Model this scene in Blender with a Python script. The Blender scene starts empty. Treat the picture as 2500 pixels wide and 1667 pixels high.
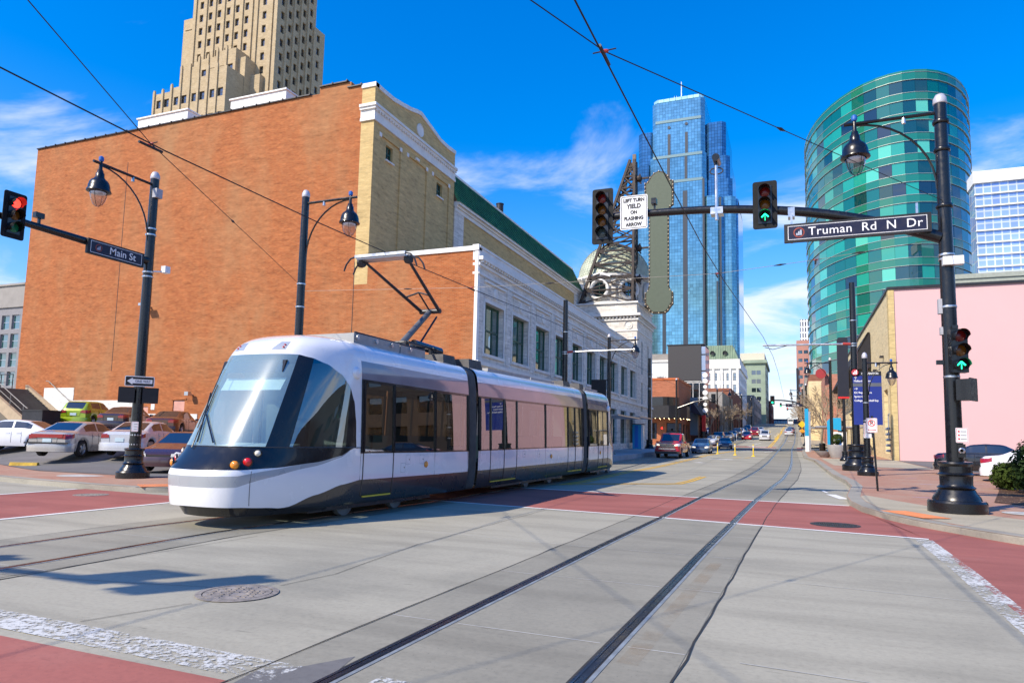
import bpy, bmesh, math, random
from mathutils import Vector, Matrix
random.seed(11)
S = bpy.context.scene
COL = S.collection
R = math.radians

# ---------------------------------------------------------------- camera, sky, sun, exposure
CAM_H = 1.6
yaw, pit, rol = R(21.956), R(5.877), R(1.24)
fwd = Vector((-math.sin(yaw)*math.cos(pit), math.cos(yaw)*math.cos(pit), math.sin(pit)))
r0 = Vector((math.cos(yaw), math.sin(yaw), 0)); u0 = r0.cross(fwd)
rr = r0*math.cos(rol)+u0*math.sin(rol); uu = -r0*math.sin(rol)+u0*math.cos(rol)
cd = bpy.data.cameras.new('camera'); cam = bpy.data.objects.new('camera', cd); COL.objects.link(cam)
cam.matrix_world = Matrix(((rr.x, uu.x, -fwd.x, 0), (rr.y, uu.y, -fwd.y, 0), (rr.z, uu.z, -fwd.z, CAM_H), (0, 0, 0, 1)))
cd.sensor_width = 36; cd.lens = 1707.17/2500*36; cd.shift_y = 64.6/2500; cd.clip_start = .05; cd.clip_end = 6000
S.camera = cam

SUN_AZ = R(213); SUN_EL = R(41)
W = bpy.data.worlds.new('World'); S.world = W; W.use_nodes = True
nt = W.node_tree; N = nt.nodes; L = nt.links; N.clear()
sky = N.new('ShaderNodeTexSky'); sky.sky_type = 'NISHITA'; sky.sun_disc = False
sky.sun_elevation = SUN_EL; sky.sun_rotation = SUN_AZ; sky.air_density = 1.0; sky.dust_density = 0.35; sky.ozone_density = 2.6
hs = N.new('ShaderNodeHueSaturation'); hs.inputs['Saturation'].default_value = 1.5; hs.inputs['Hue'].default_value = .517; hs.inputs['Value'].default_value = 2.9
L.new(sky.outputs[0], hs.inputs['Color'])
# soft shoulder so the horizon keeps its blue instead of clipping (same for the whole sky)
sc1 = N.new('ShaderNodeVectorMath'); sc1.operation = 'MULTIPLY_ADD'; L.new(hs.outputs[0], sc1.inputs[0]); sc1.inputs[1].default_value = (.05,.045,.03); sc1.inputs[2].default_value = (1,1,1)
sc2 = N.new('ShaderNodeVectorMath'); sc2.operation = 'DIVIDE'; L.new(hs.outputs[0], sc2.inputs[0]); L.new(sc1.outputs[0], sc2.inputs[1])
tc = N.new('ShaderNodeTexCoord'); sep = N.new('ShaderNodeSeparateXYZ'); L.new(tc.outputs['Generated'], sep.inputs[0])
def wmath(op, a, b=None, c=None):
    m = N.new('ShaderNodeMath'); m.operation = op
    for i, v in enumerate((a, b, c)):
        if v is None: continue
        if isinstance(v, (int, float)): m.inputs[i].default_value = v
        else: L.new(v, m.inputs[i])
    return m.outputs[0]
zc = wmath('MAXIMUM', sep.outputs[2], .03)
px = wmath('DIVIDE', sep.outputs[0], wmath('ADD', zc, .18)); py = wmath('DIVIDE', sep.outputs[1], wmath('ADD', zc, .18))
cmb = N.new('ShaderNodeCombineXYZ'); L.new(px, cmb.inputs[0]); L.new(py, cmb.inputs[1])
mp = N.new('ShaderNodeMapping'); mp.inputs['Rotation'].default_value = (0, 0, R(-30)); mp.inputs['Scale'].default_value = (.8, 1.2, 1); mp.inputs['Location'].default_value = (2.2, 6.4, 0)
L.new(cmb.outputs[0], mp.inputs['Vector'])
n1 = N.new('ShaderNodeTexNoise'); n1.inputs['Scale'].default_value = 1.5; n1.inputs['Detail'].default_value = 7; n1.inputs['Roughness'].default_value = .58; n1.inputs['Distortion'].default_value = .5
L.new(mp.outputs[0], n1.inputs['Vector'])
low = N.new('ShaderNodeMapRange'); low.inputs[1].default_value = .02; low.inputs[2].default_value = .52; low.inputs[3].default_value = .36; low.inputs[4].default_value = .57
L.new(sep.outputs[2], low.inputs[0])
cl = N.new('ShaderNodeMapRange'); cl.interpolation_type = 'SMOOTHSTEP'; L.new(n1.outputs[0], cl.inputs[0]); L.new(low.outputs[0], cl.inputs[1]); L.new(wmath('ADD', low.outputs[0], .24), cl.inputs[2])
clm = wmath('MULTIPLY', cl.outputs[0], .85)
mixc = N.new('ShaderNodeMix'); mixc.data_type = 'RGBA'; L.new(clm, mixc.inputs['Factor']); L.new(sc2.outputs[0], mixc.inputs['A']); mixc.inputs['B'].default_value = (8.6, 9.0, 9.4, 1)
bg = N.new('ShaderNodeBackground'); bg.inputs['Strength'].default_value = .1; L.new(mixc.outputs['Result'], bg.inputs['Color'])
wo = N.new('ShaderNodeOutputWorld'); L.new(bg.outputs[0], wo.inputs['Surface'])

sd = bpy.data.lights.new('sun', 'SUN'); sd.energy = 5.0; sd.angle = R(.53); sd.color = (1, .89, .73)
sun = bpy.data.objects.new('sun', sd); COL.objects.link(sun)
to_sun = Vector((math.sin(SUN_AZ)*math.cos(SUN_EL), math.cos(SUN_AZ)*math.cos(SUN_EL), math.sin(SUN_EL)))
sun.rotation_euler = to_sun.to_track_quat('Z', 'Y').to_euler(); sun.location = (-40, -60, 80)
S.view_settings.view_transform = 'Standard'; S.view_settings.look = 'None'; S.view_settings.exposure = 0.28; S.view_settings.gamma = 1
S.view_settings.use_curve_mapping = False
S.cycles.max_bounces = 8; S.cycles.glossy_bounces = 4; S.cycles.transparent_max_bounces = 12

# ---------------------------------------------------------------- mesh helpers
class MB:
    def __init__(s): s.v = []; s.f = []
    def add(s, vs, fs):
        o = len(s.v); s.v += [tuple(v) for v in vs]; s.f += [tuple(i+o for i in f) for f in fs]; return s
    def box(s, x0, x1, y0, y1, z0, z1):
        return s.add([(x0,y0,z0),(x1,y0,z0),(x1,y1,z0),(x0,y1,z0),(x0,y0,z1),(x1,y0,z1),(x1,y1,z1),(x0,y1,z1)],
                     [(0,3,2,1),(4,5,6,7),(0,1,5,4),(1,2,6,5),(2,3,7,6),(3,0,4,7)])
    def hexa(s, b, t):       # bottom 4 points, top 4 points (counter-clockwise)
        return s.add(list(b)+list(t), [(0,3,2,1),(4,5,6,7),(0,1,5,4),(1,2,6,5),(2,3,7,6),(3,0,4,7)])
    def bar(s, a, b, w, h=None):
        h = h or w; a = Vector(a); b = Vector(b); d = (b-a).normalized()
        up = Vector((0,0,1)) if abs(d.z) < .9 else Vector((0,1,0))
        x = d.cross(up).normalized()*w/2; y = x.cross(d).normalized()*h/2
        return s.hexa([a-x-y, a+x-y, a+x+y, a-x+y], [b-x-y, b+x-y, b+x+y, b-x+y])
    def tube(s, pts, r, n=8, caps=True):
        pts = [Vector(p) for p in pts]; m = len(pts); rs = r if isinstance(r, (list, tuple)) else [r]*m
        prev = None; o = len(s.v)
        for i, p in enumerate(pts):
            d = (pts[min(i+1, m-1)]-pts[max(i-1, 0)]).normalized()
            if prev is None:
                prev = d.cross(Vector((0,0,1)) if abs(d.z) < .9 else Vector((1,0,0))).normalized()
            else:
                prev = (prev-d*prev.dot(d)).normalized()
            q = d.cross(prev)
            for k in range(n):
                a = 2*math.pi*k/n; s.v.append(tuple(p+prev*math.cos(a)*rs[i]+q*math.sin(a)*rs[i]))
        for i in range(m-1):
            for k in range(n):
                k2 = (k+1) % n; s.f.append((o+i*n+k, o+i*n+k2, o+(i+1)*n+k2, o+(i+1)*n+k))
        if caps:
            s.f.append(tuple(o+k for k in reversed(range(n)))); s.f.append(tuple(o+(m-1)*n+k for k in range(n)))
        return s
    def lathe(s, prof, n=24, c=(0,0,0), axis='z', cap=True):
        o = len(s.v); m = len(prof)
        for (r, z) in prof:
            for k in range(n):
                a = 2*math.pi*k/n; x = r*math.cos(a); y = r*math.sin(a)
                p = (x, y, z) if axis == 'z' else ((x, z, y) if axis == 'y' else (z, x, y))
                s.v.append((p[0]+c[0], p[1]+c[1], p[2]+c[2]))
        for i in range(m-1):
            for k in range(n):
                k2 = (k+1) % n; s.f.append((o+i*n+k, o+i*n+k2, o+(i+1)*n+k2, o+(i+1)*n+k))
        if cap:
            s.f.append(tuple(o+k for k in reversed(range(n)))); s.f.append(tuple(o+(m-1)*n+k for k in range(n)))
        return s
    def prism(s, poly, z0, z1, fn=None):   # poly in 2D, extruded z0..z1; fn maps (a,b,c)->xyz
        n = len(poly); fn = fn or (lambda a, b, c: (a, b, c))
        return s.add([fn(a, b, z0) for a, b in poly]+[fn(a, b, z1) for a, b in poly],
                     [tuple(reversed(range(n))), tuple(range(n, 2*n))]+[(i, (i+1) % n, n+(i+1) % n, n+i) for i in range(n)])
    def grid(s, fn, nu, nv):
        o = len(s.v)
        for i in range(nu+1):
            for j in range(nv+1): s.v.append(tuple(fn(i/nu, j/nv)))
        w = nv+1
        for i in range(nu):
            for j in range(nv): s.f.append((o+i*w+j, o+(i+1)*w+j, o+(i+1)*w+j+1, o+i*w+j+1))
        return s
    def quad(s, a, b, c, d): return s.add([a, b, c, d], [(0, 1, 2, 3)])
    def poly(s, pts): return s.add(pts, [tuple(range(len(pts)))])
    def mesh(s, name, m, smooth=None, fix=False):
        me = bpy.data.meshes.new(name); me.from_pydata(s.v, [], s.f)
        if fix:
            b = bmesh.new(); b.from_mesh(me); bmesh.ops.remove_doubles(b, verts=b.verts, dist=1e-5); bmesh.ops.recalc_face_normals(b, faces=b.faces); b.to_mesh(me); b.free()
        if smooth is not None:
            me.shade_smooth()
            if smooth < 180: me.set_sharp_from_angle(angle=R(smooth))
        if m is not None: me.materials.append(m)
        me.update(); return me
    def build(s, name, m, parent=None, smooth=None, world=False, fix=False, loc=None, rot=None):
        return obj(name, s.mesh(name, m, smooth, fix), parent, world, loc, rot)

def wm(q):
    M = q.matrix_parent_inverse @ Matrix.LocRotScale(q.location, q.rotation_euler, q.scale)
    return wm(q.parent) @ M if q.parent is not None else Matrix.LocRotScale(q.location, q.rotation_euler, q.scale)
def obj(name, me, parent=None, world=False, loc=None, rot=None):
    o = bpy.data.objects.new(name, me); COL.objects.link(o)
    if loc is not None: o.location = loc
    if rot is not None: o.rotation_euler = rot
    if parent is not None:
        o.parent = parent
        if world: o.matrix_parent_inverse = wm(parent).inverted()
    return o
def tag(o, label=None, cat=None, group=None, kind=None):
    if label: o['label'] = label
    if cat: o['category'] = cat
    if group: o['group'] = group
    if kind: o['kind'] = kind
    return o
def thing(name, label, cat, loc=(0,0,0), rotz=0, group=None):
    o = bpy.data.objects.new(name, None); COL.objects.link(o); o.empty_display_size = .3
    o.location = loc; o.rotation_euler = (0, 0, rotz); return tag(o, label, cat, group)
def struct(o): o['kind'] = 'structure'; return o
def copy_tree(o, parent=None):
    c = o.copy(); COL.objects.link(c)
    if parent is not None: c.parent = parent; c.matrix_parent_inverse = o.matrix_parent_inverse.copy()
    for ch in [x for x in bpy.data.objects if x.parent == o]: copy_tree(ch, c)
    return c
_txt = {}
def text_mesh(body, size, m, name='lettering', bold=0.0, ext=.002, sx=1.0, align='CENTER', space=1.0):
    cu = bpy.data.curves.new(name, 'FONT'); cu.body = body; cu.size = size; cu.align_x = align; cu.align_y = 'CENTER'
    cu.offset = bold; cu.extrude = ext; cu.space_character = space; cu.resolution_u = 3
    o = bpy.data.objects.new(name, cu); COL.objects.link(o)
    dg = bpy.context.evaluated_depsgraph_get(); dg.update()
    me = bpy.data.meshes.new_from_object(o.evaluated_get(dg))
    bpy.data.objects.remove(o)
    for v in me.vertices: v.co = (v.co.x*sx, -v.co.z, v.co.y)      # upright, facing -Y
    me.materials.clear(); me.materials.append(m); return me

# ---------------------------------------------------------------- materials
MATS = {}
def nodes(name):
    m = bpy.data.materials.new(name); m.use_nodes = True; t = m.node_tree; b = t.nodes['Principled BSDF']; return m, t, b
def coords(t, mode='pos', scale=(1,1,1)):
    if mode == 'pos': g = t.nodes.new('ShaderNodeNewGeometry'); o = g.outputs['Position']
    else: g = t.nodes.new('ShaderNodeTexCoord'); o = g.outputs['Object']
    mp = t.nodes.new('ShaderNodeMapping'); mp.inputs['Scale'].default_value = scale; t.links.new(o, mp.inputs['Vector']); return mp.outputs[0]
def noise(t, vec, scale, detail=4, rough=.55, dist=0):
    n = t.nodes.new('ShaderNodeTexNoise'); n.inputs['Scale'].default_value = scale; n.inputs['Detail'].default_value = detail
    n.inputs['Roughness'].default_value = rough; n.inputs['Distortion'].default_value = dist; t.links.new(vec, n.inputs['Vector']); return n.outputs[0]
def ramp(t, fac, stops):
    r = t.nodes.new('ShaderNodeValToRGB'); e = r.color_ramp.elements
    while len(e) < len(stops): e.new(.5)
    for k, (p, c) in enumerate(stops):
        e[k].position = p; e[k].color = (c[0], c[1], c[2], 1) if isinstance(c, (tuple, list)) else (c, c, c, 1)
    t.links.new(fac, r.inputs[0]); return r.outputs[0]
def mix(t, a, b, fac, mode='MIX'):
    m = t.nodes.new('ShaderNodeMix'); m.data_type = 'RGBA'; m.blend_type = mode
    for sock, v in (('Factor', fac), ('A', a), ('B', b)):
        i = m.inputs[sock] if sock == 'Factor' else [x for x in m.inputs if x.name == sock and x.type == 'RGBA'][0]
        if isinstance(v, (int, float)): i.default_value = v
        elif isinstance(v, (tuple, list)): i.default_value = (v[0], v[1], v[2], 1)
        else: t.links.new(v, i)
    return [x for x in m.outputs if x.type == 'RGBA'][0]
def bump(t, b, h, strength=.3, dist=.01):
    n = t.nodes.new('ShaderNodeBump'); n.inputs['Strength'].default_value = strength; n.inputs['Distance'].default_value = dist
    t.links.new(h, n.inputs['Height']); t.links.new(n.outputs[0], b.inputs['Normal'])
def mat(name, col, rough=.5, metal=0, var=.12, scale=3, coat=0, mode='obj', bmp=0, emit=None, estr=1, spec=None, streak=False):
    if name in MATS: return MATS[name]
    m, t, b = nodes(name)
    v = coords(t, mode, (1, 1, .25) if streak else (1,1,1))
    if var > 0:
        n = noise(t, v, scale, 6, .62)
        lo = tuple(max(0, c*(1-var*1.3)) for c in col); hi = tuple(min(1, c*(1+var)) for c in col)
        t.links.new(ramp(t, n, [(.3, lo), (.55, col), (.75, hi)]), b.inputs['Base Color'])
        t.links.new(ramp(t, noise(t, v, scale*2.7, 3), [(.3, max(0, rough-.08)), (.7, min(1, rough+.1))]), b.inputs['Roughness'])
        if bmp: bump(t, b, noise(t, v, scale*12, 5), bmp, .01)
    else:
        b.inputs['Base Color'].default_value = (*col, 1); b.inputs['Roughness'].default_value = rough
    b.inputs['Metallic'].default_value = metal
    if coat: b.inputs['Coat Weight'].default_value = coat; b.inputs['Coat Roughness'].default_value = .04
    if spec is not None: b.inputs['Specular IOR Level'].default_value = spec
    if emit: b.inputs['Emission Color'].default_value = (*emit, 1); b.inputs['Emission Strength'].default_value = estr
    MATS[name] = m; return m
def glass(name, tint=(.02,.03,.035), refl=.35, rough=.01, through=.0, pane=(0,0,0), glare=0):
    """window glass: tinted mirror over a dark body, optionally seen through"""
    if name in MATS: return MATS[name]
    m, t, b = nodes(name); t.nodes.remove(b)
    out = [n for n in t.nodes if n.type == 'OUTPUT_MATERIAL'][0]
    gl = t.nodes.new('ShaderNodeBsdfGlossy'); gl.inputs['Roughness'].default_value = rough; gl.inputs['Color'].default_value = (.92, .95, 1, 1)
    if through > 0:
        tr = t.nodes.new('ShaderNodeBsdfTransparent'); tr.inputs['Color'].default_value = (*tint, 1); body = tr
    else:
        body = t.nodes.new('ShaderNodeBsdfDiffuse'); body.inputs['Color'].default_value = (*tint, 1)
    ge = t.nodes.new('ShaderNodeNewGeometry'); dt = t.nodes.new('ShaderNodeVectorMath'); dt.operation = 'DOT_PRODUCT'
    t.links.new(ge.outputs['Incoming'], dt.inputs[0]); t.links.new(ge.outputs['Normal'], dt.inputs[1])
    ab = t.nodes.new('ShaderNodeMath'); ab.operation = 'ABSOLUTE'; t.links.new(dt.outputs['Value'], ab.inputs[0])
    sb = t.nodes.new('ShaderNodeMath'); sb.operation = 'SUBTRACT'; sb.inputs[0].default_value = 1; t.links.new(ab.outputs[0], sb.inputs[1])
    pw = t.nodes.new('ShaderNodeMath'); pw.operation = 'POWER'; pw.inputs[1].default_value = 4.5; t.links.new(sb.outputs[0], pw.inputs[0])
    mr = t.nodes.new('ShaderNodeMapRange'); mr.inputs[1].default_value = 0; mr.inputs[2].default_value = 1; mr.inputs[3].default_value = refl; mr.inputs[4].default_value = 1
    t.links.new(pw.outputs[0], mr.inputs[0])
    mx = t.nodes.new('ShaderNodeMixShader'); t.links.new(mr.outputs[0], mx.inputs[0]); t.links.new(body.outputs[0], mx.inputs[1]); t.links.new(gl.outputs[0], mx.inputs[2])
    if pane[0]:
        v = coords(t, 'pos', (1,1,1)); nz = noise(t, v, pane[0], 2)
        bn = t.nodes.new('ShaderNodeBump'); bn.inputs['Strength'].default_value = pane[1]; bn.inputs['Distance'].default_value = pane[2]
        t.links.new(nz, bn.inputs['Height']); t.links.new(bn.outputs[0], gl.inputs['Normal'])
    if glare:
        df = t.nodes.new('ShaderNodeBsdfDiffuse'); df.inputs['Color'].default_value = (.58, .82, .86, 1); m2 = t.nodes.new('ShaderNodeMixShader'); m2.inputs[0].default_value = glare  # pale cyan diffuse veil, sky glare and haze put into the glass colour
        t.links.new(mx.outputs[0], m2.inputs[1]); t.links.new(df.outputs[0], m2.inputs[2]); mx = m2
    t.links.new(mx.outputs[0], out.inputs['Surface']); MATS[name] = m; return m
def brick_mat(name, c1, c2, mortar, bw=.21, bh=.072, msz=.009, patch=None, bmp=.35, stain=.25):
    m, t, b = nodes(name)
    g = t.nodes.new('ShaderNodeNewGeometry'); sp = t.nodes.new('ShaderNodeSeparateXYZ'); t.links.new(g.outputs['Position'], sp.inputs[0])
    ad = t.nodes.new('ShaderNodeMath'); ad.operation = 'ADD'; t.links.new(sp.outputs[0], ad.inputs[0]); t.links.new(sp.outputs[1], ad.inputs[1])
    cb = t.nodes.new('ShaderNodeCombineXYZ'); t.links.new(ad.outputs[0], cb.inputs[0]); t.links.new(sp.outputs[2], cb.inputs[1])
    bt = t.nodes.new('ShaderNodeTexBrick'); bt.inputs['Scale'].default_value = 1; bt.inputs['Brick Width'].default_value = bw; bt.inputs['Row Height'].default_value = bh
    bt.inputs['Mortar Size'].default_value = msz; bt.inputs['Mortar Smooth'].default_value = .3; bt.inputs['Bias'].default_value = -.2
    bt.inputs['Color1'].default_value = (*c1, 1); bt.inputs['Color2'].default_value = (*c2, 1); bt.inputs['Mortar'].default_value = (*mortar, 1)
    t.links.new(cb.outputs[0], bt.inputs['Vector'])
    big = noise(t, coords(t, 'pos', (.5, .5, .22)), .55, 7, .68)
    c = mix(t, bt.outputs[0], patch or tuple(x*.72 for x in c1), ramp(t, big, [(.45, 0), (.72, stain)]))
    fine = noise(t, coords(t, 'pos', (.9, .9, 4.2)), 1.5, 6, .72)
    c = mix(t, c, ramp(t, fine, [(.34, .66), (.46, .95), (.56, 1.04), (.70, 1.32)]), .9, 'MULTIPLY')
    t.links.new(c, b.inputs['Base Color']); b.inputs['Roughness'].default_value = .85; b.inputs['Specular IOR Level'].default_value = .2
    bump(t, b, bt.outputs[1], -bmp, .01); MATS[name] = m; return m
# ---------------------------------------------------------------- terrain heights
PY = [-400,16,25,33,41,51,65,98,125,155,250,330,400,520,3000]
PZ = [0,0,.12,.22,.32,.43,.62,1.1,2.2,3.6,8,11,13.3,13.8,10]
def zg(y):
    for i in range(len(PY)-1):
        if y <= PY[i+1]:
            t = max(0, (y-PY[i])/(PY[i+1]-PY[i])); return PZ[i]+t*(PZ[i+1]-PZ[i])
    return PZ[-1]
def lotfront(x): return L_in([(-60,28),(-34,20.3),(-25,17.0),(-18.2,16.95)], x)
def L_in(tab, x):
    if x <= tab[0][0]: return tab[0][1]
    for (a, u), (b, v) in zip(tab, tab[1:]):
        if x <= b: return u+(v-u)*((x-a)/(b-a))
    return tab[-1][1]
def lotz(x, y):
    q = min(2.0, .5-.075*(x+27)+.06*(y-20)); b = zg(y)+.14; k = max(0, min(1, (y-lotfront(x))/4.5)); k = k*k*(3-2*k)
    return b+max(0, q-b)*k
def interp(tab, y):
    if y <= tab[0][0]: return tab[0][1]
    for (a, u), (b, v) in zip(tab, tab[1:]):
        if y <= b:
            t = (y-a)/(b-a); t = t*t*(3-2*t)*.35+t*.65; return u+t*(v-u)
    return tab[-1][1]
NB = [(-60,-2.4),(4,-2.12),(10,-2.04),(16,-1.93),(20,-1.8),(25,-1.55),(33,-1.17),(41,-.98),(51,-.92),(65,-.94),(98,-1.0),(125,-.6),(155,-.42),(400,-.2),(520,-.2)]
SB = [(-60,-8.6),(5,-9.2),(9,-9.5),(12,-9.42),(17,-9.22),(25.5,-8.82),(32,-8.78),(37,-9.0),(46,-9.5),(62,-9.6),(98,-9.1),(130,-8.6),(400,-7.6),(520,-7.4)]

# ---------------------------------------------------------------- ground materials
def concrete(name, base, dark, joint=None, crack=True, tint=(.42,.36,.27)):
    m, t, b = nodes(name); v = coords(t, 'pos')
    a = noise(t, v, .22, 8, .62, .3); f = noise(t, v, 18, 6, .7); sm = noise(t, coords(t, 'pos', (.16, 1, 1)), 1.3, 7, .62); ds = noise(t, coords(t, 'pos', (.3, 1.6, 1)), 9, 3, .6)
    c = ramp(t, a, [(.28, dark), (.5, base), (.72, tuple(min(1, x*1.12) for x in base))])
    c = mix(t, c, tuple(x*.62 for x in base), ramp(t, sm, [(.46, 0), (.68, .55)]))
    c = mix(t, c, tint, ramp(t, noise(t, v, .45, 5, .6), [(.6, 0), (.85, .22)]))
    c = mix(t, c, ramp(t, f, [(.25, .7), (.5, 1), (.8, 1.2)]), .6, 'MULTIPLY')
    c = mix(t, c, tuple(x*.45 for x in base), ramp(t, ds, [(.68, 0), (.74, .55)]))
    sp = noise(t, v, 55, 2, .5); c = mix(t, c, (.05,.05,.05), ramp(t, sp, [(.70, 0), (.74, .6)]))
    if crack:
        vo = t.nodes.new('ShaderNodeTexVoronoi'); vo.feature = 'DISTANCE_TO_EDGE'; vo.inputs['Scale'].default_value = .11
        wv = noise(t, v, .9, 6, .7); off = mix(t, v, wv, .12, 'ADD'); t.links.new(off, vo.inputs['Vector'])
        c = mix(t, c, (.04,.04,.04), ramp(t, vo.outputs['Distance'], [(.0, .45), (.0010, .3), (.0018, 0)]))
    t.links.new(c, b.inputs['Base Color']); t.links.new(ramp(t, f, [(.2, .7), (.8, .95)]), b.inputs['Roughness']); b.inputs['Specular IOR Level'].default_value = .25
    bump(t, b, f, .22, .006); MATS[name] = m; return m
M_road = concrete('concrete_road', (.36,.338,.265), (.235,.224,.18), crack=False)
M_slab = concrete('track_concrete', (.275,.259,.205), (.18,.172,.14), crack=False)
M_walkc = concrete('walk_concrete', (.43,.38,.275), (.335,.30,.22), crack=False)
M_kerb = concrete('kerb_concrete', (.32,.30,.25), (.19,.18,.155), crack=False)
M_lot = concrete('lot_asphalt', (.16,.155,.15), (.10,.10,.10))
M_red = concrete('red_concrete', (.34,.118,.095), (.255,.085,.07), crack=False, tint=(.44,.30,.25))
M_plat = concrete('platform_concrete', (.40,.41,.42), (.33,.34,.36), crack=False)
M_joint = mat('joint_filler', (.035,.034,.032), .9, var=.2)
M_jlight = mat('joint_pale', (.46,.45,.41), .9, var=.2)
def paint(name, col, wear=.5, sc=9):
    m, t, b = nodes(name); v = coords(t, 'pos'); n = noise(t, v, sc, 9, .75); n2 = noise(t, v, 1.1, 4, .6)
    k = mix(t, n, n2, .35); b.inputs['Roughness'].default_value = .7
    t.links.new(ramp(t, n2, [(.3, tuple(x*.85 for x in col)), (.7, col)]), b.inputs['Base Color'])
    t.links.new(ramp(t, k, [(wear-.09, 0), (wear-.02, 1)]), b.inputs['Alpha']); MATS[name] = m; return m
M_white = paint('white_line_paint', (.8,.79,.75), .40)
M_wornw = paint('worn_white_paint', (.60,.60,.565), .56, 16)
M_yellow = paint('yellow_line_paint', (.72,.42,.035), .41)
def pavers(name, c1, c2, mortar, bw, bh):
    m, t, b = nodes(name); v = coords(t, 'pos'); bt = t.nodes.new('ShaderNodeTexBrick'); bt.inputs['Scale'].default_value = 1
    bt.inputs['Brick Width'].default_value = bw; bt.inputs['Row Height'].default_value = bh; bt.inputs['Mortar Size'].default_value = .006
    bt.inputs['Color1'].default_value = (*c1, 1); bt.inputs['Color2'].default_value = (*c2, 1); bt.inputs['Mortar'].default_value = (*mortar, 1); t.links.new(v, bt.inputs['Vector'])
    n = noise(t, v, .5, 7, .65); c = mix(t, bt.outputs[0], (.42,.33,.24), ramp(t, n, [(.42, 0), (.75, .65)]))
    c = mix(t, c, ramp(t, noise(t, v, 14, 5, .7), [(.2, .75), (.8, 1.2)]), .6, 'MULTIPLY')
    t.links.new(c, b.inputs['Base Color']); b.inputs['Roughness'].default_value = .85; bump(t, b, bt.outputs[1], -.3, .006); MATS[name] = m; return m
M_paver = pavers('brick_pavers', (.36,.165,.10), (.42,.21,.13), (.28,.2,.15), .2, .1)
M_rail = mat('rail_steel', (.055,.05,.062), .24, .9, var=.25, mode='pos', scale=2)
M_railhi = mat('rail_polished', (.16,.165,.18), .3, 1, var=.15, mode='pos', scale=2)
M_lit_wheel = mat('lit_edge_wheel', (.30,.33,.34), .55, .3, var=.3, mode='pos', scale=4)  # pale tone of the painted sunlit edge beside the rails, also the wheel steel
M_rust = paint('rust_stain', (.40,.24,.09), .6, 2)
_rt = M_rust.node_tree; _rr = [n for n in _rt.nodes if n.type == 'VALTORGB'][-1]; _rr.color_ramp.elements[0].position = .42; _rr.color_ramp.elements[1].position = .75; _rr.color_ramp.elements[1].color = (.38,.38,.38,1)

# ---------------------------------------------------------------- road sheet to the horizon
xs = [-2500,-600,-200,-110,-70,-50,-35,-24,-16,-8,0,8,16,30,60,120,300,900,2500]
ys = sorted(set([-400,-200,-100,-50,-20,0,8,16,20]+[p for p in PY if p > 16]+[70,80,110,140,180,215,290,365,460,700,1000,1600]))
m = MB(); m.add([(x, y, zg(y)) for x in xs for y in ys], [(i*len(ys)+j, (i+1)*len(ys)+j, (i+1)*len(ys)+j+1, i*len(ys)+j+1) for i in range(len(xs)-1) for j in range(len(ys)-1)])
road = struct(m.build('road', M_road))

def strip(mb, pts, w, h):     # flat ribbon along ground points, w wide, h above the road
    P = [Vector((p[0], p[1], 0)) for p in pts]; vs = []
    for i, p in enumerate(P):
        d = (P[min(i+1, len(P)-1)]-P[max(i-1, 0)]).normalized(); n = Vector((-d.y, d.x, 0))*w/2
        for q in (p+n, p-n): vs.append((q.x, q.y, zg(q.y)+h))
    mb.add(vs, [(2*i+1, 2*i+3, 2*i+2, 2*i) for i in range(len(P)-1)]); return mb
def sheet(poly, h, nsub=1):  # polygon on the road, h above
    return MB().poly([(x, y, zg(y)+h) for x, y in poly])
def dense(pts, step=1.0):
    out = []
    for a, b in zip(pts, pts[1:]):
        n = max(1, int(math.dist(a, b)/step))
        out += [(a[0]+(b[0]-a[0])*i/n, a[1]+(b[1]-a[1])*i/n) for i in range(n)]
    return out+[pts[-1]]

# red crossings
struct(MB().poly([(x, y, zg(y)+.0068) for x, y in [(-3.42,3.95),(-3.2,4.15),(-3.0,4.5),(-2.93,4.2),(-2.9,3.3),(-3.3,3.2)]]).build('asphalt_patch', M_lot))
red = MB()
def redpoly(pts): red.poly([(x, y, zg(y)+.004) for x, y in pts])
def ribbon(mb, A, B, h, n=14, m=1):  # sheet between polylines A,B
    def at(P, t):
        k = t*(len(P)-1); i = min(int(k), len(P)-2); f = k-i; return (P[i][0]+(P[i+1][0]-P[i][0])*f, P[i][1]+(P[i+1][1]-P[i][1])*f)
    vs = []
    for i in range(n+1):
        (ax, ay), (bx, by) = at(A, i/n), at(B, i/n)
        for j in range(m+1): x, y = ax+(bx-ax)*j/m, ay+(by-ay)*j/m; vs.append((x, y, zg(y)+h))
    w = m+1; mb.add(vs, [(i*w+j, i*w+j+1, (i+1)*w+j+1, (i+1)*w+j) for i in range(n) for j in range(m)])
cwN = [(-15.3,22.0),(-8.5,21.35),(-3,21.0),(1.32,20.7)]; cwS = [(-15.3,17.2),(-8.5,16.25),(-3,15.55),(2.2,14.55)]
ribbon(red, cwS, cwN, .0054, 24, 18)
redpoly([(2.2,14.5),(3.9,14.9),(3.0,17.2),(2.0,20.6),(1.32,20.7)])
redpoly([(2.2,14.5),(2.02,8.28),(1.8,0),(1.6,-8),(6,-8),(5.9,0),(5.4,8),(5.0,13.0),(3.72,15.0)])
redpoly([(-17.0,2),(-12.8,2),(-13.1,8.3),(-13.35,12.4),(-14.2,13.5),(-18.2,13.8)])
redpoly([(-12.2,3.85),(-12.2,-2),(-3.1,-2),(-3.35,3.72)])
struct(red.build('crosswalk', M_red))
wl = MB()
strip(wl, dense(cwN), .14, .008); strip(wl, dense(cwS), .14, .008)
strip(wl, dense([(-13.1,2),(-13.1,8.3),(-13.35,12.4)]), .14, .008); strip(wl, dense([(-17.1,2),(-18.3,13.6)]), .14, .008)
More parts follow.
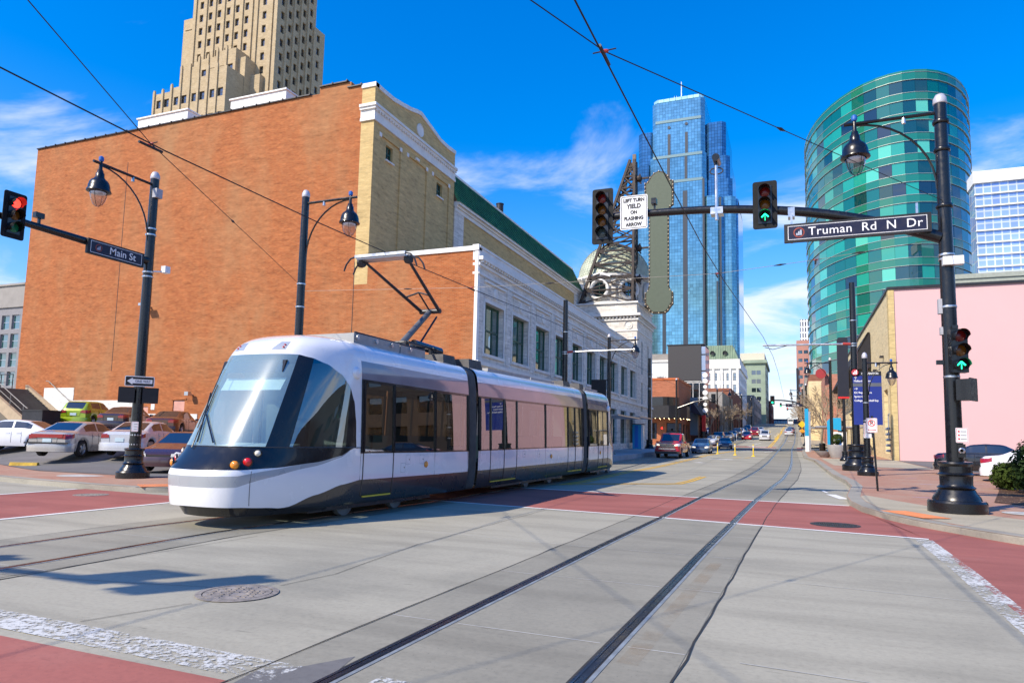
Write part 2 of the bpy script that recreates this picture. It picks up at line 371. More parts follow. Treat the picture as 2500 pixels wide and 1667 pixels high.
struct(wl.build('crosswalk_line', M_white))
ww = MB(); strip(ww, dense([(2.10,14.4),(2.06,11),(1.98,8.0),(1.75,-2)]), .27, .007); strip(ww, dense([(-12,4.12),(-7,4.1),(-3.2,3.98)]), .36, .007)
strip(ww, dense([(-2.6,4.05),(-1.7,4.0)]), .3, .011)
struct(ww.build('stop_line', M_wornw))
yl = MB()
strip(yl, dense([(-8.6,23.0),(-7.5,23.3),(-5.4,25.2),(-4.3,25.7),(-3.87,26.2),(-3.68,28.2),(-3.57,31.4)]), .13, .008); strip(yl, dense([(-7.6,23.7),(-5.4,25.5),(-4.35,26.05),(-4.05,26.5),(-3.86,28.3),(-3.75,31.4)]), .1, .0083)
strip(yl, dense([(-7.53,23.3),(-7.33,25.5),(-7.42,33),(-7.2,36),(-7.1,41),(-7.18,50),(-7.34,64),(-6.65,80),(-6.2,90)],1), .14, .008); strip(yl, dense([(-7.3,23.5),(-7.08,25.5),(-7.15,33),(-6.95,36),(-6.85,41),(-6.92,50),(-7.08,64),(-6.4,80),(-5.95,90)],1), .12, .0085)
strip(yl, dense([(-3.3,104),(-3.1,130),(-2.9,170),(-2.8,330)],4), .16, .009); strip(yl, dense([(-3.0,104),(-2.8,130),(-2.6,170),(-2.5,330)],4), .16, .009)
for a, b in [((-3.7,60),(-3.3,62)),((-4.5,59.6),(-4.1,61.4)),((-3.3,65.5),(-2.6,66))]: strip(yl, [a, b], .22, .008)
struct(yl.build('yellow_line', M_yellow))
wm2 = MB()
for pts, w in [([(-6.2,56.0),(-4.3,54.9)],.4),([(-5.1,55.4),(-4.4,55.0)],1.1),([(-6.0,47.4),(-5.6,47.9)],.6),([(-6.2,106),(-3.6,105)],.6),([(-5.6,112),(-4.9,119)],.16),([(-3,82),(-2.3,88)],.16),
               ([(-2.0,103.6),(-5.9,104.4)],.3),([(-.9,131),(-.2,131)],.9),([(-4.0,131),(-2.8,131)],.9),([(-8.3,131),(-6.8,131)],.9),([(1.35,22.8),(1.05,24.4)],.28),([(.98,25.0),(.86,26.0)],.08)]:
    strip(wm2, dense(pts), w, .008)
struct(wm2.build('lane_marking', M_white))
cw2 = MB(); ribbon(cw2, [(-12,93.5),(1.2,91.5)], [(-12,99),(1.2,97.2)], .004, 10); ribbon(cw2, [(-12,107),(1.2,105)], [(-12,103.5),(1.2,101.5)], .004, 10)
struct(cw2.build('crosswalk', M_red))

# ---------------------------------------------------------------- streetcar tracks
def track(tab, name, label, y0, y1):
    st = []; y = y0
    while y < y1: st.append(y); y += .5 if y < 12 else (1.0 if y < 70 else 4)
    c = [(interp(tab, y), y) for y in st]
    t = thing(name, label, 'track', (c[0][0], c[0][1], 0)); t['kind'] = 'structure'
    strip(MB(), c, 2.62, .0045).build('slab', M_slab, t, world=True)
    for sgn in (-1, 1):
        def off(d): return [(x+sgn*d if False else x+d, y) for x, y in c]
        base = .752*sgn
        strip(MB(), off(base), .15, .006).build('bedding', M_joint, t, world=True)
        strip(MB(), off(base+.062), .035, .0085).build('lit_edge', M_lit_wheel, t, world=True)  # pale strip east of each rail, a sunlit concrete edge put in as colour
        mb = MB(); P = off(base-.045*sgn)
        strip(mb, off(base-.012), .085, .009); rl = mb.build('rail', M_rail, t, world=True)
        strip(MB(), off(base-.03), .012, .0125).build('running_edge', M_railhi, rl, world=True)
        # ragged dark joint beside the slab
        random.seed(5+sgn); j = MB(); q = [(x+sgn*1.325+random.uniform(-.012,.012), y) for x, y in c if y < 60]
        strip(j, q, .017, .0075).build('edge_joint', M_joint, t, world=True)
    y = 3.2; j = MB()
    while y < 40:
        cx = interp(tab, y); 
        for a, b in ((-1.3,-.86),(-.64,.64),(.86,1.3)): strip(j, [(cx+a, y-.02*a), (cx+b, y-.02*b)], .016, .0072)
        y += 2.45 if y < 16 else 3.6
    j.build('cross_joint', M_jlight, t, world=True); return t
tn = track(NB, 'streetcar_track', 'streetcar rails in darker concrete curving up the right side of the street', -30, 420)
ts = track(SB, 'streetcar_track', 'streetcar rails under the white streetcar running to the left edge', -30, 420)
rs = MB(); strip(rs, dense([(-1.15,5.2),(-1.08,7.5),(-1.0,10)], .5), .16, .0088); rs.build('rust_stain', M_rust, tn, world=True)
# slab joints of the plain road
jm = MB(); random.seed(3)
def wob(pts, a=.02, st=.35): return [(x+random.uniform(-a,a), y+random.uniform(-a,a)) for x, y in dense(pts, st)]
for pts in ([(-5.6,4.3),(-5.3,5.2)], [(-5.1,6.2),(-5.0,7.0),(-5.3,9.5),(-5.4,15.9)], [(-8.0,4.2),(-7.9,9)]):
    strip(jm, wob(pts, .012), .009, .0065)
for pts in ([(-5.2,5.9),(-7.9,5.3),(-12,4.6)],):
    strip(jm, wob(pts, .012), .008, .0065)
struct(jm.build('road_joint', M_joint))
jl = MB()
for pts in ([(-.3,9.1),(2.0,8.9)], [(-.4,5.6),(1.9,5.45)], [(-.3,12.2),(2.1,12.0)], [(-3.4,10.6),(-7.6,11.1)]): strip(jl, wob(pts, .004), .010, .0062)
struct(jl.build('saw_cut', M_jlight))

# ---------------------------------------------------------------- sidewalks and kerbs
KH = .14
def sidewalk(name, edge, back, mt, kerb_label=None):
    """edge: kerb polyline (road side) ; back: polyline of the same length on the far side"""
    m = MB(); ribbon(m, edge, back, KH, max(30, 4*len(edge)), 40); o = struct(m.build(name, mt)); return o
def kerb(edge, inward, w=.32, name='kerb'):
    e = dense(edge, .6); n = len(e); vs = []
    for i, (x, y) in enumerate(e):
        d = Vector((e[min(i+1, n-1)][0]-e[max(i-1, 0)][0], e[min(i+1, n-1)][1]-e[max(i-1, 0)][1], 0)).normalized(); q = Vector((-d.y, d.x, 0))*inward
        z = zg(y); vs += [(x, y, z-.05), (x, y, z+KH-.02), (x+q.x*.02, y+q.y*.02, z+KH+.003), (x+q.x*w, y+q.y*w, z+KH+.003)]
    return struct(MB().add(vs, [(4*i+k, 4*i+k+1, 4*i+k+5, 4*i+k+4) for i in range(n-1) for k in range(3)]).build(name, M_kerb, smooth=40))
eE = [(60,11.3),(10,12.0),(6,12.9),(4.6,13.6),(3.61,14.55),(3.1,15.3),(2.6,16.1),(2.2,16.8),(1.86,17.7),(1.5,19.2),(1.36,20.7),(1.38,22.4),(1.62,25),(1.82,27),(1.85,30.2),(1.6,35.3),(1.5,43),(1.38,55),(.78,63.5),(.8,80),(.95,92)]
bE = [(60,62),(30,62),(14,62),(10,62),(9,62),(8.8,62),(8.5,62),(8.2,62),(8,62),(7.8,62),(7.6,62),(7.4,62),(7.3,62),(7.2,62.1),(7.15,62.2),(7.1,62.3),(7.05,62.5),(7,63),(7,66),(7,80),(7,92)]
sidewalk('sidewalk', eE, bE, M_paver); kerb(eE, -1, .35)
# concrete apron at the corner and the lot behind
ap = MB(); aE = [(x, y) for x, y in eE if 12 <= y <= 31]
ribbon(ap, [(10,12.4),(6,13.25),(4.8,13.9),(3.85,14.8),(2.85,16.35),(2.2,17.8),(1.85,19.3),(1.72,20.8),(1.74,22.4)], [(10,16.6),(6.8,16.8),(5.4,17.2),(4.4,17.9),(3.7,18.9),(3.1,20.0),(2.6,21.2),(2.2,22.2),(1.9,22.9)], KH+.004, 36)
struct(ap.build('corner_apron', M_walkc))
lotE = MB().poly([(x, y, zg(y)+KH+.008) for x, y in [(8.4,33),(8.6,41),(7.3,46.5),(7.2,59.9),(60,59.9),(60,31),(12,31)]]); struct(lotE.build('parking_lot', M_lot))
drv = MB().poly([(x, y, zg(y)+KH+.006) for x, y in [(2.2,46),(1.95,60),(5.5,61),(7.1,59.9),(7.1,44)]]); struct(drv.build('driveway', M_walkc))
eE2 = [(.95,104),(.9,130),(1.0,170),(1.6,260),(2.2,420)]; bE2 = [(30,104),(30,130),(30,170),(30,260),(30,420)]
sidewalk('sidewalk', eE2, bE2, M_walkc); kerb(eE2, -1, .3)
eW = [(-60,18.5),(-34,16.2),(-24,14.6),(-20.5,14.05),(-18,13.8),(-16.3,13.75),(-15.5,14.2),(-15.25,15.6),(-15.25,24),(-15.1,36),(-13.2,40.5),(-11.3,44.5)]
bW = [(-60,28),(-34,20.3),(-25,17.0),(-22,17.0),(-19.5,16.95),(-18.4,17.2),(-18.2,20),(-18.2,26),(-18.2,32.15),(-15.06,32.5),(-15.03,42),(-15.02,46)]
sidewalk('sidewalk', eW, bW, M_paver); kerb(eW, 1, .35)
# raised platform along the facade
pe = [(-11.3,44.5),(-10.85,46.6),(-10.9,60),(-11.2,78),(-12.4,86),(-13.5,92)]; pb = [(-14.98,44.5),(-14.98,46.6),(-14.98,60),(-14.98,78),(-14.98,86),(-14.98,92)]
mm = MB(); ribbon(mm, pe, pb, .34, 40); e = dense(pe, 1.0)
vs = []
for x, y in e: vs += [(x, y, zg(y)-.05), (x, y, zg(y)+.34)]
mm.add(vs, [(2*i, 2*i+1, 2*i+3, 2*i+2) for i in range(len(e)-1)]); struct(mm.build('stop_platform', M_plat))
eW2 = [(-12.6,106),(-11.9,130),(-11.2,170),(-10.4,260),(-9.6,420)]; bW2 = [(-40,106),(-40,130),(-40,170),(-40,260),(-40,420)]
sidewalk('sidewalk', eW2, bW2, M_walkc); kerb(eW2, 1, .3)
# sloping west parking lot
def lotp(x, y): return (x, y, lotz(x, y)+.012)
lm = MB()
def lotuv(u, v): x = -18.2-31.8*u if u < .9 else -46.82-(u-.9)*330; f = lotfront(x); return lotp(x, f+(32.15-f+(0 if u < .9 else 20*(u-.9)))*v)
lm.grid(lotuv, 40, 20); struct(lm.build('parking_lot', M_lot, smooth=180))
# manholes and pads
M_iron = mat('cast_iron', (.30,.265,.23), .7, .2, var=.35, scale=12, bmp=.4)
def manhole(name, x, y, r, label, mt=M_iron):
    t = thing(name, label, 'manhole', (x, y, zg(y)))
    MB().lathe([(r+.06,.006),(r+.06,.011),(r,.013),(r,.008)], 36, cap=False).build('frame', mt, t)
    MB().lathe([(r-.012,.006),(r-.012,.012),(0.001,.012)], 36, cap=False).build('lid', mt, t)
    k = MB()
    for i in range(-4, 5):
        for j in range(-4, 5):
            X = i*r*.2+(j % 2)*r*.1; Y = j*r*.2
            if X*X+Y*Y < (r*.82)**2 and random.random() < .75: k.box(X-r*.07, X+r*.07, Y-r*.03, Y+r*.03, .012, .018)
    k.build('tread', mt, t)['kind'] = 'stuff'
manhole('manhole_cover', -5.24, 5.72, .34, 'worn round manhole cover in the concrete in front of the streetcar')
manhole('manhole_cover', .76, 16.1, .42, 'dark manhole cover in the red crossing on the right', mat('dark_iron', (.06,.055,.05), .6, .5, var=.3, scale=12))
manhole('manhole_cover', -16.4, 12.6, .34, 'small manhole cover in the red crossing on the left')
M_tact = mat('tactile_orange', (.62,.22,.09), .8, var=.15, mode='pos')
def tactile(cx, cy, w, d, rot, label):
    t = thing('tactile_paving', label, 'paving', (cx, cy, zg(cy)+KH+.008), rot)
    MB().box(-w/2, w/2, -d/2, d/2, 0, .006).build('plate', M_tact, t)
    k = MB(); n = int(w/.07)
    for i in range(n):
        for j in range(int(d/.07)):
            x = -w/2+.035+i*.07; y = -d/2+.035+j*.07; k.hexa([(x-.016,y-.016,.006),(x+.016,y-.016,.006),(x+.016,y+.016,.006),(x-.016,y+.016,.006)], [(x-.009,y-.009,.013),(x+.009,y-.009,.013),(x+.009,y+.009,.013),(x-.009,y+.009,.013)])
    k.build('domes', M_tact, t)['kind'] = 'stuff'
tactile(2.42, 17.75, .6, 1.6, R(24), 'orange bumpy paving pad at the kerb ramp on the right')
tactile(-15.95, 14.9, 1.0, 2.0, R(-35), 'orange bumpy paving pad at the kerb ramp behind the streetcar')
# ---------------------------------------------------------------- building materials
M_brick = brick_mat('red_brick', (.345,.093,.026), (.47,.152,.046), (.34,.18,.095), patch=(.36,.19,.09), stain=.85)
M_beige = brick_mat('buff_brick', (.56,.40,.175), (.62,.46,.215), (.46,.36,.19), patch=(.45,.32,.15), stain=.5)
M_cream = brick_mat('cream_stucco', (.70,.57,.33), (.72,.60,.36), (.62,.5,.3), bw=1.6, bh=.6, msz=.006, patch=(.62,.5,.3), stain=.35, bmp=.1)
M_terra = brick_mat('white_terracotta', (.70,.67,.61), (.78,.75,.69), (.42,.41,.39), bw=.95, bh=.42, msz=.012, patch=(.50,.47,.42), stain=.55, bmp=.25)
M_stone = brick_mat('limestone', (.43,.335,.205), (.49,.39,.25), (.45,.37,.26), bw=1.5, bh=.9, msz=.02, patch=(.44,.35,.24), stain=.6, bmp=.2)
M_redb2 = brick_mat('dark_red_brick', (.26,.085,.05), (.32,.11,.065), (.25,.17,.13), stain=.5)
M_trim = mat('white_trim', (.74,.73,.70), .6, var=.1, mode='pos', scale=1.2)
M_wpaint = mat('white_paint', (.8,.8,.78), .6, var=.06, mode='pos', scale=.8)
M_wbase = brick_mat('painted_block', (.74,.74,.71), (.78,.78,.75), (.66,.66,.63), bw=.4, bh=.2, msz=.008, patch=(.6,.57,.5), stain=.6, bmp=.2)
M_green = mat('green_roof_tile', (.05,.26,.14), .45, var=.35, mode='pos', scale=1.6)
M_dgreen = mat('green_window_frame', (.02,.085,.055), .4, var=.15, mode='pos')
M_copper = mat('patina_copper', (.16,.24,.16), .6, var=.25, mode='pos', scale=.6, streak=True)
M_dark = mat('dark_metal', (.03,.03,.035), .45, .3, var=.2, mode='pos')
M_black = mat('black_paint', (.012,.013,.016), .28, var=.25, coat=.6, mode='pos', scale=6)
M_grey = mat('grey_render', (.30,.28,.26), .8, var=.12, mode='pos', scale=.6)
M_steel = mat('brushed_steel', (.55,.56,.58), .35, .9, var=.1, mode='pos')
M_roof = mat('flat_roof', (.22,.21,.2), .9, var=.2, mode='pos', scale=.4)
M_dome = mat('dome_tile', (.58,.62,.47), .5, var=.2, mode='pos', scale=1.5)
G_dark = glass('dark_glass', (.012,.016,.02), .22, pane=(.35,.12,.05))
G_teal = glass('teal_glass', (.01,.07,.055), .28, pane=(.4,.2,.06))
G_blue = glass('blue_glass', (.02,.05,.09), .35, pane=(.3,.1,.05))

def wall(mb, a0, a1, z0, z1, holes, fn, depth=.3):
    """wall rectangle (a,z) with rectangular holes and reveals; fn(a, d, z) -> xyz, d = depth inward"""
    A = sorted(set([a0, a1]+[v for h in holes for v in h[:2] if a0 < v < a1])); Z = sorted(set([z0, z1]+[v for h in holes for v in h[2:] if z0 < v < z1]))
    rows = {}
    for j in range(len(Z)-1):
        zm = (Z[j]+Z[j+1])/2; hz = [h for h in holes if h[2] < zm < h[3]]; run = None
        for i in range(len(A)-1):
            am = (A[i]+A[i+1])/2; solid = not any(h[0] < am < h[1] for h in hz)
            if solid and run is None: run = A[i]
            if not solid and run is not None: mb.quad(fn(run,0,Z[j]), fn(A[i],0,Z[j]), fn(A[i],0,Z[j+1]), fn(run,0,Z[j+1])); run = None
        if run is not None: mb.quad(fn(run,0,Z[j]), fn(A[-1],0,Z[j]), fn(A[-1],0,Z[j+1]), fn(run,0,Z[j+1]))
    for (p, q, b, t) in holes:
        mb.quad(fn(p,0,b), fn(p,0,t), fn(p,depth,t), fn(p,depth,b)); mb.quad(fn(q,0,b), fn(q,depth,b), fn(q,depth,t), fn(q,0,t))
        mb.quad(fn(p,0,b), fn(p,depth,b), fn(q,depth,b), fn(q,0,b)); mb.quad(fn(p,0,t), fn(q,0,t), fn(q,depth,t), fn(p,depth,t))
def south(y): return lambda a, d, z: (a, y+d, z)
def east(x): return lambda a, d, z: (x-d, a, z)
def west(x): return lambda a, d, z: (x+d, a, z)
_pm = {}
def pane_mesh(w, h, m, fm, face, bars=0, sash=True):
    """window: frame mesh + pane mesh in local coords (a across, z up from sill), facing 'S','E' or 'W'"""
    k = (round(w,2), round(h,2), m.name, fm.name if fm else '', face, bars, sash)
    if k in _pm: return _pm[k]
    f = {'S': lambda a, d, z: (a, d, z), 'E': lambda a, d, z: (-d, a, z), 'W': lambda a, d, z: (d, -a, z)}[face]
    g = MB(); g.quad(f(-w/2,0,0), f(w/2,0,0), f(w/2,0,h), f(-w/2,0,h)); gm = g.mesh('pane', m, fix=False)
    fr = None
    if fm:
        b = MB(); t = min(.09, w*.09)
        def bx(a0, a1, z0, z1): 
            b.add([f(a0,-.05,z0), f(a1,-.05,z0), f(a1,-.05,z1), f(a0,-.05,z1), f(a0,.01,z0), f(a1,.01,z0), f(a1,.01,z1), f(a0,.01,z1)], [(0,1,2,3),(0,4,5,1),(1,5,6,2),(2,6,7,3),(3,7,4,0)])
        bx(-w/2,w/2,0,t); bx(-w/2,w/2,h-t,h); bx(-w/2,-w/2+t,t,h-t); bx(w/2-t,w/2,t,h-t)
        if sash: bx(-w/2+t,w/2-t,h*.48,h*.48+t)
        for i in range(bars): a = -w/2+w*(i+1)/(bars+1); bx(a-t/2,a+t/2,t,h-t)
        fr = b.mesh('window', fm)
    _pm[k] = (fr, gm); return _pm[k]
def window(parent, a, z, w, h, plane, face, m=None, fm=None, depth=.28, bars=0, sash=True, name='window'):
    fr, gm = pane_mesh(w, h, m or G_dark, fm, face, bars, sash)
    loc = {'S': (a, plane+depth, z), 'E': (plane-depth, a, z), 'W': (plane+depth, a, z)}[face]
    if fr is None: return obj(name, gm, parent, True, loc)
    o = obj(name, fr, parent, True, loc); obj('pane', gm, o); return o
def building(name, label, loc, cat='building', group=None): return thing(name, label, cat, loc, 0, group)

# ================================================================ theatre: brick stage house
X0, X1, YS, ZT = -50.2, -22.6, 32.2, 21.65
t = building('brick_theatre', 'huge plain orange brick wall with white roof boxes behind the parked cars', (-36, 40, 1.2))
doors = [(-35.45,-34.5,1.2,3.6),(-32.2,-31.3,1.2,3.6),(-38.0,-37.5,1.2,3.2)]
m = MB(); wall(m, X0, X1, 4.3, ZT, [], south(YS)); wall(m, X0, X1, 0, 4.3, doors, south(YS), .12)
wall(m, YS, 44, 0, ZT, [], west(X0)); m.quad((X0,YS,ZT-.3),(X1,YS,ZT-.3),(X1,44,ZT-.3),(X0,44,ZT-.3)); m.quad((X0,44,0),(X1,44,0),(X1,44,ZT),(X0,44,ZT))
m.box(-25.6,-23.4,YS+.02,YS+.5,ZT,ZT+.38)
m.build('brick_wall', M_brick, t, world=True)
for d in doors[:2]: MB().box(d[0]+.02,d[1]-.02,YS+.05,YS+.11,1.2,d[3]-.03).build('door', mat('pink_door', (.62,.32,.25), .5, mode='pos'), t, world=True)
MB().box(doors[2][0],doors[2][1],YS+.05,YS+.11,1.2,3.2).build('door', MATS['pink_door'], t, world=True)
MB().box(-35.6,-34.35,YS-.03,YS+.02,3.6,3.72).build('lintel', M_brick, t, world=True)
MB().box(-41.0,-40.97,YS-.012,YS+.02,5.5,19.5).build('movement_joint', M_dark, t, world=True); MB().box(-22.62,-22.59,YS-.012,YS+.02,3,11.3).build('movement_joint', M_dark, t, world=True)
# coping made of separate tile lengths
ck = MB().box(-.5,.49,-.1,.45,0,.07).box(.44,.5,-.14,.45,.02,.11).mesh('coping_tile', M_dark)
x = X0+.5
while x < -25.9: obj('coping_tile', ck, t, True, (x, YS, ZT+.002)); x += 1.0
obj('coping_tile', ck, t, True, (-25.1, YS, ZT+.385)); obj('coping_tile', ck, t, True, (-24.1, YS, ZT+.385))
obj('coping_tile', ck, t, True, (-23.1, YS, ZT+.002))
# painted base blocks
for (a, b, z0, z1) in [(-47.2,-44.3,3.0,4.43),(-47.2,-38.6,.8,3.58),(-38.55,-35.5,.8,2.75),(-34.4,-33.4,.8,2.75)]:
    MB().box(a,b,YS-.035+(.008 if z1>4 else 0),YS+.05,z0,z1).build('painted_base', M_wbase, t, world=True)
for (a, b) in [(-45.1,-40.2),(-36.2,-31.4)]:
    MB().box(a,b,36,39.5,ZT+.25,24.8).box(a-.08,b+.08,35.9,39.6,24.8,24.9).build('roof_box', M_wpaint, t, world=True)
    MB().box(a+.1,b-.1,36.1,39.3,ZT,ZT+.25).build('roof_box_base', mat('ochre', (.45,.3,.06), .7), t, world=True)
MB().box(-37.25,-36.95,YS-.02,YS-.005,3.0,3.35).build('notice', M_wpaint, t, world=True)
wl_ = MB().bar((-33.9,YS,3.9),(-33.9,YS-.28,4.0),.08).box(-34.05,-33.75,YS-.5,YS-.25,3.85,4.08); wl_.build('wall_lamp', M_steel, t, world=True)
MB().bar((-37.9,YS,9.5),(-37.9,YS-.4,9.6),.1).box(-38.2,-37.6,YS-.7,YS-.35,9.52,9.68).build('wall_lamp', M_steel, t, world=True)

# buff end of the stage house
t = building('buff_end_wall', 'tan brick end wall with white cornice, round medallion and curved gable', (-22.1, 37.2, 11.4))
XE = -21.73; Y2 = 42.35
pan = [(32.9,35.2),(35.98,38.45),(39.2,41.6)]
wins = [(33.68,34.42,17.72,18.62),(39.95,40.75,17.72,18.62)]
m = MB()
wall(m, YS, Y2, 10, 19.45, [(a,b,10.2,18.9) for a, b in pan], east(XE), .09)
for i, (a, b) in enumerate(pan):
    wall(m, a, b, 10.2, 18.9, [w for w in wins if a < w[0] < b], east(XE-.09), .22)
wall(m, X1, XE, 10, 19.45, [], south(YS)); 
m.build('brick_wall', M_beige, t, world=True)
curve = [(32.2,21.45),(33,21.43),(34.1,21.44),(35.2,21.6),(36.1,21.76),(36.9,21.97),(37.4,22.06),(38.1,21.9),(39.1,21.66),(40.1,21.42),(41.2,21.38),(42.35,21.45)]
m = MB()
for (a, za), (b, zb) in zip(curve, curve[1:]): m.quad((XE,a,20.4),(XE,b,20.4),(XE,b,zb),(XE,a,za))
m.quad((X1,YS,20.4),(XE,YS,20.4),(XE,YS,21.45),(X1,YS,21.45)); m.quad((X1,YS,10),(X1,YS,21.45),(X1,YS+.6,21.45),(X1,YS+.6,10))
m.quad((XE,Y2,10),(XE-1.2,Y2,10),(XE-1.2,Y2,21.45),(XE,Y2,21.45))
m.build('gable', M_beige, t, world=True)
m = MB()
for (a, za), (b, zb) in zip(curve, curve[1:]): m.hexa([(XE-.5,a,za),(XE+.07,a,za),(XE+.07,b,zb),(XE-.5,b,zb)], [(XE-.5,a,za+.26),(XE+.07,a,za+.26),(XE+.07,b,zb+.26),(XE-.5,b,zb+.26)])
m.box(X1-.02,XE+.07,YS-.07,YS+.3,21.45,21.70).build('gable_coping', M_trim, t, world=True)
def belt(z0, z1, d, nm, mt=M_trim): MB().box(X1-.02,XE+d,YS-d,Y2+.02,z0,z1).build(nm, mt, t, world=True)
belt(19.45,19.62,.10,'cornice_band'); belt(19.62,20.1,.05,'frieze'); belt(20.1,20.24,.16,'cornice_band'); belt(20.24,20.4,.24,'cornice')
dm = MB().box(-.06,.06,-.06,.06,0,.09).mesh('dentil', M_trim); y = YS+.1
while y < Y2: obj('dentil', dm, t, True, (XE+.09, y, 20.01)); y += .28
MB().lathe([(.42,0),(.42,.06),(.36,.09),(.34,.05),(.001,.05)], 28, axis='x', cap=False).build('medallion', M_trim, t, smooth=40, world=True, loc=(XE,37.35,21.05))
for w in wins:
    window(t, (w[0]+w[1])/2, w[2], w[1]-w[0], w[3]-w[2], XE-.09, 'E', G_dark, M_dgreen, .2, 1)
    MB().box(XE-.2,XE+.02,w[0]-.08,w[1]+.08,w[2]-.1,w[2]-.01).build('sill', M_trim, t, world=True)
for a, b in pan:
    for y in (a+.02, b-.02): MB().box(XE-.02,XE+.03,y-.12,y+.12,18.78,19.02).build('corner_block', M_trim, t, world=True)
MB().box(XE,XE+.1,36.9,37.3,18.95,19.1).build('vent', M_trim, t, world=True)

# ================================================================ auditorium with green tiled roof
t = building('tiled_auditorium', 'tan wall under a long steep green tiled roof beside the gable', (-24, 58, 11))
XA = -21.73; Y3 = 73.4
m = MB(); wall(m, 42.4, Y3, 10, 17.8, [], east(XA)); m.quad((XA-.02,Y3,10),(XA-12,Y3,10),(XA-12,Y3,20),(XA-.02,Y3,17.8)); m.build('brick_wall', M_beige, t, world=True)
MB().box(XA-.1,XA+.06,42.45,43.9,11,17.75).build('quoin', M_terra, t, world=True); MB().box(XA-.1,XA+.06,71.3,Y3,11,17.75).build('quoin', M_terra, t, world=True)
MB().box(XA-.1,XA+.1,42.5,Y3,17.45,17.72).build('cornice_band', M_trim, t, world=True)
MB().box(XA-.3,XA+.38,42.5,Y3+.2,17.9,18.12).box(XA-.3,XA+.2,42.5,Y3+.1,17.72,17.9).build('cornice', M_trim, t, world=True)
n = 12; rows = []
for i in range(n):   # tile courses, each a part
    u0, u1 = i/n, (i+1)/n; xa, xb = XA+.32-1.0*u0, XA+.32-1.0*u1; za, zb = 18.1+2.4*u0, 18.1+2.4*u1
    MB().hexa([(xa-.1,42.45,za-.02),(xa+.13,42.45,za-.03),(xa+.13,Y3+.3-.9*u0,za-.03),(xa-.1,Y3+.3-.9*u0,za-.02)], [(xb-.1,42.45,zb),(xb+.0,42.45,zb),(xb+.0,Y3+.3-.9*u1,zb),(xb-.1,Y3+.3-.9*u1,zb)]).build('tile_course', M_green, t, world=True)
MB().box(XA-.78,XA-.6,42.45,Y3-.55,20.45,20.6).build('ridge', M_trim, t, world=True)
m = MB(); m.quad((XA-.7,42.45,20.4),(XA-.7,Y3-.6,20.4),(XA-14,Y3-.6,20.4),(XA-14,42.45,20.4)); m.build('flat_roof', M_roof, t, world=True)
MB().lathe([(.32,0),(.32,1.5),(.36,1.5),(.36,1.56)], 14, c=(-24,55.8,21.0)).build('chimney_pipe', M_dark, t, world=True)
MB().box(-25.2,-23.2,54.6,57.4,20,21.0).box(-25.4,-23.0,54.3,57.7,21.0,21.12).build('chimney_base', M_redb2, t, world=True)

# ================================================================ white terracotta wing
t = building('terracotta_wing', 'long white terracotta front with ten tall green windows beside the street', (-15.3, 52, .4))
XF = -15.0; NW = 10; SP = 3.93; W0 = 33.15; WW = 2.62
holes = [(W0+SP*i, W0+SP*i+WW, 6.08, 8.82) for i in range(NW)]
low = [(W0+SP*i+.1, W0+SP*i+WW-.1, zg(W0+SP*i)+.9, 4.6) for i in range(NW)]
m = MB(); wall(m, YS+.02, 72, 5.5, 10.6, holes, east(XF), .38); wall(m, YS+.02, 72, -.3, 5.5, low, east(XF), .3); m.build('facade', M_terra, t, world=True)
for i, h in enumerate(holes):
    w = window(t, (h[0]+h[1])/2, h[2], WW, h[3]-h[2], XF, 'E', G_teal, M_dgreen, .34, 2, True)
    MB().box(XF-.02,XF+.12,h[0]-.12,h[1]+.12,h[2]-.16,h[2]-.005).build('sill', M_trim, t, world=True)
    MB().box(XF-.02,XF+.05,h[0]-.14,h[0],h[2],h[3]+.14).box(XF-.02,XF+.05,h[1],h[1]+.14,h[2],h[3]+.14).box(XF-.02,XF+.05,h[0],h[1],h[3],h[3]+.14).build('architrave', M_trim, t, world=True)
    MB().box(XF-.02,XF+.035,h[0]+.1,h[1]-.1,9.12,9.8).build('panel', M_terra, t, world=True)
    MB().lathe([(.3,0),(.3,.05),(.22,.06),(.2,.03),(.12,.05),(.001,.07)], 20, axis='x', cap=False).build('medallion', M_trim, t, smooth=40, world=True, loc=(XF+.035,(h[0]+h[1])/2,9.45))
    MB().box(XF-.02,XF+.13,h[0]-.1,h[1]+.1,9.86,9.96).build('hood', M_trim, t, world=True)
    MB().box(XF-.02,XF+.07,h[1]+.35,h[1]+.95,5.75,10.1).build('pilaster', M_terra, t, world=True)
    lo = low[i]; window(t, (lo[0]+lo[1])/2, lo[2], lo[1]-lo[0], lo[3]-lo[2], XF, 'E', G_dark, M_dgreen, .28, 1)
def bl(z0, z1, d, nm): MB().box(XF-.3,XF+d,YS+.0,72,z0,z1).build(nm, M_trim, t, world=True)
bl(5.42,5.62,.14,'string_course'); bl(10.12,10.24,.08,'string_course'); bl(10.58,10.72,.12,'cornice_band'); bl(10.86,11.05,.28,'cornice'); bl(11.05,11.5,.06,'parapet'); bl(11.5,11.62,.12,'coping')
dm2 = MB().box(-.07,.07,-.075,.075,0,.12).mesh('dentil', M_trim); y = YS+.2
while y < 72: obj('dentil', dm2, t, True, (XF+.16, y, 10.735)); y += .36
# south brick flank
m = MB(); wall(m, -22.6, -15.14, -.2, 11.36, [], south(YS+.003)); m.quad((-22.6,YS,11.3),(XF,YS,11.3),(XF,72,11.3),(-22.6,72,11.3)); m.build('brick_flank', M_brick, t, world=True)
MB().box(-21.73,-15.3,YS-.07,YS+.3,11.36,11.6).build('coping', M_wpaint, t, world=True)
MB().box(-15.16,XF+.02,YS-.03,YS+.25,-.2,11.36).box(-15.3,XF+.06,YS-.08,YS+.3,11.36,11.66).build('corner_strip', M_wpaint, t, world=True)
# canopy near the north end
MB().box(XF,XF+1.9,64.4,70.5,3.95,4.05).build('canopy', M_steel, t, world=True)

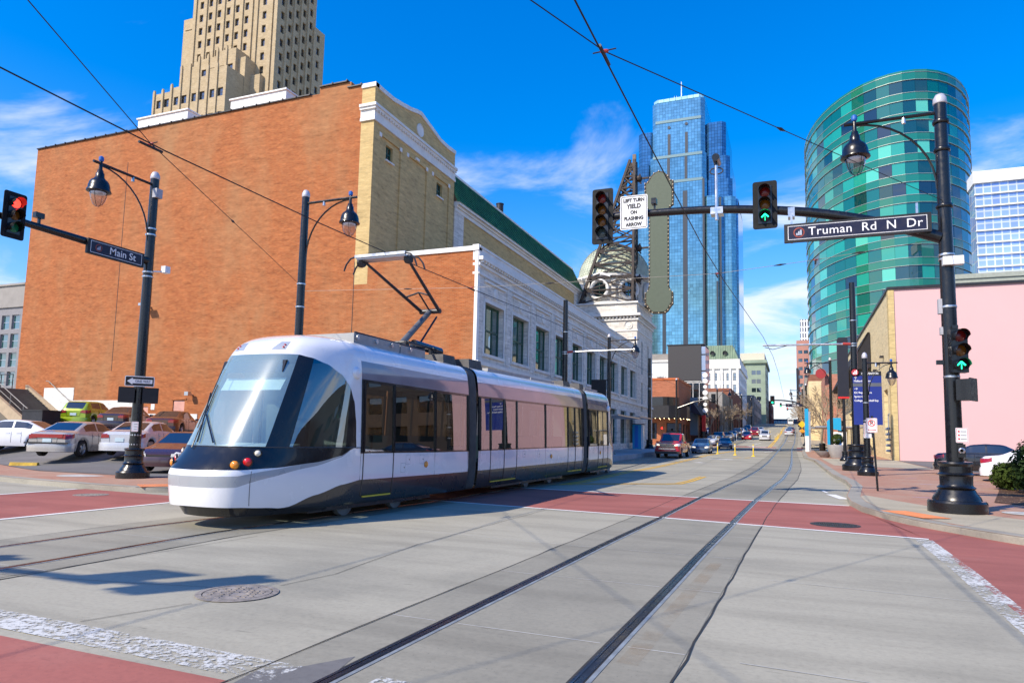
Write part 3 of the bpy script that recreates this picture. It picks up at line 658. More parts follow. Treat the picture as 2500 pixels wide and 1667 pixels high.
# ================================================================ domed corner tower
t = building('domed_tower', 'white terracotta corner tower with pale green tiled dome and round windows', (-18, 76, .7))
TX, TY, TB = -15.0, 72.0, 80.5
m = MB(); ew = [(74.2,75.0,8.9,12.4),(74.2,75.0,4.9,8.0),(77.6,78.4,8.9,12.4),(77.6,78.4,4.9,8.0)]
wall(m, TY, TB, -.3, 14.4, ew, east(TX), .3); wall(m, -23.4, TX, 9, 14.4, [], south(TY)); m.quad((TX,TB,0),(-23.4,TB,0),(-23.4,TB,16),(TX,TB,16))
m.box(-22.9,TX-.05,TY+.1,TB-.1,14.4,16.35); m.build('wall', M_terra, t, world=True)
for w in ew: window(t, (w[0]+w[1])/2, w[2], .8, w[3]-w[2], TX, 'E', G_dark, M_dgreen, .28, 0)
for z0, z1, d in [(13.25,13.42,.08),(14.4,14.6,.15),(14.85,15.1,.42),(16.25,16.42,.1),(5.4,5.65,.12)]:
    MB().box(-23.4-d,TX+d,TY-d,TB+d,z0,z1).build('cornice_band', M_trim, t, world=True)
y = -23.2; dmx = MB().box(-.08,.08,-.1,.1,0,.2).mesh('dentil', M_trim)
while y < TX: obj('dentil', dmx, t, True, (y, TY-.16, 14.62)); y += .38
y = TY+.2
while y < TB: obj('dentil', dmx, t, True, (TX+.16, y, 14.62), (0,0,R(90))); y += .38
MB().lathe([(.42,0),(.42,.07),(.26,.1),(.2,.05),(.001,.06)], 20, axis='y', cap=False).build('medallion', M_trim, t, smooth=40, world=True, loc=(-15.9,TY-.08,13.9))
DC = (-18.7, 77.0)
MB().lathe([(4.45,16.4),(4.45,16.7),(4.1,16.75),(3.95,16.95),(3.95,19.3),(4.15,19.4),(4.3,19.6),(4.3,19.8),(4.0,19.85)], 48, c=(DC[0],DC[1],0), cap=False).build('drum', M_terra, t, smooth=30, world=True)
prof = [(4.05*math.cos(a), 19.8+4.2*math.sin(a)) for a in [i*math.pi/2/14 for i in range(14)]]+[(.12,24.02),(.001,24.05)]
MB().lathe(prof, 48, c=(DC[0],DC[1],0), cap=False).build('dome', M_dome, t, smooth=180, world=True)
# fish-scale tiles on the dome
sc = MB()
for i in range(22):
    a = (i+.3)/22*math.pi/2*.96; r = 4.07*math.cos(a); z = 19.82+4.22*math.sin(a); nn = max(8, int(2*math.pi*r/.42)); hh = .34
    for k in range(nn):
        th = (k+.5*(i % 2))*2*math.pi/nn; w = 2*math.pi*r/nn*.46
        if math.cos(th-R(-60)) < -.35: continue
        er = Vector((math.cos(th), math.sin(th), 0)); et = Vector((-math.sin(th), math.cos(th), 0)); up = (-er*math.sin(a)+Vector((0,0,1))*math.cos(a)); nr = er*math.cos(a)+Vector((0,0,1))*math.sin(a)
        c = Vector((DC[0],DC[1],0))+er*r+Vector((0,0,z))
        sc.add([c-et*w+up*hh*.5, c-et*w-up*hh*.1+nr*.04, c-up*hh*.5+nr*.06, c+et*w-up*hh*.1+nr*.04, c+et*w+up*hh*.5], [(0,1,2,3,4)])
o = sc.build('dome_scales', M_dome, t, world=True); o['kind'] = 'stuff'
for k in range(8):
    th = R(-54)+k*math.pi/4; c = Vector((DC[0]+3.95*math.cos(th), DC[1]+3.95*math.sin(th), 18.1))
    if k in (2,3,4,5): 
        continue
    oc = MB().lathe([(1.15,0),(1.15,.35),(.98,.42),(.82,.3),(.78,.05)], 26, axis='y', cap=False).build('oculus', M_trim, t, smooth=40, world=True, loc=c, rot=(0,0,th-math.pi/2))
    MB().lathe([(.8,.1),(.001,.1)], 24, axis='y', cap=False).build('pane', G_dark, oc)
    MB().bar((-.75,.14,0),(.75,.14,0),.06).bar((0,.14,-.75),(0,.14,.75),.06).build('glazing_bar', M_dgreen, oc)
    br = MB()
    for q in (-.42,.42): a2 = th+q*.93; br.bar((DC[0]+3.95*math.cos(a2),DC[1]+3.95*math.sin(a2),16.6),(DC[0]+4.0*math.cos(a2),DC[1]+4.0*math.sin(a2),19.4),.45,.5)
    br.build('pilaster', M_terra, t, world=True)
    hd = MB(); 
    for q in range(9):
        b0 = -1.35+q*.3; hd.bar(c+Vector((-math.sin(th)*b0, math.cos(th)*b0, 1.25+.45*math.cos(b0)))+Vector((math.cos(th),math.sin(th),0))*.15, c+Vector((-math.sin(th)*(b0+.3), math.cos(th)*(b0+.3), 1.25+.45*math.cos(b0+.3)))+Vector((math.cos(th),math.sin(th),0))*.15, .5,.24)
    hd.build('hood', M_trim, t, world=True)

# truss and blade sign of the theatre
M_truss = mat('truss_steel', (.045,.034,.03), .6, .4, var=.2, mode='pos')
t = thing('sign_truss', 'rusty brown lattice steel truss standing over the domed tower', 'truss', (-16.2, 75.6, 16.4))
base = [(-21.4,72.5),(-15.6,72.5),(-15.6,74.8),(-21.0,75.2)]; apex = [(-16.2,73.7),(-15.7,73.7),(-15.7,74.6),(-16.2,74.6)]
for k in range(4): MB().bar((*base[k],16.5),(*apex[k],32.6),.26).build('leg', M_truss, t, world=True)
def tp(k, u): return Vector((base[k][0]+(apex[k][0]-base[k][0])*u, base[k][1]+(apex[k][1]-base[k][1])*u, 16.5+16.1*u))
U = [0,.09,.18,.27,.36,.45,.54,.63,.72,.8,.88,.95]
for f in range(4):
    b = MB(); g = (f+1) % 4
    for u0, u1 in zip(U, U[1:]):
        b.bar(tp(f,u1), tp(g,u1), .17); b.bar(tp(f,u0), tp(g,u1), .13); b.bar(tp(g,u0), tp(f,u1), .13)
    b.build('lattice', M_truss, t, world=True)
MB().bar((-15.75,73.9,16.4),(-15.75,73.9,33.2),.36).build('mast', mat('mast_steel', (.16,.12,.10), .6, .3, mode='pos'), t, world=True)
for z in (19.2,22.6,26.4,30.4):
    b = MB().bar((-15.75,73.9,z),(-14.2,73.9,z),.18); 
    b.lathe([(.05,-.3),(.34,-.2),(.38,0),(.34,.2),(.05,.3)], 10, axis='x', c=(-15.2,73.9,z)); b.bar((-15.9,73.8,z+.8),(-15.0,73.9,z-.6),.14); b.bar((-15.9,73.8,z-.9),(-15.1,73.9,z+.5),.14); b.build('bracket', M_truss, t, world=True)
t = thing('blade_sign', 'tall blank olive grey blade sign with a border of light bulbs', 'sign', (-13, 74, 15.5))
M_olive = mat('olive_panel', (.085,.11,.075), .6, var=.05, mode='pos'); M_gold = mat('sign_rim', (.06,.042,.025), .5, .3, var=.2, mode='pos')
half = [(0,15.3),(.7,15.35),(1.0,15.6),(1.22,16.0),(1.5,16.3),(1.5,17.5),(1.22,17.75),(1.05,18.3),(1.05,26.4),(1.25,26.95),(1.55,27.15),(1.55,29.75),(1.25,29.85),(.98,30.35),(.55,30.8),(0,31.0)]
out = [(a, z) for a, z in half]+[(-a, z) for a, z in reversed(half[1:-1])]
MB().prism([(a*.88, 15.3+(z-15.3)*.98+.16) for a, z in out], 0, .56, lambda a, b, c: (-13.05+a, 73.72+c, b)).build('panel', M_olive, t, world=True)
MB().prism(out, 0, .44, lambda a, b, c: (-13.05+a, 73.78+c, b)).build('rim', M_gold, t, world=True)
bm_ = MB().lathe([(.001,-.07),(.05,-.05),(.07,0),(.05,.05),(.001,.07)], 6, cap=False).mesh('bulb', mat('bulb_glass', (.75,.62,.42), .25, var=.1), smooth=180)
pts = dense([(a, z) for a, z in out]+[out[0]], .42); last = None
for k, (a, z) in enumerate(pts[:-1]): obj('bulb', bm_, t, True, (-13.05+a*.965, 73.70, 15.3+(z-15.3)*.993+.06))
# ================================================================ art deco limestone skyscraper
t = building('art_deco_tower', 'tan stepped art deco skyscraper rising behind the brick wall', (-131, 140, 0))
cols = [-142.7,-139.6,-136.6,-133.5,-130.5,-127.4,-121.6]; rowz = [80+3.64*i for i in range(15)]
YP = 130
hol = [(c-.6, c+.6, z, z+2.0) for c in cols for z in rowz]
m = MB(); wall(m, -145.3, -117.4, 30, 136, hol, south(YP), .5)
ecol = [131.9,134.6,137.3,140.0,142.7,146.0]; eh = [(c-.62, c+.62, z+(1.8 if i % 2 else 0), z+2.0+(1.8 if i % 2 else 0)) for i, c in enumerate(ecol) for z in rowz if not (i == 5 and z > 107)]
wall(m, YP, 144.6, 30, 136, [h for h in eh if h[1] < 144.6], east(-117.4), .5)
wall(m, 144.6, 148.6, 30, 110.9, [h for h in eh if h[0] > 144.6], east(-117.4), .5)
m.quad((-117.4,148.6,110.9),(-117.4,144.6,110.9),(-140,144.6,110.9),(-140,148.6,110.9)); m.quad((-117.4,144.6,100),(-140,144.6,100),(-140,144.6,136),(-117.4,144.6,136)); wall(m, 130, 160, 30, 136, [], west(-145.3))
m.build('shaft', M_stone, t, world=True)
for c in cols:
    for z in rowz: window(t, c, z, 1.2, 2.0, YP, 'S', G_dark, M_dark, .45, 0)
for i, c in enumerate(ecol):
    for z in rowz:
        if not (i == 5 and z > 107): window(t, c, z+(1.8 if i % 2 else 0), 1.24, 2.0, -117.4, 'E', G_dark, M_dark, .45, 0)
for k, c in enumerate([-144.9,-141.15,-138.1,-135.05,-132.0,-128.95,-125.6,-123.9,-119.3,-117.8]):
    MB().box(c-(.5 if k not in (6,7) else .35), c+(.5 if k not in (6,7) else .35), YP-.32, YP+.05, 30, 136).build('pier', M_stone, t, world=True)
for y in (133.2,135.9,138.6,141.3,144.0): MB().box(-117.45,-117.0,y-.35,y+.35,30,134 if y < 144 else 110).build('pier', M_stone, t, world=True)
MB().box(-149.9,-145.3,131,158,30,111.7).box(-149.2,-146.4,130.8,158.5,108.5,111.2).build('west_shoulder', M_stone, t, world=True)
def setback(x0, x1, y0, ztops, zw, nm):
    """projecting lower block with pointed piers, steps per bay and one row of windows"""
    n = len(ztops); bw = (x1-x0)/n; m = MB(); hol = []
    for i, zt in enumerate(ztops):
        a = x0+i*bw; cx = a+bw/2
        for z in zw: 
            if z+2.2 < zt-1.5:
                hol.append((cx-bw*.36, cx-bw*.06, z, z+2.1)); hol.append((cx+bw*.06, cx+bw*.36, z, z+2.1))
    for i, zt in enumerate(ztops):
        a = x0+i*bw; wall(m, a, a+bw, 30, zt, [h for h in hol if a < h[0] < a+bw], south(y0), .4); m.quad((a,y0,zt),(a+bw,y0,zt),(a+bw,YP,zt),(a,YP,zt))
        if i == n-1 or ztops[i+1] != zt: m.quad((a+bw,y0,30),(a+bw,YP+(8 if i == n-1 else 0),30),(a+bw,YP+(8 if i == n-1 else 0),zt),(a+bw,y0,zt))
        if i == 0 or ztops[i-1] != zt: m.quad((a,y0,30),(a,y0,zt),(a,YP,zt),(a,YP,30))
    m.build('setback', M_stone, t, world=True)
    for h in hol: window(t, (h[0]+h[1])/2, h[2], h[1]-h[0], h[3]-h[2], y0, 'S', G_dark, M_dark, .35, 0)
    for i, zt in enumerate(ztops):
        for q in (0, .5): 
            a = x0+(i+q)*bw; MB().box(a-.3,a+.3,y0-.3,y0+.1,30,zt+.7).box(a-.2,a+.2,y0-.25,y0+.1,zt+.7,zt+1.0).build('pier', M_stone, t, world=True)
setback(-143.1, -125.6, 125.5, [93.7,95.1,96.2], [75.3,81.1,90.2,86.4], 'upper')
setback(-146.6, -123.6, 121.0, [85.3,86.1,87.4,88.9], [71.0,75.5,81.5], 'lower')
MB().box(-125.6,-123.4,126.5,YP+1,30,94).box(-123.4,-120.5,128.5,YP+1,30,90).build('side_step', M_stone, t, world=True)

# ================================================================ blue glass skyscraper
def curtain(name, c_cell, c_line, cw, ch, lw, refl):
    m, t_, b = nodes(name); g = t_.nodes.new('ShaderNodeNewGeometry'); sp = t_.nodes.new('ShaderNodeSeparateXYZ'); t_.links.new(g.outputs['Position'], sp.inputs[0])
    ad = t_.nodes.new('ShaderNodeMath'); ad.operation = 'ADD'; t_.links.new(sp.outputs[0], ad.inputs[0]); t_.links.new(sp.outputs[1], ad.inputs[1])
    cb = t_.nodes.new('ShaderNodeCombineXYZ'); t_.links.new(ad.outputs[0], cb.inputs[0]); t_.links.new(sp.outputs[2], cb.inputs[1])
    bt = t_.nodes.new('ShaderNodeTexBrick'); bt.offset = 0; bt.inputs['Scale'].default_value = 1; bt.inputs['Brick Width'].default_value = cw; bt.inputs['Row Height'].default_value = ch
    bt.inputs['Mortar Size'].default_value = lw; bt.inputs['Bias'].default_value = 0; bt.inputs['Color1'].default_value = (*c_cell, 1); bt.inputs['Color2'].default_value = (*[x*1.25 for x in c_cell], 1); bt.inputs['Mortar'].default_value = (*c_line, 1)
    t_.links.new(cb.outputs[0], bt.inputs['Vector'])
    wn = t_.nodes.new('ShaderNodeTexWhiteNoise'); wn.noise_dimensions = '2D'
    sn = t_.nodes.new('ShaderNodeVectorMath'); sn.operation = 'SNAP'; t_.links.new(cb.outputs[0], sn.inputs[0]); sn.inputs[1].default_value = (cw, ch, 1); t_.links.new(sn.outputs[0], wn.inputs['Vector'])
    n = noise(t_, coords(t_, 'pos', (.02,.02,.02)), 1.3, 4)
    c = mix(t_, bt.outputs[0], ramp(t_, n, [(.3, .72), (.7, 1.3)]), .8, 'MULTIPLY'); c = mix(t_, c, ramp(t_, wn.outputs['Value'], [(0, .85), (1, 1.15)]), .8, 'MULTIPLY')
    t_.links.new(c, b.inputs['Base Color']); b.inputs['Metallic'].default_value = refl; b.inputs['Roughness'].default_value = .07
    bp = t_.nodes.new('ShaderNodeBump'); bp.inputs['Strength'].default_value = .02; bp.inputs['Distance'].default_value = .12; t_.links.new(noise(t_, coords(t_, 'pos'), .45, 1), bp.inputs['Height']); t_.links.new(bp.outputs[0], b.inputs['Normal'])
    MATS[name] = m; return m
M_curt = curtain('blue_curtain_wall', (.175,.375,.45), (.05,.11,.14), 1.68, 1.9, .06, .74)
M_curt2 = curtain('dark_curtain_wall', (.07,.20,.33), (.03,.06,.09), 1.68, 1.9, .085, .75)
M_slot = mat('slot_panel', (.035,.045,.06), .4, var=.1, mode='pos')
M_lite = curtain('pale_crown_glass', (.50,.80,.74), (.16,.3,.3), 3.4, 2.6, .16, .5)
t = building('blue_glass_tower', 'tall stepped blue mirrored glass skyscraper behind the blade sign', (-55, 420, 13))
def gb(x0, x1, y0, z1, mt=M_curt, nm='glass_block', z0=10, d=46, ch=2.2):
    P = [(x0+ch,y0),(x1-ch,y0),(x1,y0+ch),(x1,y0+d),(x0,y0+d),(x0,y0+ch)]
    return MB().prism(P, z0, z1).build(nm, mt, t, world=True)
gb(-75.0,-44.6,401.5,203.2); gb(-74.2,-45.4,401.2,205.0,M_lite,'crown_band',203.2,44)
gb(-76.0,-43.8,399.2,168.9); gb(-76.6,-43.4,397.2,152.9); gb(-83.9,-30.6,403,141,M_curt)
gb(-44.8,-33.2,404,187.7,M_curt2); gb(-44.6,-31.0,402.5,166.5,M_curt2); gb(-45.0,-29.6,400.4,152.0,M_curt2); gb(-45.2,-35.2,396.6,141.5); gb(-36.2,-28.0,400,141.2); gb(-29.0,-27.2,404,140.5,M_curt2)
gb(-83.9,-74.0,404,187.0,M_curt2); gb(-84.2,-75,402,166,M_curt2); gb(-84.4,-75,400.5,150,M_curt)
for x0, x1, y, z0, z1 in [(-65.8,-64.2,401.3,168.9,183),(-55.8,-54.2,401.3,168.9,183),(-65.8,-64.2,399.0,153,167.5),(-55.8,-54.2,399.0,153,167.5),(-56.6,-54.0,397.0,14,146),(-45.6,-44.4,396.4,14,152),(-36.4,-35.4,396.8,14,140),(-68.2,-66.2,397.0,14,146),(-38.3,-37.3,396.5,14,92)]:
    MB().box(x0,x1,y,y+.6,z0,z1).build('dark_slot', M_slot, t, world=True)
for x0, x1, y, z in [(-75,-44.6,401.2,190.2),(-76,-43.8,398.9,167.6),(-76.6,-43.4,396.9,151.4)]: MB().box(x0+2,x1-2,y,y+.4,z,z+1.6).build('pale_band', mat('pale_spandrel', (.20,.30,.31), .3, .3, mode='pos'), t, world=True)
for x, z in ((-65,187.0),(-55,188.0)): MB().lathe([(.9,0),(.9,.3),(.001,.3)], 16, axis='y', c=(x,401.1,z)).build('round_vent', M_slot, t, world=True)
MB().lathe([(.35,0),(.2,13),(.03,14)], 8, c=(-59,410,205)).build('aerial', M_wpaint, t, world=True)
for x in (-62.5,-61.3): MB().lathe([(.15,0),(.1,3.2)], 6, c=(x,406,205)).build('aerial', M_wpaint, t, world=True)

# ================================================================ round green glass tower
t = building('round_glass_tower', 'curved green glass office tower with pale horizontal bands on the right', (18.6, 162, 2))
EC, EA, EB, EN, FH, ROT = (19.07, 169.3), 15.3, 29.0, 46, 3.86, .06
def ell(th, k=0):
    x, y = (EA+k)*math.cos(th), (EB+k)*math.sin(th); return Vector((EC[0]+x*math.cos(ROT)-y*math.sin(ROT), EC[1]+x*math.sin(ROT)+y*math.cos(ROT), 0))
ths = [2*math.pi*i/EN for i in range(EN+1)]
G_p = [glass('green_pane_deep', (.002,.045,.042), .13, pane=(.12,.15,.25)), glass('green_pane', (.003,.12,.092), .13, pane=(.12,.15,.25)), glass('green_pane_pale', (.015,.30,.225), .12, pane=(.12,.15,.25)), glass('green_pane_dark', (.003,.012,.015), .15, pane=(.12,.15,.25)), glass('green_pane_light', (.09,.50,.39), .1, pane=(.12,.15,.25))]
M_spand = glass('green_spandrel', (.012,.17,.105), .11, .03)
M_fasc = mat('fascia_metal', (.40,.47,.42), .4, .5, var=.1, mode='pos')
ztop = 70.4; floors = 17
G_m = [MB().quad((-.5,0,-.5),(.5,0,-.5),(.5,0,.5),(-.5,0,.5)).mesh('pane', g) for g in G_p]
random.seed(8); hid = MB(); cnt = 0
for f in range(floors):
    zt = ztop-f*FH; zs = zt-1.45; zb = zt-FH
    vs = [ell(a, .12) for a in ths]
    sp = MB(); sp.add([(v.x,v.y,zs) for v in vs]+[(v.x,v.y,zt) for v in vs], [(i,i+1,EN+2+i,EN+1+i) for i in range(EN)]); sp.build('spandrel', M_spand, t, world=True)
    fa = MB()
    for zz in (zs, zt-.02):
        i0 = [ell(a, .0) for a in ths]; o0 = [ell(a, .2) for a in ths]
        fa.add([(v.x,v.y,zz) for v in i0]+[(v.x,v.y,zz) for v in o0]+[(v.x,v.y,zz+.075) for v in o0]+[(v.x,v.y,zz+.075) for v in i0], [q for i in range(EN) for q in [(i,EN+1+i,EN+2+i,i+1),(EN+1+i,2*EN+2+i,2*EN+3+i,EN+2+i),(2*EN+2+i,3*EN+3+i,3*EN+4+i,2*EN+3+i)]])
    fa.build('fascia', M_fasc, t, world=True)
    lit = random.randrange(EN)
    for i in range(EN):
        a = (ths[i]+ths[i+1])/2; P = (ell(ths[i])+ell(ths[i+1]))/2; d = ell(ths[i+1])-ell(ths[i]); nrm = Vector((d.y,-d.x,0)).normalized()
        front = nrm.dot(Vector((0,0,0))-P) > 0
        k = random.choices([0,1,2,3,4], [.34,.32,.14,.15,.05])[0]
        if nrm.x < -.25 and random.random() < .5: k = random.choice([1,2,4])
        if front and cnt < 300 and zb > 11:
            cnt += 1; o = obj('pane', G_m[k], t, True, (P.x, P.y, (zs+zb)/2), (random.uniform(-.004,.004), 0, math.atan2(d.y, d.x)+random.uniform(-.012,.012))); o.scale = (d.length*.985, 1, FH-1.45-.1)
        else:
            p, q = ell(ths[i]), ell(ths[i+1]); hid.quad((p.x,p.y,zb),(q.x,q.y,zb),(q.x,q.y,zs),(p.x,p.y,zs))
o = hid.build('pane_rest', G_p[1], t, world=True); o['kind'] = 'stuff'
cp = [ell(a, .1) for a in ths[:-1]]; MB().poly([(v.x,v.y,ztop) for v in cp]).build('roof', M_roof, t, world=True)
cr = MB(); i0 = [ell(a, .1) for a in ths]
cr.add([(v.x,v.y,ztop) for v in i0]+[(v.x,v.y,ztop+.5) for v in i0], [(i,i+1,EN+2+i,EN+1+i) for i in range(EN)]).build('parapet', M_spand, t, world=True)
MB().bar((24,146,ztop),(24,146,ztop+1.4),.1).bar((23.5,146,ztop+1.4),(24.6,146,ztop+1.5),.5,.2).build('roof_aerial', M_wpaint, t, world=True)
MB().bar((5.2,165,ztop),(5.2,165,ztop+1.2),.1).build('roof_aerial', M_dark, t, world=True)

# ================================================================ pale lattice office block at the right edge
t = building('pale_office_block', 'pale blue white office block with grid of fins at the right edge', (40, 128, 2))
M_pale = curtain('pale_grid_glass', (.30,.42,.72), (.78,.78,.8), 1.05, 1.85, .09, .35)
MB().box(25.9,60,120,123.5,3,41.3).build('glazed_wall', M_pale, t, world=True)
MB().box(25.7,60.2,119.6,123.6,41.3,43.1).build('parapet', M_wpaint, t, world=True)
z = 39.5
while z > 15: MB().box(25.8,60,119.7,119.98,z,z+.2).build('floor_band', M_wpaint, t, world=True); z -= 1.85
MB().box(22.6,60,118.4,119.9,3,26.6).box(22.4,60,118.2,119.5,26.6,27.3).build('podium', mat('grey_green_podium', (.33,.36,.31), .7, mode='pos'), t, world=True)

# ================================================================ cream building with blank pink wall
t = None
t = building('cream_building', 'cream building with a large blank pink side wall and black awning', (12, 80, .6))
XB = 7.0; YB = 60
m = MB(); hb = [(62.5,65.0,1.2,6.3),(74.5,80,1.4,12.4),(96,104,1.5,6)]
wall(m, YB, 112, 0, 13.75, hb, west(XB), .6); m.quad((XB,YB,13.75),(17,YB,13.75),(17,112,13.75),(XB,112,13.75)); m.build('stucco_wall', M_cream, t, world=True)
MB().box(XB-.06,XB+.35,YB-.05,YB+.75,.3,13.8).build('corner_pier', brick_mat('buff_corner', (.60,.45,.20), (.64,.5,.24), (.5,.4,.22), stain=.2), t, world=True)
MB().box(XB-.12,17,YB-.12,YB+.4,13.75,13.95).build('roof_edge', M_dark, t, world=True)
MB().box(XB-.12,XB+.4,YB+.4,112,13.75,13.95).build('roof_edge', M_dark, t, world=True)
m = MB(); wall(m, XB+.36, 17, 0, 13.75, [], south(YB+.02)); m.build('pink_wall', mat('pink_panel', (.70,.43,.425), .75, var=.015, mode='pos', scale=.3), t, world=True)
for h in hb: window(t, (h[0]+h[1])/2, h[2], h[1]-h[0], h[3]-h[2], XB, 'W', G_dark, M_dark, .5, 2)
MB().hexa([(XB-.05,74.2,9.2),(XB-.05,111,9.2),(XB-1.9,111,9.2),(XB-1.9,76.5,9.2)], [(XB-.05,74.2,12.6),(XB-.05,111,12.6),(XB-.25,111,12.6),(XB-.25,74.2,12.6)]).build('awning', mat('black_awning', (.02,.018,.02), .8, mode='pos'), t, world=True)
for k, y in enumerate((64.5,67.2,69.8,72.3)): MB().box(XB-.28,XB-.02,y-.25,y+.25,9.0-.3*k,9.16-.3*k).build('wall_lamp', M_dark, t, world=True)
gm = MB().tube([(XB-.15,61.3,4.2),(XB-.15,61.3,2.2)],.05).tube([(XB-.15,61.3,4.2),(XB-.15,60.6,4.2)],.05)
for k in range(5):
    for y in (60.6,61.0,61.4): gm.lathe([(.11,0),(.14,.1),(.11,.2)], 10, c=(XB-.25,y,1.3+k*.42))
gm.build('gas_meter', mat('meter_grey', (.33,.36,.4), .5, .4, mode='pos'), t, world=True)

block_late = True
# ================================================================ grey office at the far left
t = building('grey_office', 'low grey office building with ribbon windows at the left edge', (-105, 66, 5))
hg = []
for i in range(10):
    for j in range(4): hg.append((-114+i*2.05, -112.4+i*2.05, 7.2+j*2.5, 9.1+j*2.5))
m = MB(); wall(m, -118, -93.3, 3, 17.6, hg, south(60), .3); wall(m, 60, 90, 3, 20.6, [], east(-93.3)); m.build('wall', mat('pale_concrete', (.24,.235,.25), .8, mode='pos'), t, world=True)
MB().box(-118,-93.1,59.8,90,17.6,20.5).box(-118,-93,59.6,90,20.5,20.75).build('fascia', M_grey, t, world=True)
for h in hg: window(t, (h[0]+h[1])/2, h[2], 1.6, 1.9, 60, 'S', G_teal, M_steel, .25, 0, True)
# retaining wall, stairs and landing beside the lot
t = thing('retaining_wall', 'white painted retaining wall left of the concrete stair', 'wall', (-60, 31, 1.5))
MB().box(-90,-48.7,31.0,31.35,0,4.05).build('wall', M_wpaint, t, world=True); MB().box(-90,-48.6,30.95,31.4,4.05,4.2).build('cap', M_grey, t, world=True)
MB().box(-90,-48.7,31.4,60,3.9,4.1).build('terrace', M_walkc, t, world=True)
t = thing('stairway', 'concrete stair with metal handrails climbing to the left beside the brick wall', 'stairs', (-46.5, 30.7, 1.8))
M_step = mat('stair_concrete', (.17,.15,.12), .9, mode='pos'); nst = 14
for i in range(nst):
    x = -44.7-.285*i; z = 2.0+.165*(i+1)-.165; MB().box(-48.7,x,29.3,31.9,z,z+.165).build('step', M_step, t, world=True)
for y, nm in ((29.1,'stringer'),(31.95,'stringer')):
    MB().hexa([(-44.4,y,1.4),(-44.4,y+.22,1.4),(-48.8,y+.22,3.9),(-48.8,y,3.9)], [(-44.4,y,2.25),(-44.4,y+.22,2.25),(-48.8,y+.22,4.65),(-48.8,y,4.65)]).build(nm, mat('stringer_tan', (.46,.36,.24), .85, mode='pos'), t, world=True)
hr = MB().tube([(-44.2,29.2,2.9),(-44.5,29.2,3.05),(-48.6,29.2,5.35),(-49.2,29.2,5.4)],.03)
for q in range(4): x = -44.6-q*1.3; hr.tube([(x,29.2,2.2+q*.73),(x,29.2,3.1+q*.73)],.025)
hr.tube([(-44.5,29.2,2.65),(-48.6,29.2,4.95)],.02); hr.build('handrail', mat('grey_rail', (.22,.21,.2), .5, .3, mode='pos'), t, world=True)
MB().tube([(-43.6,32.05,3.0),(-46.6,32.05,4.85),(-46.9,32.05,4.9)],.03).build('handrail', MATS['grey_rail'], t, world=True)
t = thing('terrace_railing', 'dark metal railing on the terrace at the left edge', 'railing', (-52, 31.2, 4.2))
hr = MB()
for i in range(10): hr.tube([(-49-i*1.2,31.2,4.2),(-49-i*1.2,31.2,5.3)],.03)
hr.tube([(-49,31.2,5.3),(-60,31.2,5.3)],.03).tube([(-49,31.2,4.75),(-60,31.2,4.75)],.02); hr.build('rail', M_dark, t, world=True)
for i in range(1): pass
MB().tube([(-49.4,30.2,4.0),(-57,30.2,1.8),(-60,30.2,1.0)],.04).build('handrail', M_dark, t, world=True)

# ================================================================ buildings along the street, left side
def block(name, label, x0, x1, y0, y1, z1, mt, z0=None, s=None, e=None, w=None, gl=None, fm=None, d=.3, roofm=None, cat='building'):
    """s/e/w: (first, step, count, width, z-first, z-step, z-count, height)"""
    z0 = z0 if z0 is not None else zg(y0)-.5; t = building(name, label, ((x0+x1)/2, y0, z0+.5), cat); m = MB()
    def hl(q): return [(q[0]+i*q[1], q[0]+i*q[1]+q[3], q[4]+j*q[5], q[4]+j*q[5]+q[7]) for i in range(q[2]) for j in range(q[6])] if q else []
    wall(m, x0, x1, z0, z1, hl(s), south(y0), d); wall(m, y0, y1, z0, z1, hl(e), east(x1), d); wall(m, y0, y1, z0, z1, hl(w), west(x0), d)
    m.build('wall', mt, t, world=True); MB().box(x0+.02,x1-.02,y0+.02,y1-.02,z1-.2,z1-.05).build('roof', roofm or M_roof, t, world=True)
    for h in hl(s): window(t, (h[0]+h[1])/2, h[2], h[1]-h[0], h[3]-h[2], y0, 'S', gl, fm, d*.85, 0)
    for h in hl(e): window(t, (h[0]+h[1])/2, h[2], h[1]-h[0], h[3]-h[2], x1, 'E', gl, fm, d*.85, 0)
    for h in hl(w): window(t, (h[0]+h[1])/2, h[2], h[1]-h[0], h[3]-h[2], x0, 'W', gl, fm, d*.85, 0)
    return t
M_orange = mat('orange_coping', (.55,.13,.03), .6, mode='pos')
t = block('brick_corner_bar', 'low red brick corner building with orange coping and dark rounded marquee', -26, -15.6, 104, 118, 10.9, brick_mat('warm_brick', (.42,.12,.05), (.48,.15,.07), (.4,.25,.18), stain=.3), s=(-24.5,3.6,3,2.2,2.2,3,1,2.4), e=(105.5,3.4,3,2.2,2.2,3,1,2.4), gl=G_dark, fm=M_dark)
MB().box(-26.1,-15.5,103.9,118,10.9,11.2).build('coping', M_orange, t, world=True)
t = thing('dark_marquee', 'dark rounded marquee with rows of small light bulbs under it', 'marquee', (-16.6, 103, 5.3))
dk = [(-20.4,104),(-20.4,102.2),(-19,101),(-16.4,100.6),(-14.9,101.4),(-14.2,103),(-14.2,106)]
MB().prism(dk, 5.2, 7.0).build('fascia', M_dark, t, world=True); MB().prism([(-19.4,104),(-19.2,102.4),(-17.4,101.7),(-16,102.3),(-15.4,104)], 7.0, 8.3).build('upper_drum', M_black, t, world=True)
bb = MB().lathe([(.001,-.06),(.06,0),(.001,.06)], 6, cap=False).mesh('bulb', mat('lit_bulb', (1,.8,.5), .4, var=0, emit=(1,.72,.38), estr=5))
for (x, y) in dense(dk, .62): obj('bulb', bb, t, True, (x, y-.05, 5.14))
for (x, y) in dense(dk[1:-1], 1.3): obj('bulb', bb, t, True, (x, y+.5, 5.02))
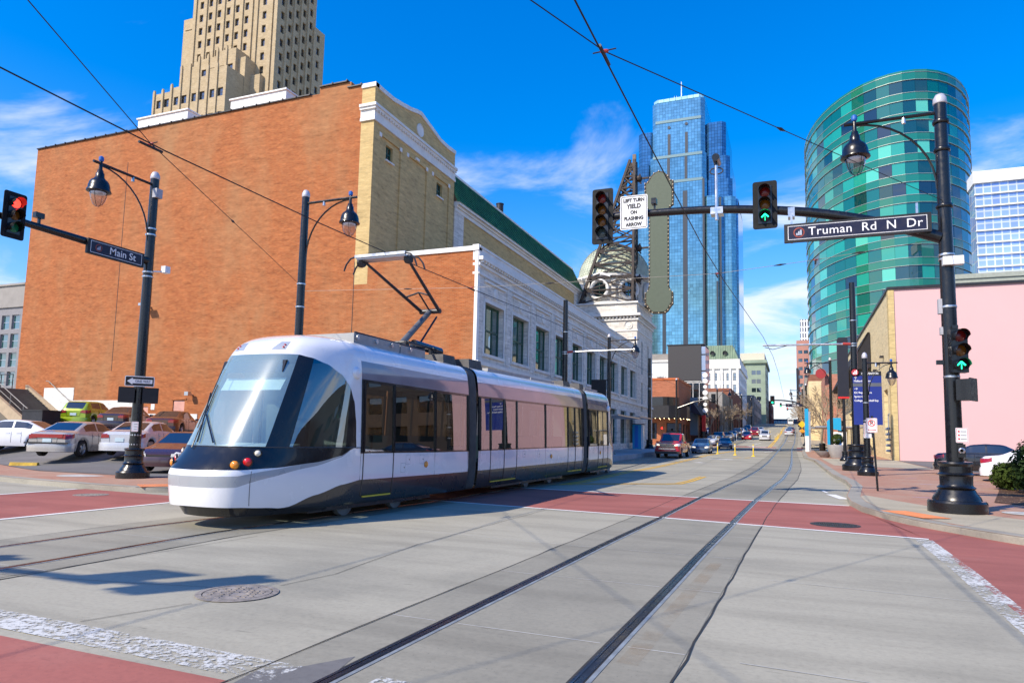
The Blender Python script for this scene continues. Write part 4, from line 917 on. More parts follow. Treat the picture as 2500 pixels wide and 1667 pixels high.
t = thing('screen_billboard', 'large blank dark grey billboard cube on a white framed glass base', 'billboard', (-16, 122, 2))
MB().box(-20.0,-14.4,122,123.2,12.4,18.5).build('screen', mat('screen_grey', (.045,.045,.047), .6, var=.03, mode='pos'), t, world=True)
MB().box(-14.38,-13.7,122.1,128,12.4,18.2).build('side_screen', curtain('screen_side', (.35,.45,.62), (.05,.05,.06), 1.6, 2.8, .12, .2), t, world=True)
for i in range(6):
    for j in range(3):
        o = MB().box(-20+i*1.05,-19.1+i*1.05,122.3,122.4,4.4+j*2.6,6.7+j*2.6).build('glass_panel', G_dark, t, world=True)
        MB().box(-20.06+i*1.05,-19.98+i*1.05,122.2,122.45,4.3+j*2.6,6.85+j*2.6).box(-20+i*1.05,-18.98+i*1.05,122.2,122.45,6.78+j*2.6,6.9+j*2.6).build('frame', M_wpaint, t, world=True)
MB().box(-20,-13.9,122.8,128,3,12.3).build('base', G_dark, t, world=True)
MB().box(-20.2,-13.8,121.9,128,18.5,18.65).build('top_edge', M_dark, t, world=True)
t = thing('circle_sign', 'vertical row of white discs on a dark street post', 'sign', (-12.9, 113, zg(113)))
for k in range(7): MB().lathe([(.4 if k % 3 != 2 else .3,0),(.4 if k % 3 != 2 else .3,.25)], 20, axis='y', c=(-12.75,112.8,12.4-k*.92)).build('disc', M_wpaint, t, world=True)
MB().tube([(-12.9,113,zg(113)),(-12.9,113,12.8)],[.14,.09],10).build('post', M_black, t, world=True)
MB().box(-13.25,-12.7,112.6,113.4,3.6,6.1).build('red_panel', mat('red_panel', (.62,.015,.012), .5, mode='pos'), t, world=True)
MB().box(-13.15,-12.8,112.75,113.3,zg(113),3.6).build('base', M_black, t, world=True)
t = block('awning_shops', 'dark shopfronts with a navy awning past the corner bar', -22, -14.6, 118.5, 121.8, 8.6, M_redb2, e=(118.8,1.6,2,1.2,2.5,3,1,2.2), gl=G_dark)
MB().hexa([(-14.6,110,6.4),(-14.6,121,6.4),(-13.0,121,6.0),(-13.0,110,6.0)], [(-14.6,110,8.2),(-14.6,121,8.2),(-14.5,121,8.2),(-14.5,110,8.2)]).build('awning', mat('navy_awning', (.02,.018,.035), .8, mode='pos'), t, world=True)
t = thing('blue_grey_hoarding', 'tall plain blue grey panel beside the shops', 'panel', (-14.3, 114.6, 2))
MB().box(-15.3,-14.1,114.4,114.6,3.0,9.0).build('panel', mat('blue_grey', (.16,.24,.31), .6, var=.05, mode='pos'), t, world=True); MB().box(-14.2,-14.1,114.62,116,2,9).build('edge', M_dark, t, world=True)

t = block('mansard_bank', 'white classical building with green copper mansard roof down the street', -26.2, -15.2, 225, 262, 26.2, M_wpaint, s=(-25.0,2.0,5,1.25,10.5,3.6,4,2.4), e=(227,2.6,13,1.3,10.5,3.6,4,2.4), gl=G_blue, fm=M_dark)
MB().box(-26.6,-14.7,224.5,262,25.0,26.0).box(-26.4,-15.0,224.8,262,26.0,26.2).build('cornice', M_wpaint, t, world=True); MB().box(-26.4,-15.0,224.8,225.4,26.2,28.0).build('balustrade', M_trim, t, world=True); MB().box(-15.5,-15.0,225.4,262,26.2,28.0).build('balustrade', M_trim, t, world=True)
MB().hexa([(-26.2,225.6,28),(-15.4,225.6,28),(-15.4,262,28),(-26.2,262,28)], [(-25.6,227,32.6),(-17.2,227,32.6),(-17.2,260,32.6),(-25.6,260,32.6)]).build('mansard_roof', M_copper, t, world=True)
seam = MB().bar((0,0,0),(.0,1.4,4.6),.1).mesh('seam', M_copper)
for i in range(14): obj('seam', seam, t, True, (-25.9+i*.72, 225.5, 28))
for x in (-23.2,-19.4): MB().lathe([(.75,0),(.75,.5),(.5,.5),(.45,.3),(.001,.3)], 16, axis='y', cap=False, c=(x,225.6,30)).build('round_dormer', M_dark, t, world=True)
for x in (-25.4,-22.9,-20.4,-17.9,-15.7): MB().box(x-.35,x+.35,224.6,225.1,10,25).build('pilaster', M_wpaint, t, world=True)
t = block('arched_bank', 'white classical hall with balustrade and large arch left of the billboard', -44, -26.4, 224, 262, 27.4, M_wpaint, s=(-40,12,1,.1,20,1,1,.1))
MB().box(-44.2,-26.5,223.6,262,27.4,28.0).build('cornice', M_trim, t, world=True); MB().box(-44,-26.5,224,225,28,30).build('attic', M_grey, t, world=True)
ar = [(-41+2.6*math.cos(a), 20+2.6*math.sin(a)) for a in [math.pi*i/12 for i in range(13)]]+[(-43.6,12),(-38.4,12)]
MB().prism(ar, 0, .2, lambda a, b, c: (a+2, 223.9+c, b)).build('arch_window', G_dark, t, world=True)
for i in range(12):
    a = math.pi*i/11; MB().box(-.28,.28,-.25,.1,0,.75).build('voussoir', M_trim, t, world=True, loc=(-39+2.65*math.cos(a),223.9,20+2.65*math.sin(a)), rot=(0,-a+math.pi/2,0))
t = block('green_terracotta_block', 'tall pale green terracotta office block down the street', -19.6, -11.2, 330, 372, 39.4, mat('green_terracotta', (.27,.34,.25), .6, var=.15, mode='pos', scale=.3), s=(-17.0,2.1,2,1.8,13.5,3.9,6,1.9), e=(332,3.2,12,1.7,13.5,3.9,6,1.9), gl=G_dark, fm=None)
MB().box(-20.4,-10.4,329,372,38.2,39.6).build('cornice', MATS['green_terracotta'], t, world=True); MB().box(-22,-11.5,333,370,39.6,43.2).build('penthouse', mat('cream_penthouse', (.62,.58,.46), .8, mode='pos'), t, world=True)
# low shop rows
rows = [('brick_shops', 'row of dark brick shops behind bare trees on the left', -24, -14.0, 128, 150, 9.5, M_redb2), ('stone_shops', 'grey shopfronts behind the bare trees further along', -24, -13.6, 151, 178, 12.5, M_grey), ('brown_shops', 'brown brick block before the white bank', -26, -14.2, 180, 222, 15.5, M_redb2),
        ('dark_shops', 'dark shop row past the white bank', -24, -12.9, 265, 326, 19.5, M_grey), ('far_shops', 'last dark block on the left before the street end', -24, -10.6, 375, 440, 24, M_redb2)]
for nm, lb, x0, x1, y0, y1, z1, mt in rows:
    block(nm, lb, x0, x1, y0, y1, z1, mt, e=(y0+1.5, (y1-y0)/5, 5, (y1-y0)/8, zg(y0)+1.5, 4.4, max(1, int((z1-zg(y0)-2)/4.4)), 2.6), s=(x0+1.5, 3, 3, 1.6, zg(y0)+5, 3.8, max(1, int((z1-zg(y0)-5)/3.8)), 1.8), gl=G_dark, fm=None)
# right side of the street
t = block('brick_restaurant', 'red brick restaurant with arched parapet behind the bus stop', 4.6, 16, 116, 132, 12.6, brick_mat('pink_brick', (.45,.17,.11), (.5,.21,.14), (.42,.28,.22), stain=.3), s=(6.2,3.4,3,2.0,3,4.4,2,2.6), w=(118,4.2,3,2,3,4.4,2,2.6), gl=G_dark, fm=M_dark)
MB().lathe([(.75,-.15),(.75,.15)], 20, axis='y', c=(4.0,115.2,12.6)).build('round_sign', mat('red_disc', (.35,.03,.03), .5), t, world=True)
MB().box(1.4,7.4,107.5,112,4.2,4.35).build('glass_canopy', M_steel, t, world=True)
t = block('added_office_behind', 'unseen dark brown office added beyond the pink wall, mirrored in the streetcar windows', 18.5, 60, 67, 106, 15.5, mat('dark_brown_masonry', (.055,.042,.036), .8, mode='pos'), s=(20,3.4,11,2.0,2.5,3.8,3,2.2), w=(69,4.4,8,2.4,2.5,3.8,3,2.2), gl=G_dark, fm=None)  # added out of frame so the streetcar windows mirror something dark
# blocks added east of the intersection, out of frame, to darken the glass reflections
for nm, lb, x0, x1, y0, y1, z1 in [('added_far_block', 'unseen dark block added further east on the far side of the cross street', 64, 100, 26, 60, 17), ('added_near_block', 'unseen dark block added east of the intersection on the near side', 46, 100, -44, -4, 15), ('added_end_block', 'unseen tall dark block added across the cross street to the east', 150, 170, -40, 60, 30)]:
    block(nm, lb, x0, x1, y0, y1, z1, MATS['dark_brown_masonry'], w=(y0+2, (y1-y0)/6, 6, (y1-y0)/10, 2.5, 4.2, int((z1-3)/4.2), 2.2), s=(x0+2, 6, 5, 2.4, 2.5, 4.2, int((z1-3)/4.2), 2.2), gl=G_dark)
t = block('cream_hall', 'cream rendered curved building below the round glass tower', 2.6, 20, 133, 150, 13.0, M_cream, w=(135,4,3,2.4,4,4,2,2.6), gl=G_dark)
rows = [('red_shop_row', 'red brick shop row beyond the round tower', 3.0, 20, 152, 190, 16, M_redb2), ('grey_shop_row', 'grey flat building further up on the right', 2.9, 20, 192, 240, 19, M_grey), ('tan_shop_row', 'tan block near the street end on the right', 2.9, 20, 242, 300, 21, M_stone), ('far_brick_row', 'far brick block at the right end of the street', 2.6, 20, 345, 430, 26, M_redb2)]
for nm, lb, x0, x1, y0, y1, z1, mt in rows:
    block(nm, lb, x0, x1, y0, y1, z1, mt, w=(y0+2, (y1-y0)/6, 6, (y1-y0)/9, zg(y0)+1.5, 4.2, max(1, int((z1-zg(y0)-2)/4.2)), 2.4), gl=G_dark)
t = block('pink_high_rise', 'slim pink brick high rise with dark window bands beside the round tower', 1.9, 16, 334, 344, 48.5, mat('pink_masonry', (.44,.21,.16), .7, var=.1, mode='pos', scale=.2), s=(2.6,2.3,5,1.7,24,3.7,6,1.5), w=(335,3,3,2,24,3.7,6,1.5), gl=G_blue)
MB().box(3.6,14,334.6,344,48.5,58).build('penthouse', curtain('white_grille', (.06,.06,.08), (.75,.75,.75), 1.1, 2.6, .3, 0), t, world=True)
MB().box(1.6,2.4,333,334,22,36).build('dark_sign', M_dark, t, world=True)
t = thing('street_banner_building', 'low dark building with pale lit windows closing the end of the street', 'building', (-6, 450, 13.4))
MB().box(-20,10,450,470,12,17.6).build('wall', mat('blue_grey_far', (.06,.085,.13), .7, mode='pos'), t, world=True)
for i in range(9): MB().box(-10.6+i*.9,-9.9+i*.9,449.6,449.95,14.3,16.4).build('window', mat('pale_cyan_pane', (.45,.7,.75), .3, mode='pos'), t, world=True)
MB().bar((-4,455,17.5),(-2.6,455,18.6),.25).bar((-2.6,455,18.6),(-1.2,455,17.5),.25).build('roof_frame', M_dark, t, world=True)
# ================================================================ streetcar
def cat_rom(P, t):
    """smooth interpolation through P (list of tuples), t in 0..1"""
    n = len(P)-1; k = min(int(t*n), n-1); f = t*n-k; p0, p1, p2, p3 = P[max(k-1,0)], P[k], P[k+1], P[min(k+2,n)]
    return tuple(.5*((2*b)+(-a+c)*f+(2*a-5*b+4*c-d)*f*f+(-a+3*b-3*c+d)*f**3) for a, b, c, d in zip(p0, p1, p2, p3))
M_tw = mat('tram_white', (.80,.81,.84), .22, var=.03, coat=1, scale=.6)
M_tg = mat('tram_grey_band', (.17,.175,.23), .16, var=.04, coat=1, scale=.6)
M_ts = mat('tram_silver_stripe', (.42,.45,.48), .25, .2, var=.03, coat=.8, scale=.6)
M_tk = mat('tram_skirt', (.035,.034,.033), .3, var=.15, coat=.5, scale=.8)
M_tb = mat('tram_black_gloss', (.014,.015,.018), .18, var=.1, coat=.35, scale=2, spec=.35)
M_rub = mat('bellows_rubber', (.11,.105,.10), .6, var=.2, scale=4)
G_ws = glass('windscreen_glass', (.74,.90,.90), .22, .13, through=1, glare=.22)
G_tw = glass('tram_window_glass', (.22,.27,.26), .20, .0, through=1)
M_int = mat('tram_interior', (.62,.64,.64), .7, var=.06); M_seat = mat('tram_seat', (.05,.09,.14), .7); M_ylw = mat('safety_yellow', (.75,.55,.04), .5, var=.1)
M_amb = mat('amber_lens', (.85,.28,.01), .2, var=.05, coat=1); M_redl = mat('red_lens', (.65,.01,.01), .2, var=.05, coat=1); M_clear = mat('clear_lens', (.8,.75,.62), .15, var=.05, coat=1)
M_gbox = mat('roof_box_grey', (.36,.36,.35), .5, .4, var=.12)
PROF = [(1.20,.27),(1.27,.36),(1.32,.75),(1.325,1.0),(1.325,1.38),(1.31,2.0),(1.285,2.75),(1.245,3.13),(1.18,3.36),(1.0,3.51),(.65,3.59),(0.0,3.62)]
S0 = [.14,.05,0,.03,.36,.70,1.10,1.32,1.55,1.85,2.2,2.55]
def pz(v):      # profile at v: (half width, z, setback)
    n = len(PROF)-1; return cat_rom([(a, b, c) for (a, b), c in zip(PROF, S0)], v)
VT = [i/400 for i in range(401)]; ZTAB = [pz(v)[1] for v in VT]
def vz(z):
    for i in range(400):
        if ZTAB[i+1] >= z: return VT[i]+(z-ZTAB[i])/(ZTAB[i+1]-ZTAB[i]+1e-9)/400
    return 1.0
BASE = [(0,0),(.17,.012),(.33,.05),(.46,.12),(.57,.24),(.67,.46),(.78,.86),(.88,1.4),(.96,1.98),(1,2.5),(1,2.95)]
CAB = 2.95
class Sec:
    def __init__(s, p0, p1):
        s.p = Vector((p0[0], p0[1], 0)); q = Vector((p1[0], p1[1], 0)); s.d = (q-s.p).normalized(); s.e = Vector((s.d.y, -s.d.x, 0)); s.len = (q-s.p).length
    def T(s, lat, a, z): P = s.p+s.d*a+s.e*lat; return (P.x, P.y, z+zg(P.y))
J0, J1, J2, J3 = (-9.42,9.0), (-9.22,17.02), (-8.80,26.45), (-8.74,32.75)
tram = thing('streetcar', 'white three section streetcar with black windscreen and raised pantograph turning through the intersection', 'streetcar', (-9.2, 20, 0))
def P_(name, mb, mt, par=None, sm=35): return mb.build(name, mt, par or tram, smooth=sm, world=True)
sg = lambda x: -1 if x < 0 else 1
def nose_pt(sec, u, v, flip=False, out=0.0):
    b = cat_rom(BASE, abs(u)); w, z, s0 = pz(v); lat = w*b[0]*sg(u); a = s0+b[1]*(CAB-s0)/CAB
    if out: lat += out*sg(u)*b[0]; a -= out*(1-b[0]**4)
    return sec.T(lat, a if not flip else sec.len-a, z)
def tabf(tab):
    def f(x):
        x = abs(x)
        if x <= tab[0][0]: return tab[0][1]
        for (a, p), (b, q) in zip(tab, tab[1:]):
            if x <= b: t_ = (x-a)/(b-a); t_ = t_*t_*(3-2*t_)*.5+t_*.5; return p+(q-p)*t_
        return tab[-1][1]
    return f
zSk = tabf([(0,.27),(.58,.27),(.66,.34),(.76,.52),(.88,.68),(1,.75)])
zC = tabf([(0,.99),(.45,1.0),(.6,1.03),(.74,1.11),(.86,1.23),(.93,1.37),(.94,1.38),(1,1.38)])
zB = lambda u: zC(u)-.10*max(0, 1-(max(0, abs(u)-.42)/.25))
zA = lambda u: zB(u)-.19*max(0, 1-(max(0, abs(u)-.4)/.55))
zD = lambda u: 1.385
zE = tabf([(0,3.10),(.5,3.10),(.60,3.06),(.70,2.97),(.80,2.80),(.87,2.6),(.92,2.3),(.945,1.9),(.95,1.5),(.953,1.386),(1,1.386)])
zBot = tabf([(0,.385),(.45,.375),(.58,.35),(.68,.30),(.78,.27),(1,.27)])
zSk2 = lambda u: max(zSk(u), zBot(u))
def layer(name, sec, f0, f1, mt, u0, u1, nu=60, nv=6, flip=False, out=0.0, par=None, sm=50):
    m = MB(); m.grid(lambda a, b: nose_pt(sec, u0+(u1-u0)*a, (lambda p, q: p+(q-p)*b)(vz(f0(u0+(u1-u0)*a)) if callable(f0) else f0, vz(f1(u0+(u1-u0)*a)) if callable(f1) else f1), flip, out), nu, nv)
    if (u1 < u0) != flip: m.f = [tuple(reversed(f)) for f in m.f]
    return m.build(name, mt, par or tram, smooth=sm, world=True)
def nose(sec, flip):
    UW = .50
    layer('skirt', sec, zBot, zSk2, M_tk, -1, 1, 80, 4, flip)
    layer('bumper', sec, zSk2, zA, M_tw, -1, 1, 90, 6, flip)
    layer('stripe', sec, zA, zB, M_ts, -1, 1, 90, 3, flip)
    layer('bumper_top', sec, zB, zC, M_tw, -1, 1, 90, 3, flip)
    hood = layer('hood', sec, zC, zD, M_tb, -1, 1, 90, 5, flip)
    layer('windscreen', sec, zD, zE, G_ws, -UW, UW, 40, 14, flip)
    for s in (-1, 1):
        layer('pillar', sec, zD, zE, M_tb, s*UW, s*.615, 14, 14, flip)
        layer('side_window', sec, zD, zE, G_tw, s*.615, s*.88, 18, 14, flip)
        layer('rear_pillar', sec, zD, zE, M_tb, s*.88, s*.953, 24, 14, flip)
    layer('front_roof', sec, zE, 1.0, M_tw, -1, 1, 90, 16, flip)
    # seams
    for u in (-.5, .5):
        sm_ = MB(); sm_.tube([nose_pt(sec, u, vz(z), flip, .002) for z in (.40,.5,.6,.8,.98)], .005, 5); P_('seam', sm_, M_tk)
    q = MB().tube([nose_pt(sec, -1+2*i/60, vz(1.385), flip, .003) for i in range(61)], .009, 5); P_('seam', q, M_tk)
    # lamp clusters
    for s in (-1, 1):
        for (u, z, r, mt, nm) in ((.365,1.085,.075,M_amb,'indicator'),(.445,1.135,.075,M_redl,'tail_light'),(.475,1.28,.055,M_clear,'headlight')):
            c = Vector(nose_pt(sec, s*u, vz(z), flip)); c2 = Vector(nose_pt(sec, s*u, vz(z), flip, .05)); n = (c2-c).normalized()
            if n.length < .5: n = -sec.d
            ring = MB().lathe([(r+.02,0),(r+.02,.03),(r,.035),(r,.01)], 20, cap=False).build(nm, M_tb, tram, smooth=40, world=True, loc=c, rot=n.to_track_quat('Z','Y').to_euler())
            MB().lathe([(r,.01),(r*.92,.035),(r*.6,.052),(.001,.06)], 20, cap=False).build('lens', mt, ring, smooth=180)
        # roof marker insets
        ins = MB(); ins.grid(lambda a, b: nose_pt(sec, s*(.16+.17*a+.05*b*(1-a)), vz(3.19)+(vz(3.36)-vz(3.19))*b, flip, .004), 6, 4); P_('marker_panel', ins, M_ts)
        for k in range(2):
            c = nose_pt(sec, s*.29, vz(3.24+.05*k), flip, .012); P_('marker_lamp', MB().lathe([(.001,-.02),(.03,0),(.001,.02)], 8, c=c), M_redl)
        # camera bulge near the door seam
        c = Vector(sec.T(s*1.26, (2.78 if not flip else sec.len-2.78), 2.86)); P_('camera_bulge', MB().lathe([(.13,-.1),(.13,.02),(.1,.07),(.001,.1)] if s > 0 else [(.001,-.1),(.1,-.07),(.13,-.02),(.13,.1)], 18, axis='x' , c=c), M_tw)
    # wipers
    for u0, u1, za, zb in ((-.12,-.30,1.46,2.35),(.05,-.22,1.45,2.0)):
        a = nose_pt(sec, u0, vz(za), flip, .05); b = nose_pt(sec, u1, vz(zb), flip, .05); b2 = nose_pt(sec, u1-.04, vz(zb+.5), flip, .03); b3 = nose_pt(sec, u1+.06, vz(zb-.65), flip, .03)
        P_('wiper', MB().tube([a, b], .014, 6).tube([b2, b3], .012, 6), M_tb)
    # dashboard, bulkhead and driver's seat
    dsh = MB(); dsh.grid(lambda a, b: (lambda p: (p[0], p[1], p[2]))(nose_pt(sec, -.8+1.6*a, vz(1.36), flip, -.03-.9*b*0)), 10, 1)
    def F(lat, a, z): return sec.T(lat, a if not flip else sec.len-a, z)
    MB().hexa([F(-.55,.75,1.1),F(.55,.75,1.1),F(.95,1.6,1.1),F(-.95,1.6,1.1)], [F(-.52,.8,1.32),F(.52,.8,1.32),F(.95,1.6,1.44),F(-.95,1.6,1.44)]).build('dashboard', M_int, tram, world=True)
    MB().hexa([F(-1.2,2.9,.4),F(1.2,2.9,.4),F(1.2,2.96,.4),F(-1.2,2.96,.4)], [F(-1.2,2.9,3.1),F(1.2,2.9,3.1),F(1.2,2.96,3.1),F(-1.2,2.96,3.1)]).build('bulkhead', M_int, tram, world=True)
    st = MB(); st.hexa([F(-.3,2.0,.95),F(.3,2.0,.95),F(.3,2.5,.95),F(-.3,2.5,.95)], [F(-.3,2.0,1.1),F(.3,2.0,1.1),F(.3,2.5,1.1),F(-.3,2.5,1.1)]); st.hexa([F(-.27,2.45,1.1),F(.27,2.45,1.1),F(.27,2.58,1.1),F(-.27,2.58,1.1)], [F(-.25,2.6,1.95),F(.25,2.6,1.95),F(.25,2.7,1.95),F(-.25,2.7,1.95)]); st.build('driver_seat', M_seat, tram, world=True)
    MB().hexa([F(-.75,1.25,2.75),F(.75,1.25,2.75),F(.75,1.3,2.75),F(-.75,1.3,2.75)], [F(-.75,1.33,2.98),F(.75,1.33,2.98),F(.75,1.38,2.98),F(-.75,1.38,2.98)]).build('destination_box', M_tb, tram, world=True)
    MB().hexa([F(-.72,1.25,2.42),F(.72,1.25,2.42),F(.72,1.27,2.42),F(-.72,1.27,2.42)], [F(-.72,1.4,2.66),F(.72,1.4,2.66),F(.72,1.42,2.66),F(-.72,1.42,2.66)]).build('sun_blind', mat('blind_white', (.7,.75,.75), .8), tram, world=True)
def body(sec, a0, a1, wins, doors, name):
    """straight body a0..a1 ; wins: list of (s0,s1) panes ; doors: list of (s0,s1)"""
    ln = a1-a0; ns = max(2, int(ln/1.2))
    def L_(nm, z0, z1, mt, sides=(-1,1), nv=4, out=0, A0=a0, A1=a1, par=None):
        for s in sides:
            m = MB(); va, vb = vz(z0), vz(z1) if z1 < 3.55 else 1.0
            m.grid(lambda x, y: (lambda q: sec.T(s*(q[0]+out), A0+(A1-A0)*x, q[1]))(pz(va+(vb-va)*y)), ns, nv)
            if s > 0: m.f = [tuple(reversed(f)) for f in m.f]
            m.build(nm, mt, par or tram, smooth=50, world=True)
    L_('skirt', .27, .75, M_tk); L_('lower_panel', .75, 1.27, M_tw); L_('cant_panel', 2.76, 3.13, M_tg); L_('roof', 3.13, 3.6, M_tw, nv=12)
    L_('window_surround', 1.27, 1.31, M_tb, nv=1); L_('window_surround', 2.70, 2.76, M_tb, nv=1)
    edges = sorted(set([a0]+[x for w in wins for x in w]+[a1]))
    for s in (-1, 1):
        for (p, q) in wins:
            m = MB(); va, vb = vz(1.31), vz(2.70)
            m.grid(lambda x, y: (lambda r: sec.T(s*(r[0]-.004), p+(q-p)*x, r[1]))(pz(va+(vb-va)*y)), 2, 5); (m.f if s < 0 else m.f); 
            if s > 0: m.f = [tuple(reversed(f)) for f in m.f]
            m.build('side_window', G_tw, tram, smooth=50, world=True)
        for x in edges:
            if any(p+.02 < x < q-.02 for p, q in wins): continue
            m = MB(); m.tube([sec.T(s*pz(vz(z))[0], min(max(x, a0+.03), a1-.03), z) for z in (1.28,1.8,2.3,2.73)], .035, 5); m.build('mullion', M_tb, tram, world=True)
        for (p, q) in doors:
            d = MB()
            for x in (p, q): d.tube([sec.T(s*(pz(vz(z))[0]+.001), x, z) for z in (.42,.8,1.27,2,2.72)], .014, 5)
            if q-p > 1.5: d.tube([sec.T(s*(pz(vz(z))[0]+.001), (p+q)/2, z) for z in (.42,.8,1.27,2,2.72)], .016, 5)
            d.build('door_seal', M_tk, tram, world=True)
            y_ = MB().hexa([sec.T(s*1.29,p+.05,.395),sec.T(s*1.315,p+.05,.395),sec.T(s*1.315,q-.05,.395),sec.T(s*1.29,q-.05,.395)], [sec.T(s*1.29,p+.05,.425),sec.T(s*1.315,p+.05,.425),sec.T(s*1.315,q-.05,.425),sec.T(s*1.29,q-.05,.425)]); y_.build('door_sill', M_ylw, tram, world=True)
        ms = (a0+a1)/2; c = Vector(sec.T(s*1.325, ms+.2 if name != 'mid' else ms+1.0, 1.0)); MB().lathe([(.075,-.01),(.075,.02),(.055,.035),(.001,.04)], 16, axis='x', c=c).build('side_marker', M_amb, tram, world=True)
        for x in edges:   # panel seams in the white
            P_('seam', MB().tube([sec.T(s*(pz(vz(z))[0]+.0005), min(max(x, a0+.01), a1-.01), z) for z in (.3,.75,1.27)], .005, 4), M_tk)
    # interior
    MB().hexa([sec.T(-1.22,a0,.36),sec.T(1.22,a0,.36),sec.T(1.22,a1,.36),sec.T(-1.22,a1,.36)], [sec.T(-1.22,a0,.42),sec.T(1.22,a0,.42),sec.T(1.22,a1,.42),sec.T(-1.22,a1,.42)]).build('floor', M_tk, tram, world=True)
    MB().hexa([sec.T(-1.15,a0,2.86),sec.T(1.15,a0,2.86),sec.T(1.15,a1,2.86),sec.T(-1.15,a1,2.86)], [sec.T(-1.15,a0,2.9),sec.T(1.15,a0,2.9),sec.T(1.15,a1,2.9),sec.T(-1.15,a1,2.9)]).build('ceiling', M_int, tram, world=True)
    x = a0+.7
    while x < a1-.7:
        if not any(p-.3 < x < q+.3 for p, q in doors):
            for s in (-1, 1):
                m = MB(); m.hexa([sec.T(s*.55,x,.8),sec.T(s*1.15,x,.8),sec.T(s*1.15,x+.45,.8),sec.T(s*.55,x+.45,.8)], [sec.T(s*.55,x,.92),sec.T(s*1.15,x,.92),sec.T(s*1.15,x+.45,.92),sec.T(s*.55,x+.45,.92)])
                m.hexa([sec.T(s*.55,x+.42,.9),sec.T(s*1.15,x+.42,.9),sec.T(s*1.15,x+.5,.9),sec.T(s*.55,x+.5,.9)], [sec.T(s*.55,x+.48,1.65),sec.T(s*1.15,x+.48,1.65),sec.T(s*1.15,x+.55,1.65),sec.T(s*.55,x+.55,1.65)]); m.build('seat', M_seat, tram, world=True)
        x += .95
    for x in [a0+.5]+[p for p, q in doors]+[q for p, q in doors]: MB().tube([sec.T(.5,x,.4),sec.T(.5,x,2.86)], .018, 6).build('grab_pole', M_ylw if False else M_steel, tram, world=True)
A, B, C_ = Sec(J0, J1), Sec(J1, J2), Sec(J2, J3)
gap = .30
nose(A, False); nose(C_, True)
body(A, CAB, A.len-gap, [(3.05,4.15),(4.15,5.95),(5.95,A.len-gap-.05)], [(3.05,4.15)], 'front')
body(B, gap, B.len-gap, [(.4,1.05),(1.05,1.95),(1.95,2.85),(2.85,5.2),(5.2,7.4),(7.4,8.15),(8.15,9.0)], [(1.05,2.85),(7.4,9.0)], 'mid')
body(C_, gap, C_.len-CAB, [(.4,1.7),(1.7,C_.len-CAB-.08)], [(1.75,C_.len-CAB-.1)], 'rear')
# bellows
for s1, s2 in ((A, B), (B, C_)):
    n = 13; be = MB()
    def ringpt(k, v, side):
        t_ = k/n; w, z, _ = pz(v); sc = .90 if k % 2 else .965
        a = Vector(s1.T(side*w*sc, s1.len-gap, z)); b = Vector(s2.T(side*w*sc, gap, z)); return a.lerp(b, t_)
    for side in (-1, 1): be.grid(lambda x, y: ringpt(round(x*n), y, side), n, 22)
    be.build('bellows', M_rub, tram, smooth=30, world=True)
# undercarriage
for sec, aa in ((A, (2.0,3.9)), (B, (3.6,5.7)), (C_, (2.4,4.2))):
    MB().hexa([sec.T(-.95,1.9,.16),sec.T(.95,1.9,.16),sec.T(.95,sec.len-1.6,.16),sec.T(-.95,sec.len-1.6,.16)], [sec.T(-.95,1.9,.32),sec.T(.95,1.9,.32),sec.T(.95,sec.len-1.6,.32),sec.T(-.95,sec.len-1.6,.32)]).build('underframe', M_tk, tram, world=True)
    for a in aa:
        for s in (-1, 1): MB().lathe([(.3,-.06),(.3,.06),(.2,.08),(.001,.08)], 24, axis='x', c=sec.T(s*.75,a+1.2,.3)).build('wheel', M_lit_wheel, tram, smooth=40, world=True)
for sec, q in ((A, 0.1),): MB().grid(lambda x, y: nose_pt(sec, -.85+1.7*x, vz(.42), False, -.10) if y < .5 else (lambda p: (p[0], p[1], .2))(nose_pt(sec, -.85+1.7*x, 0.0, False, -.14)), 40, 1).build('lifeguard', M_tk, tram, world=True)
# small hatches on the lower panels
for sec, spots in ((A, ((4.75,1.12),(5.35,1.12),(4.55,.95))), (B, ((3.4,1.12),(4.6,1.1))), (C_, ((1.0,1.12),))):
    for a, z in spots:
        hm = MB()
        for d0, d1 in (((-.09,-.1),(.09,-.1)),((.09,-.1),(.09,.1)),((.09,.1),(-.09,.1)),((-.09,.1),(-.09,-.1))): hm.tube([sec.T(1.3255,a+d0[0],z+d0[1]),sec.T(1.3255,a+d1[0],z+d1[1])], .0035, 4)
        P_('hatch_frame', hm, M_ts)
        P_('hatch_latch', MB().lathe([(.014,-.004),(.014,.006)], 8, axis='x', c=sec.T(1.326,a+.05,z)), M_tk)
# roof equipment
def rb(sec, a0, a1, w, z0, z1, mt, nm, taper=.0):
    return MB().hexa([sec.T(-w,a0,z0),sec.T(w,a0,z0),sec.T(w,a1,z0),sec.T(-w,a1,z0)], [sec.T(-w+taper,a0+taper,z1),sec.T(w-taper,a0+taper,z1),sec.T(w-taper,a1-taper,z1),sec.T(-w+taper,a1-taper,z1)]).build(nm, mt, tram, world=True)
rb(A, 3.1, 4.85, .93, 3.45, 3.74, M_gbox, 'roof_box'); rb(A, 4.9, 6.0, .93, 3.45, 3.72, M_gbox, 'roof_box')
for a in (3.2,3.9,4.5,5.3): MB().lathe([(.05,-.02),(.05,.03)], 10, axis='x', c=A.T(.94,a,3.66)).build('latch', M_steel, tram, world=True)
rb(A, 7.0, 7.75, .9, 3.45, 3.78, M_dark, 'roof_box', .06); rb(B, .45, 1.3, .9, 3.45, 3.8, M_dark, 'roof_box', .06); rb(B, 8.0, 8.8, .9, 3.45, 3.74, M_dark, 'roof_box', .06); rb(C_, .45, 1.1, .9, 3.45, 3.76, M_dark, 'roof_box', .06)
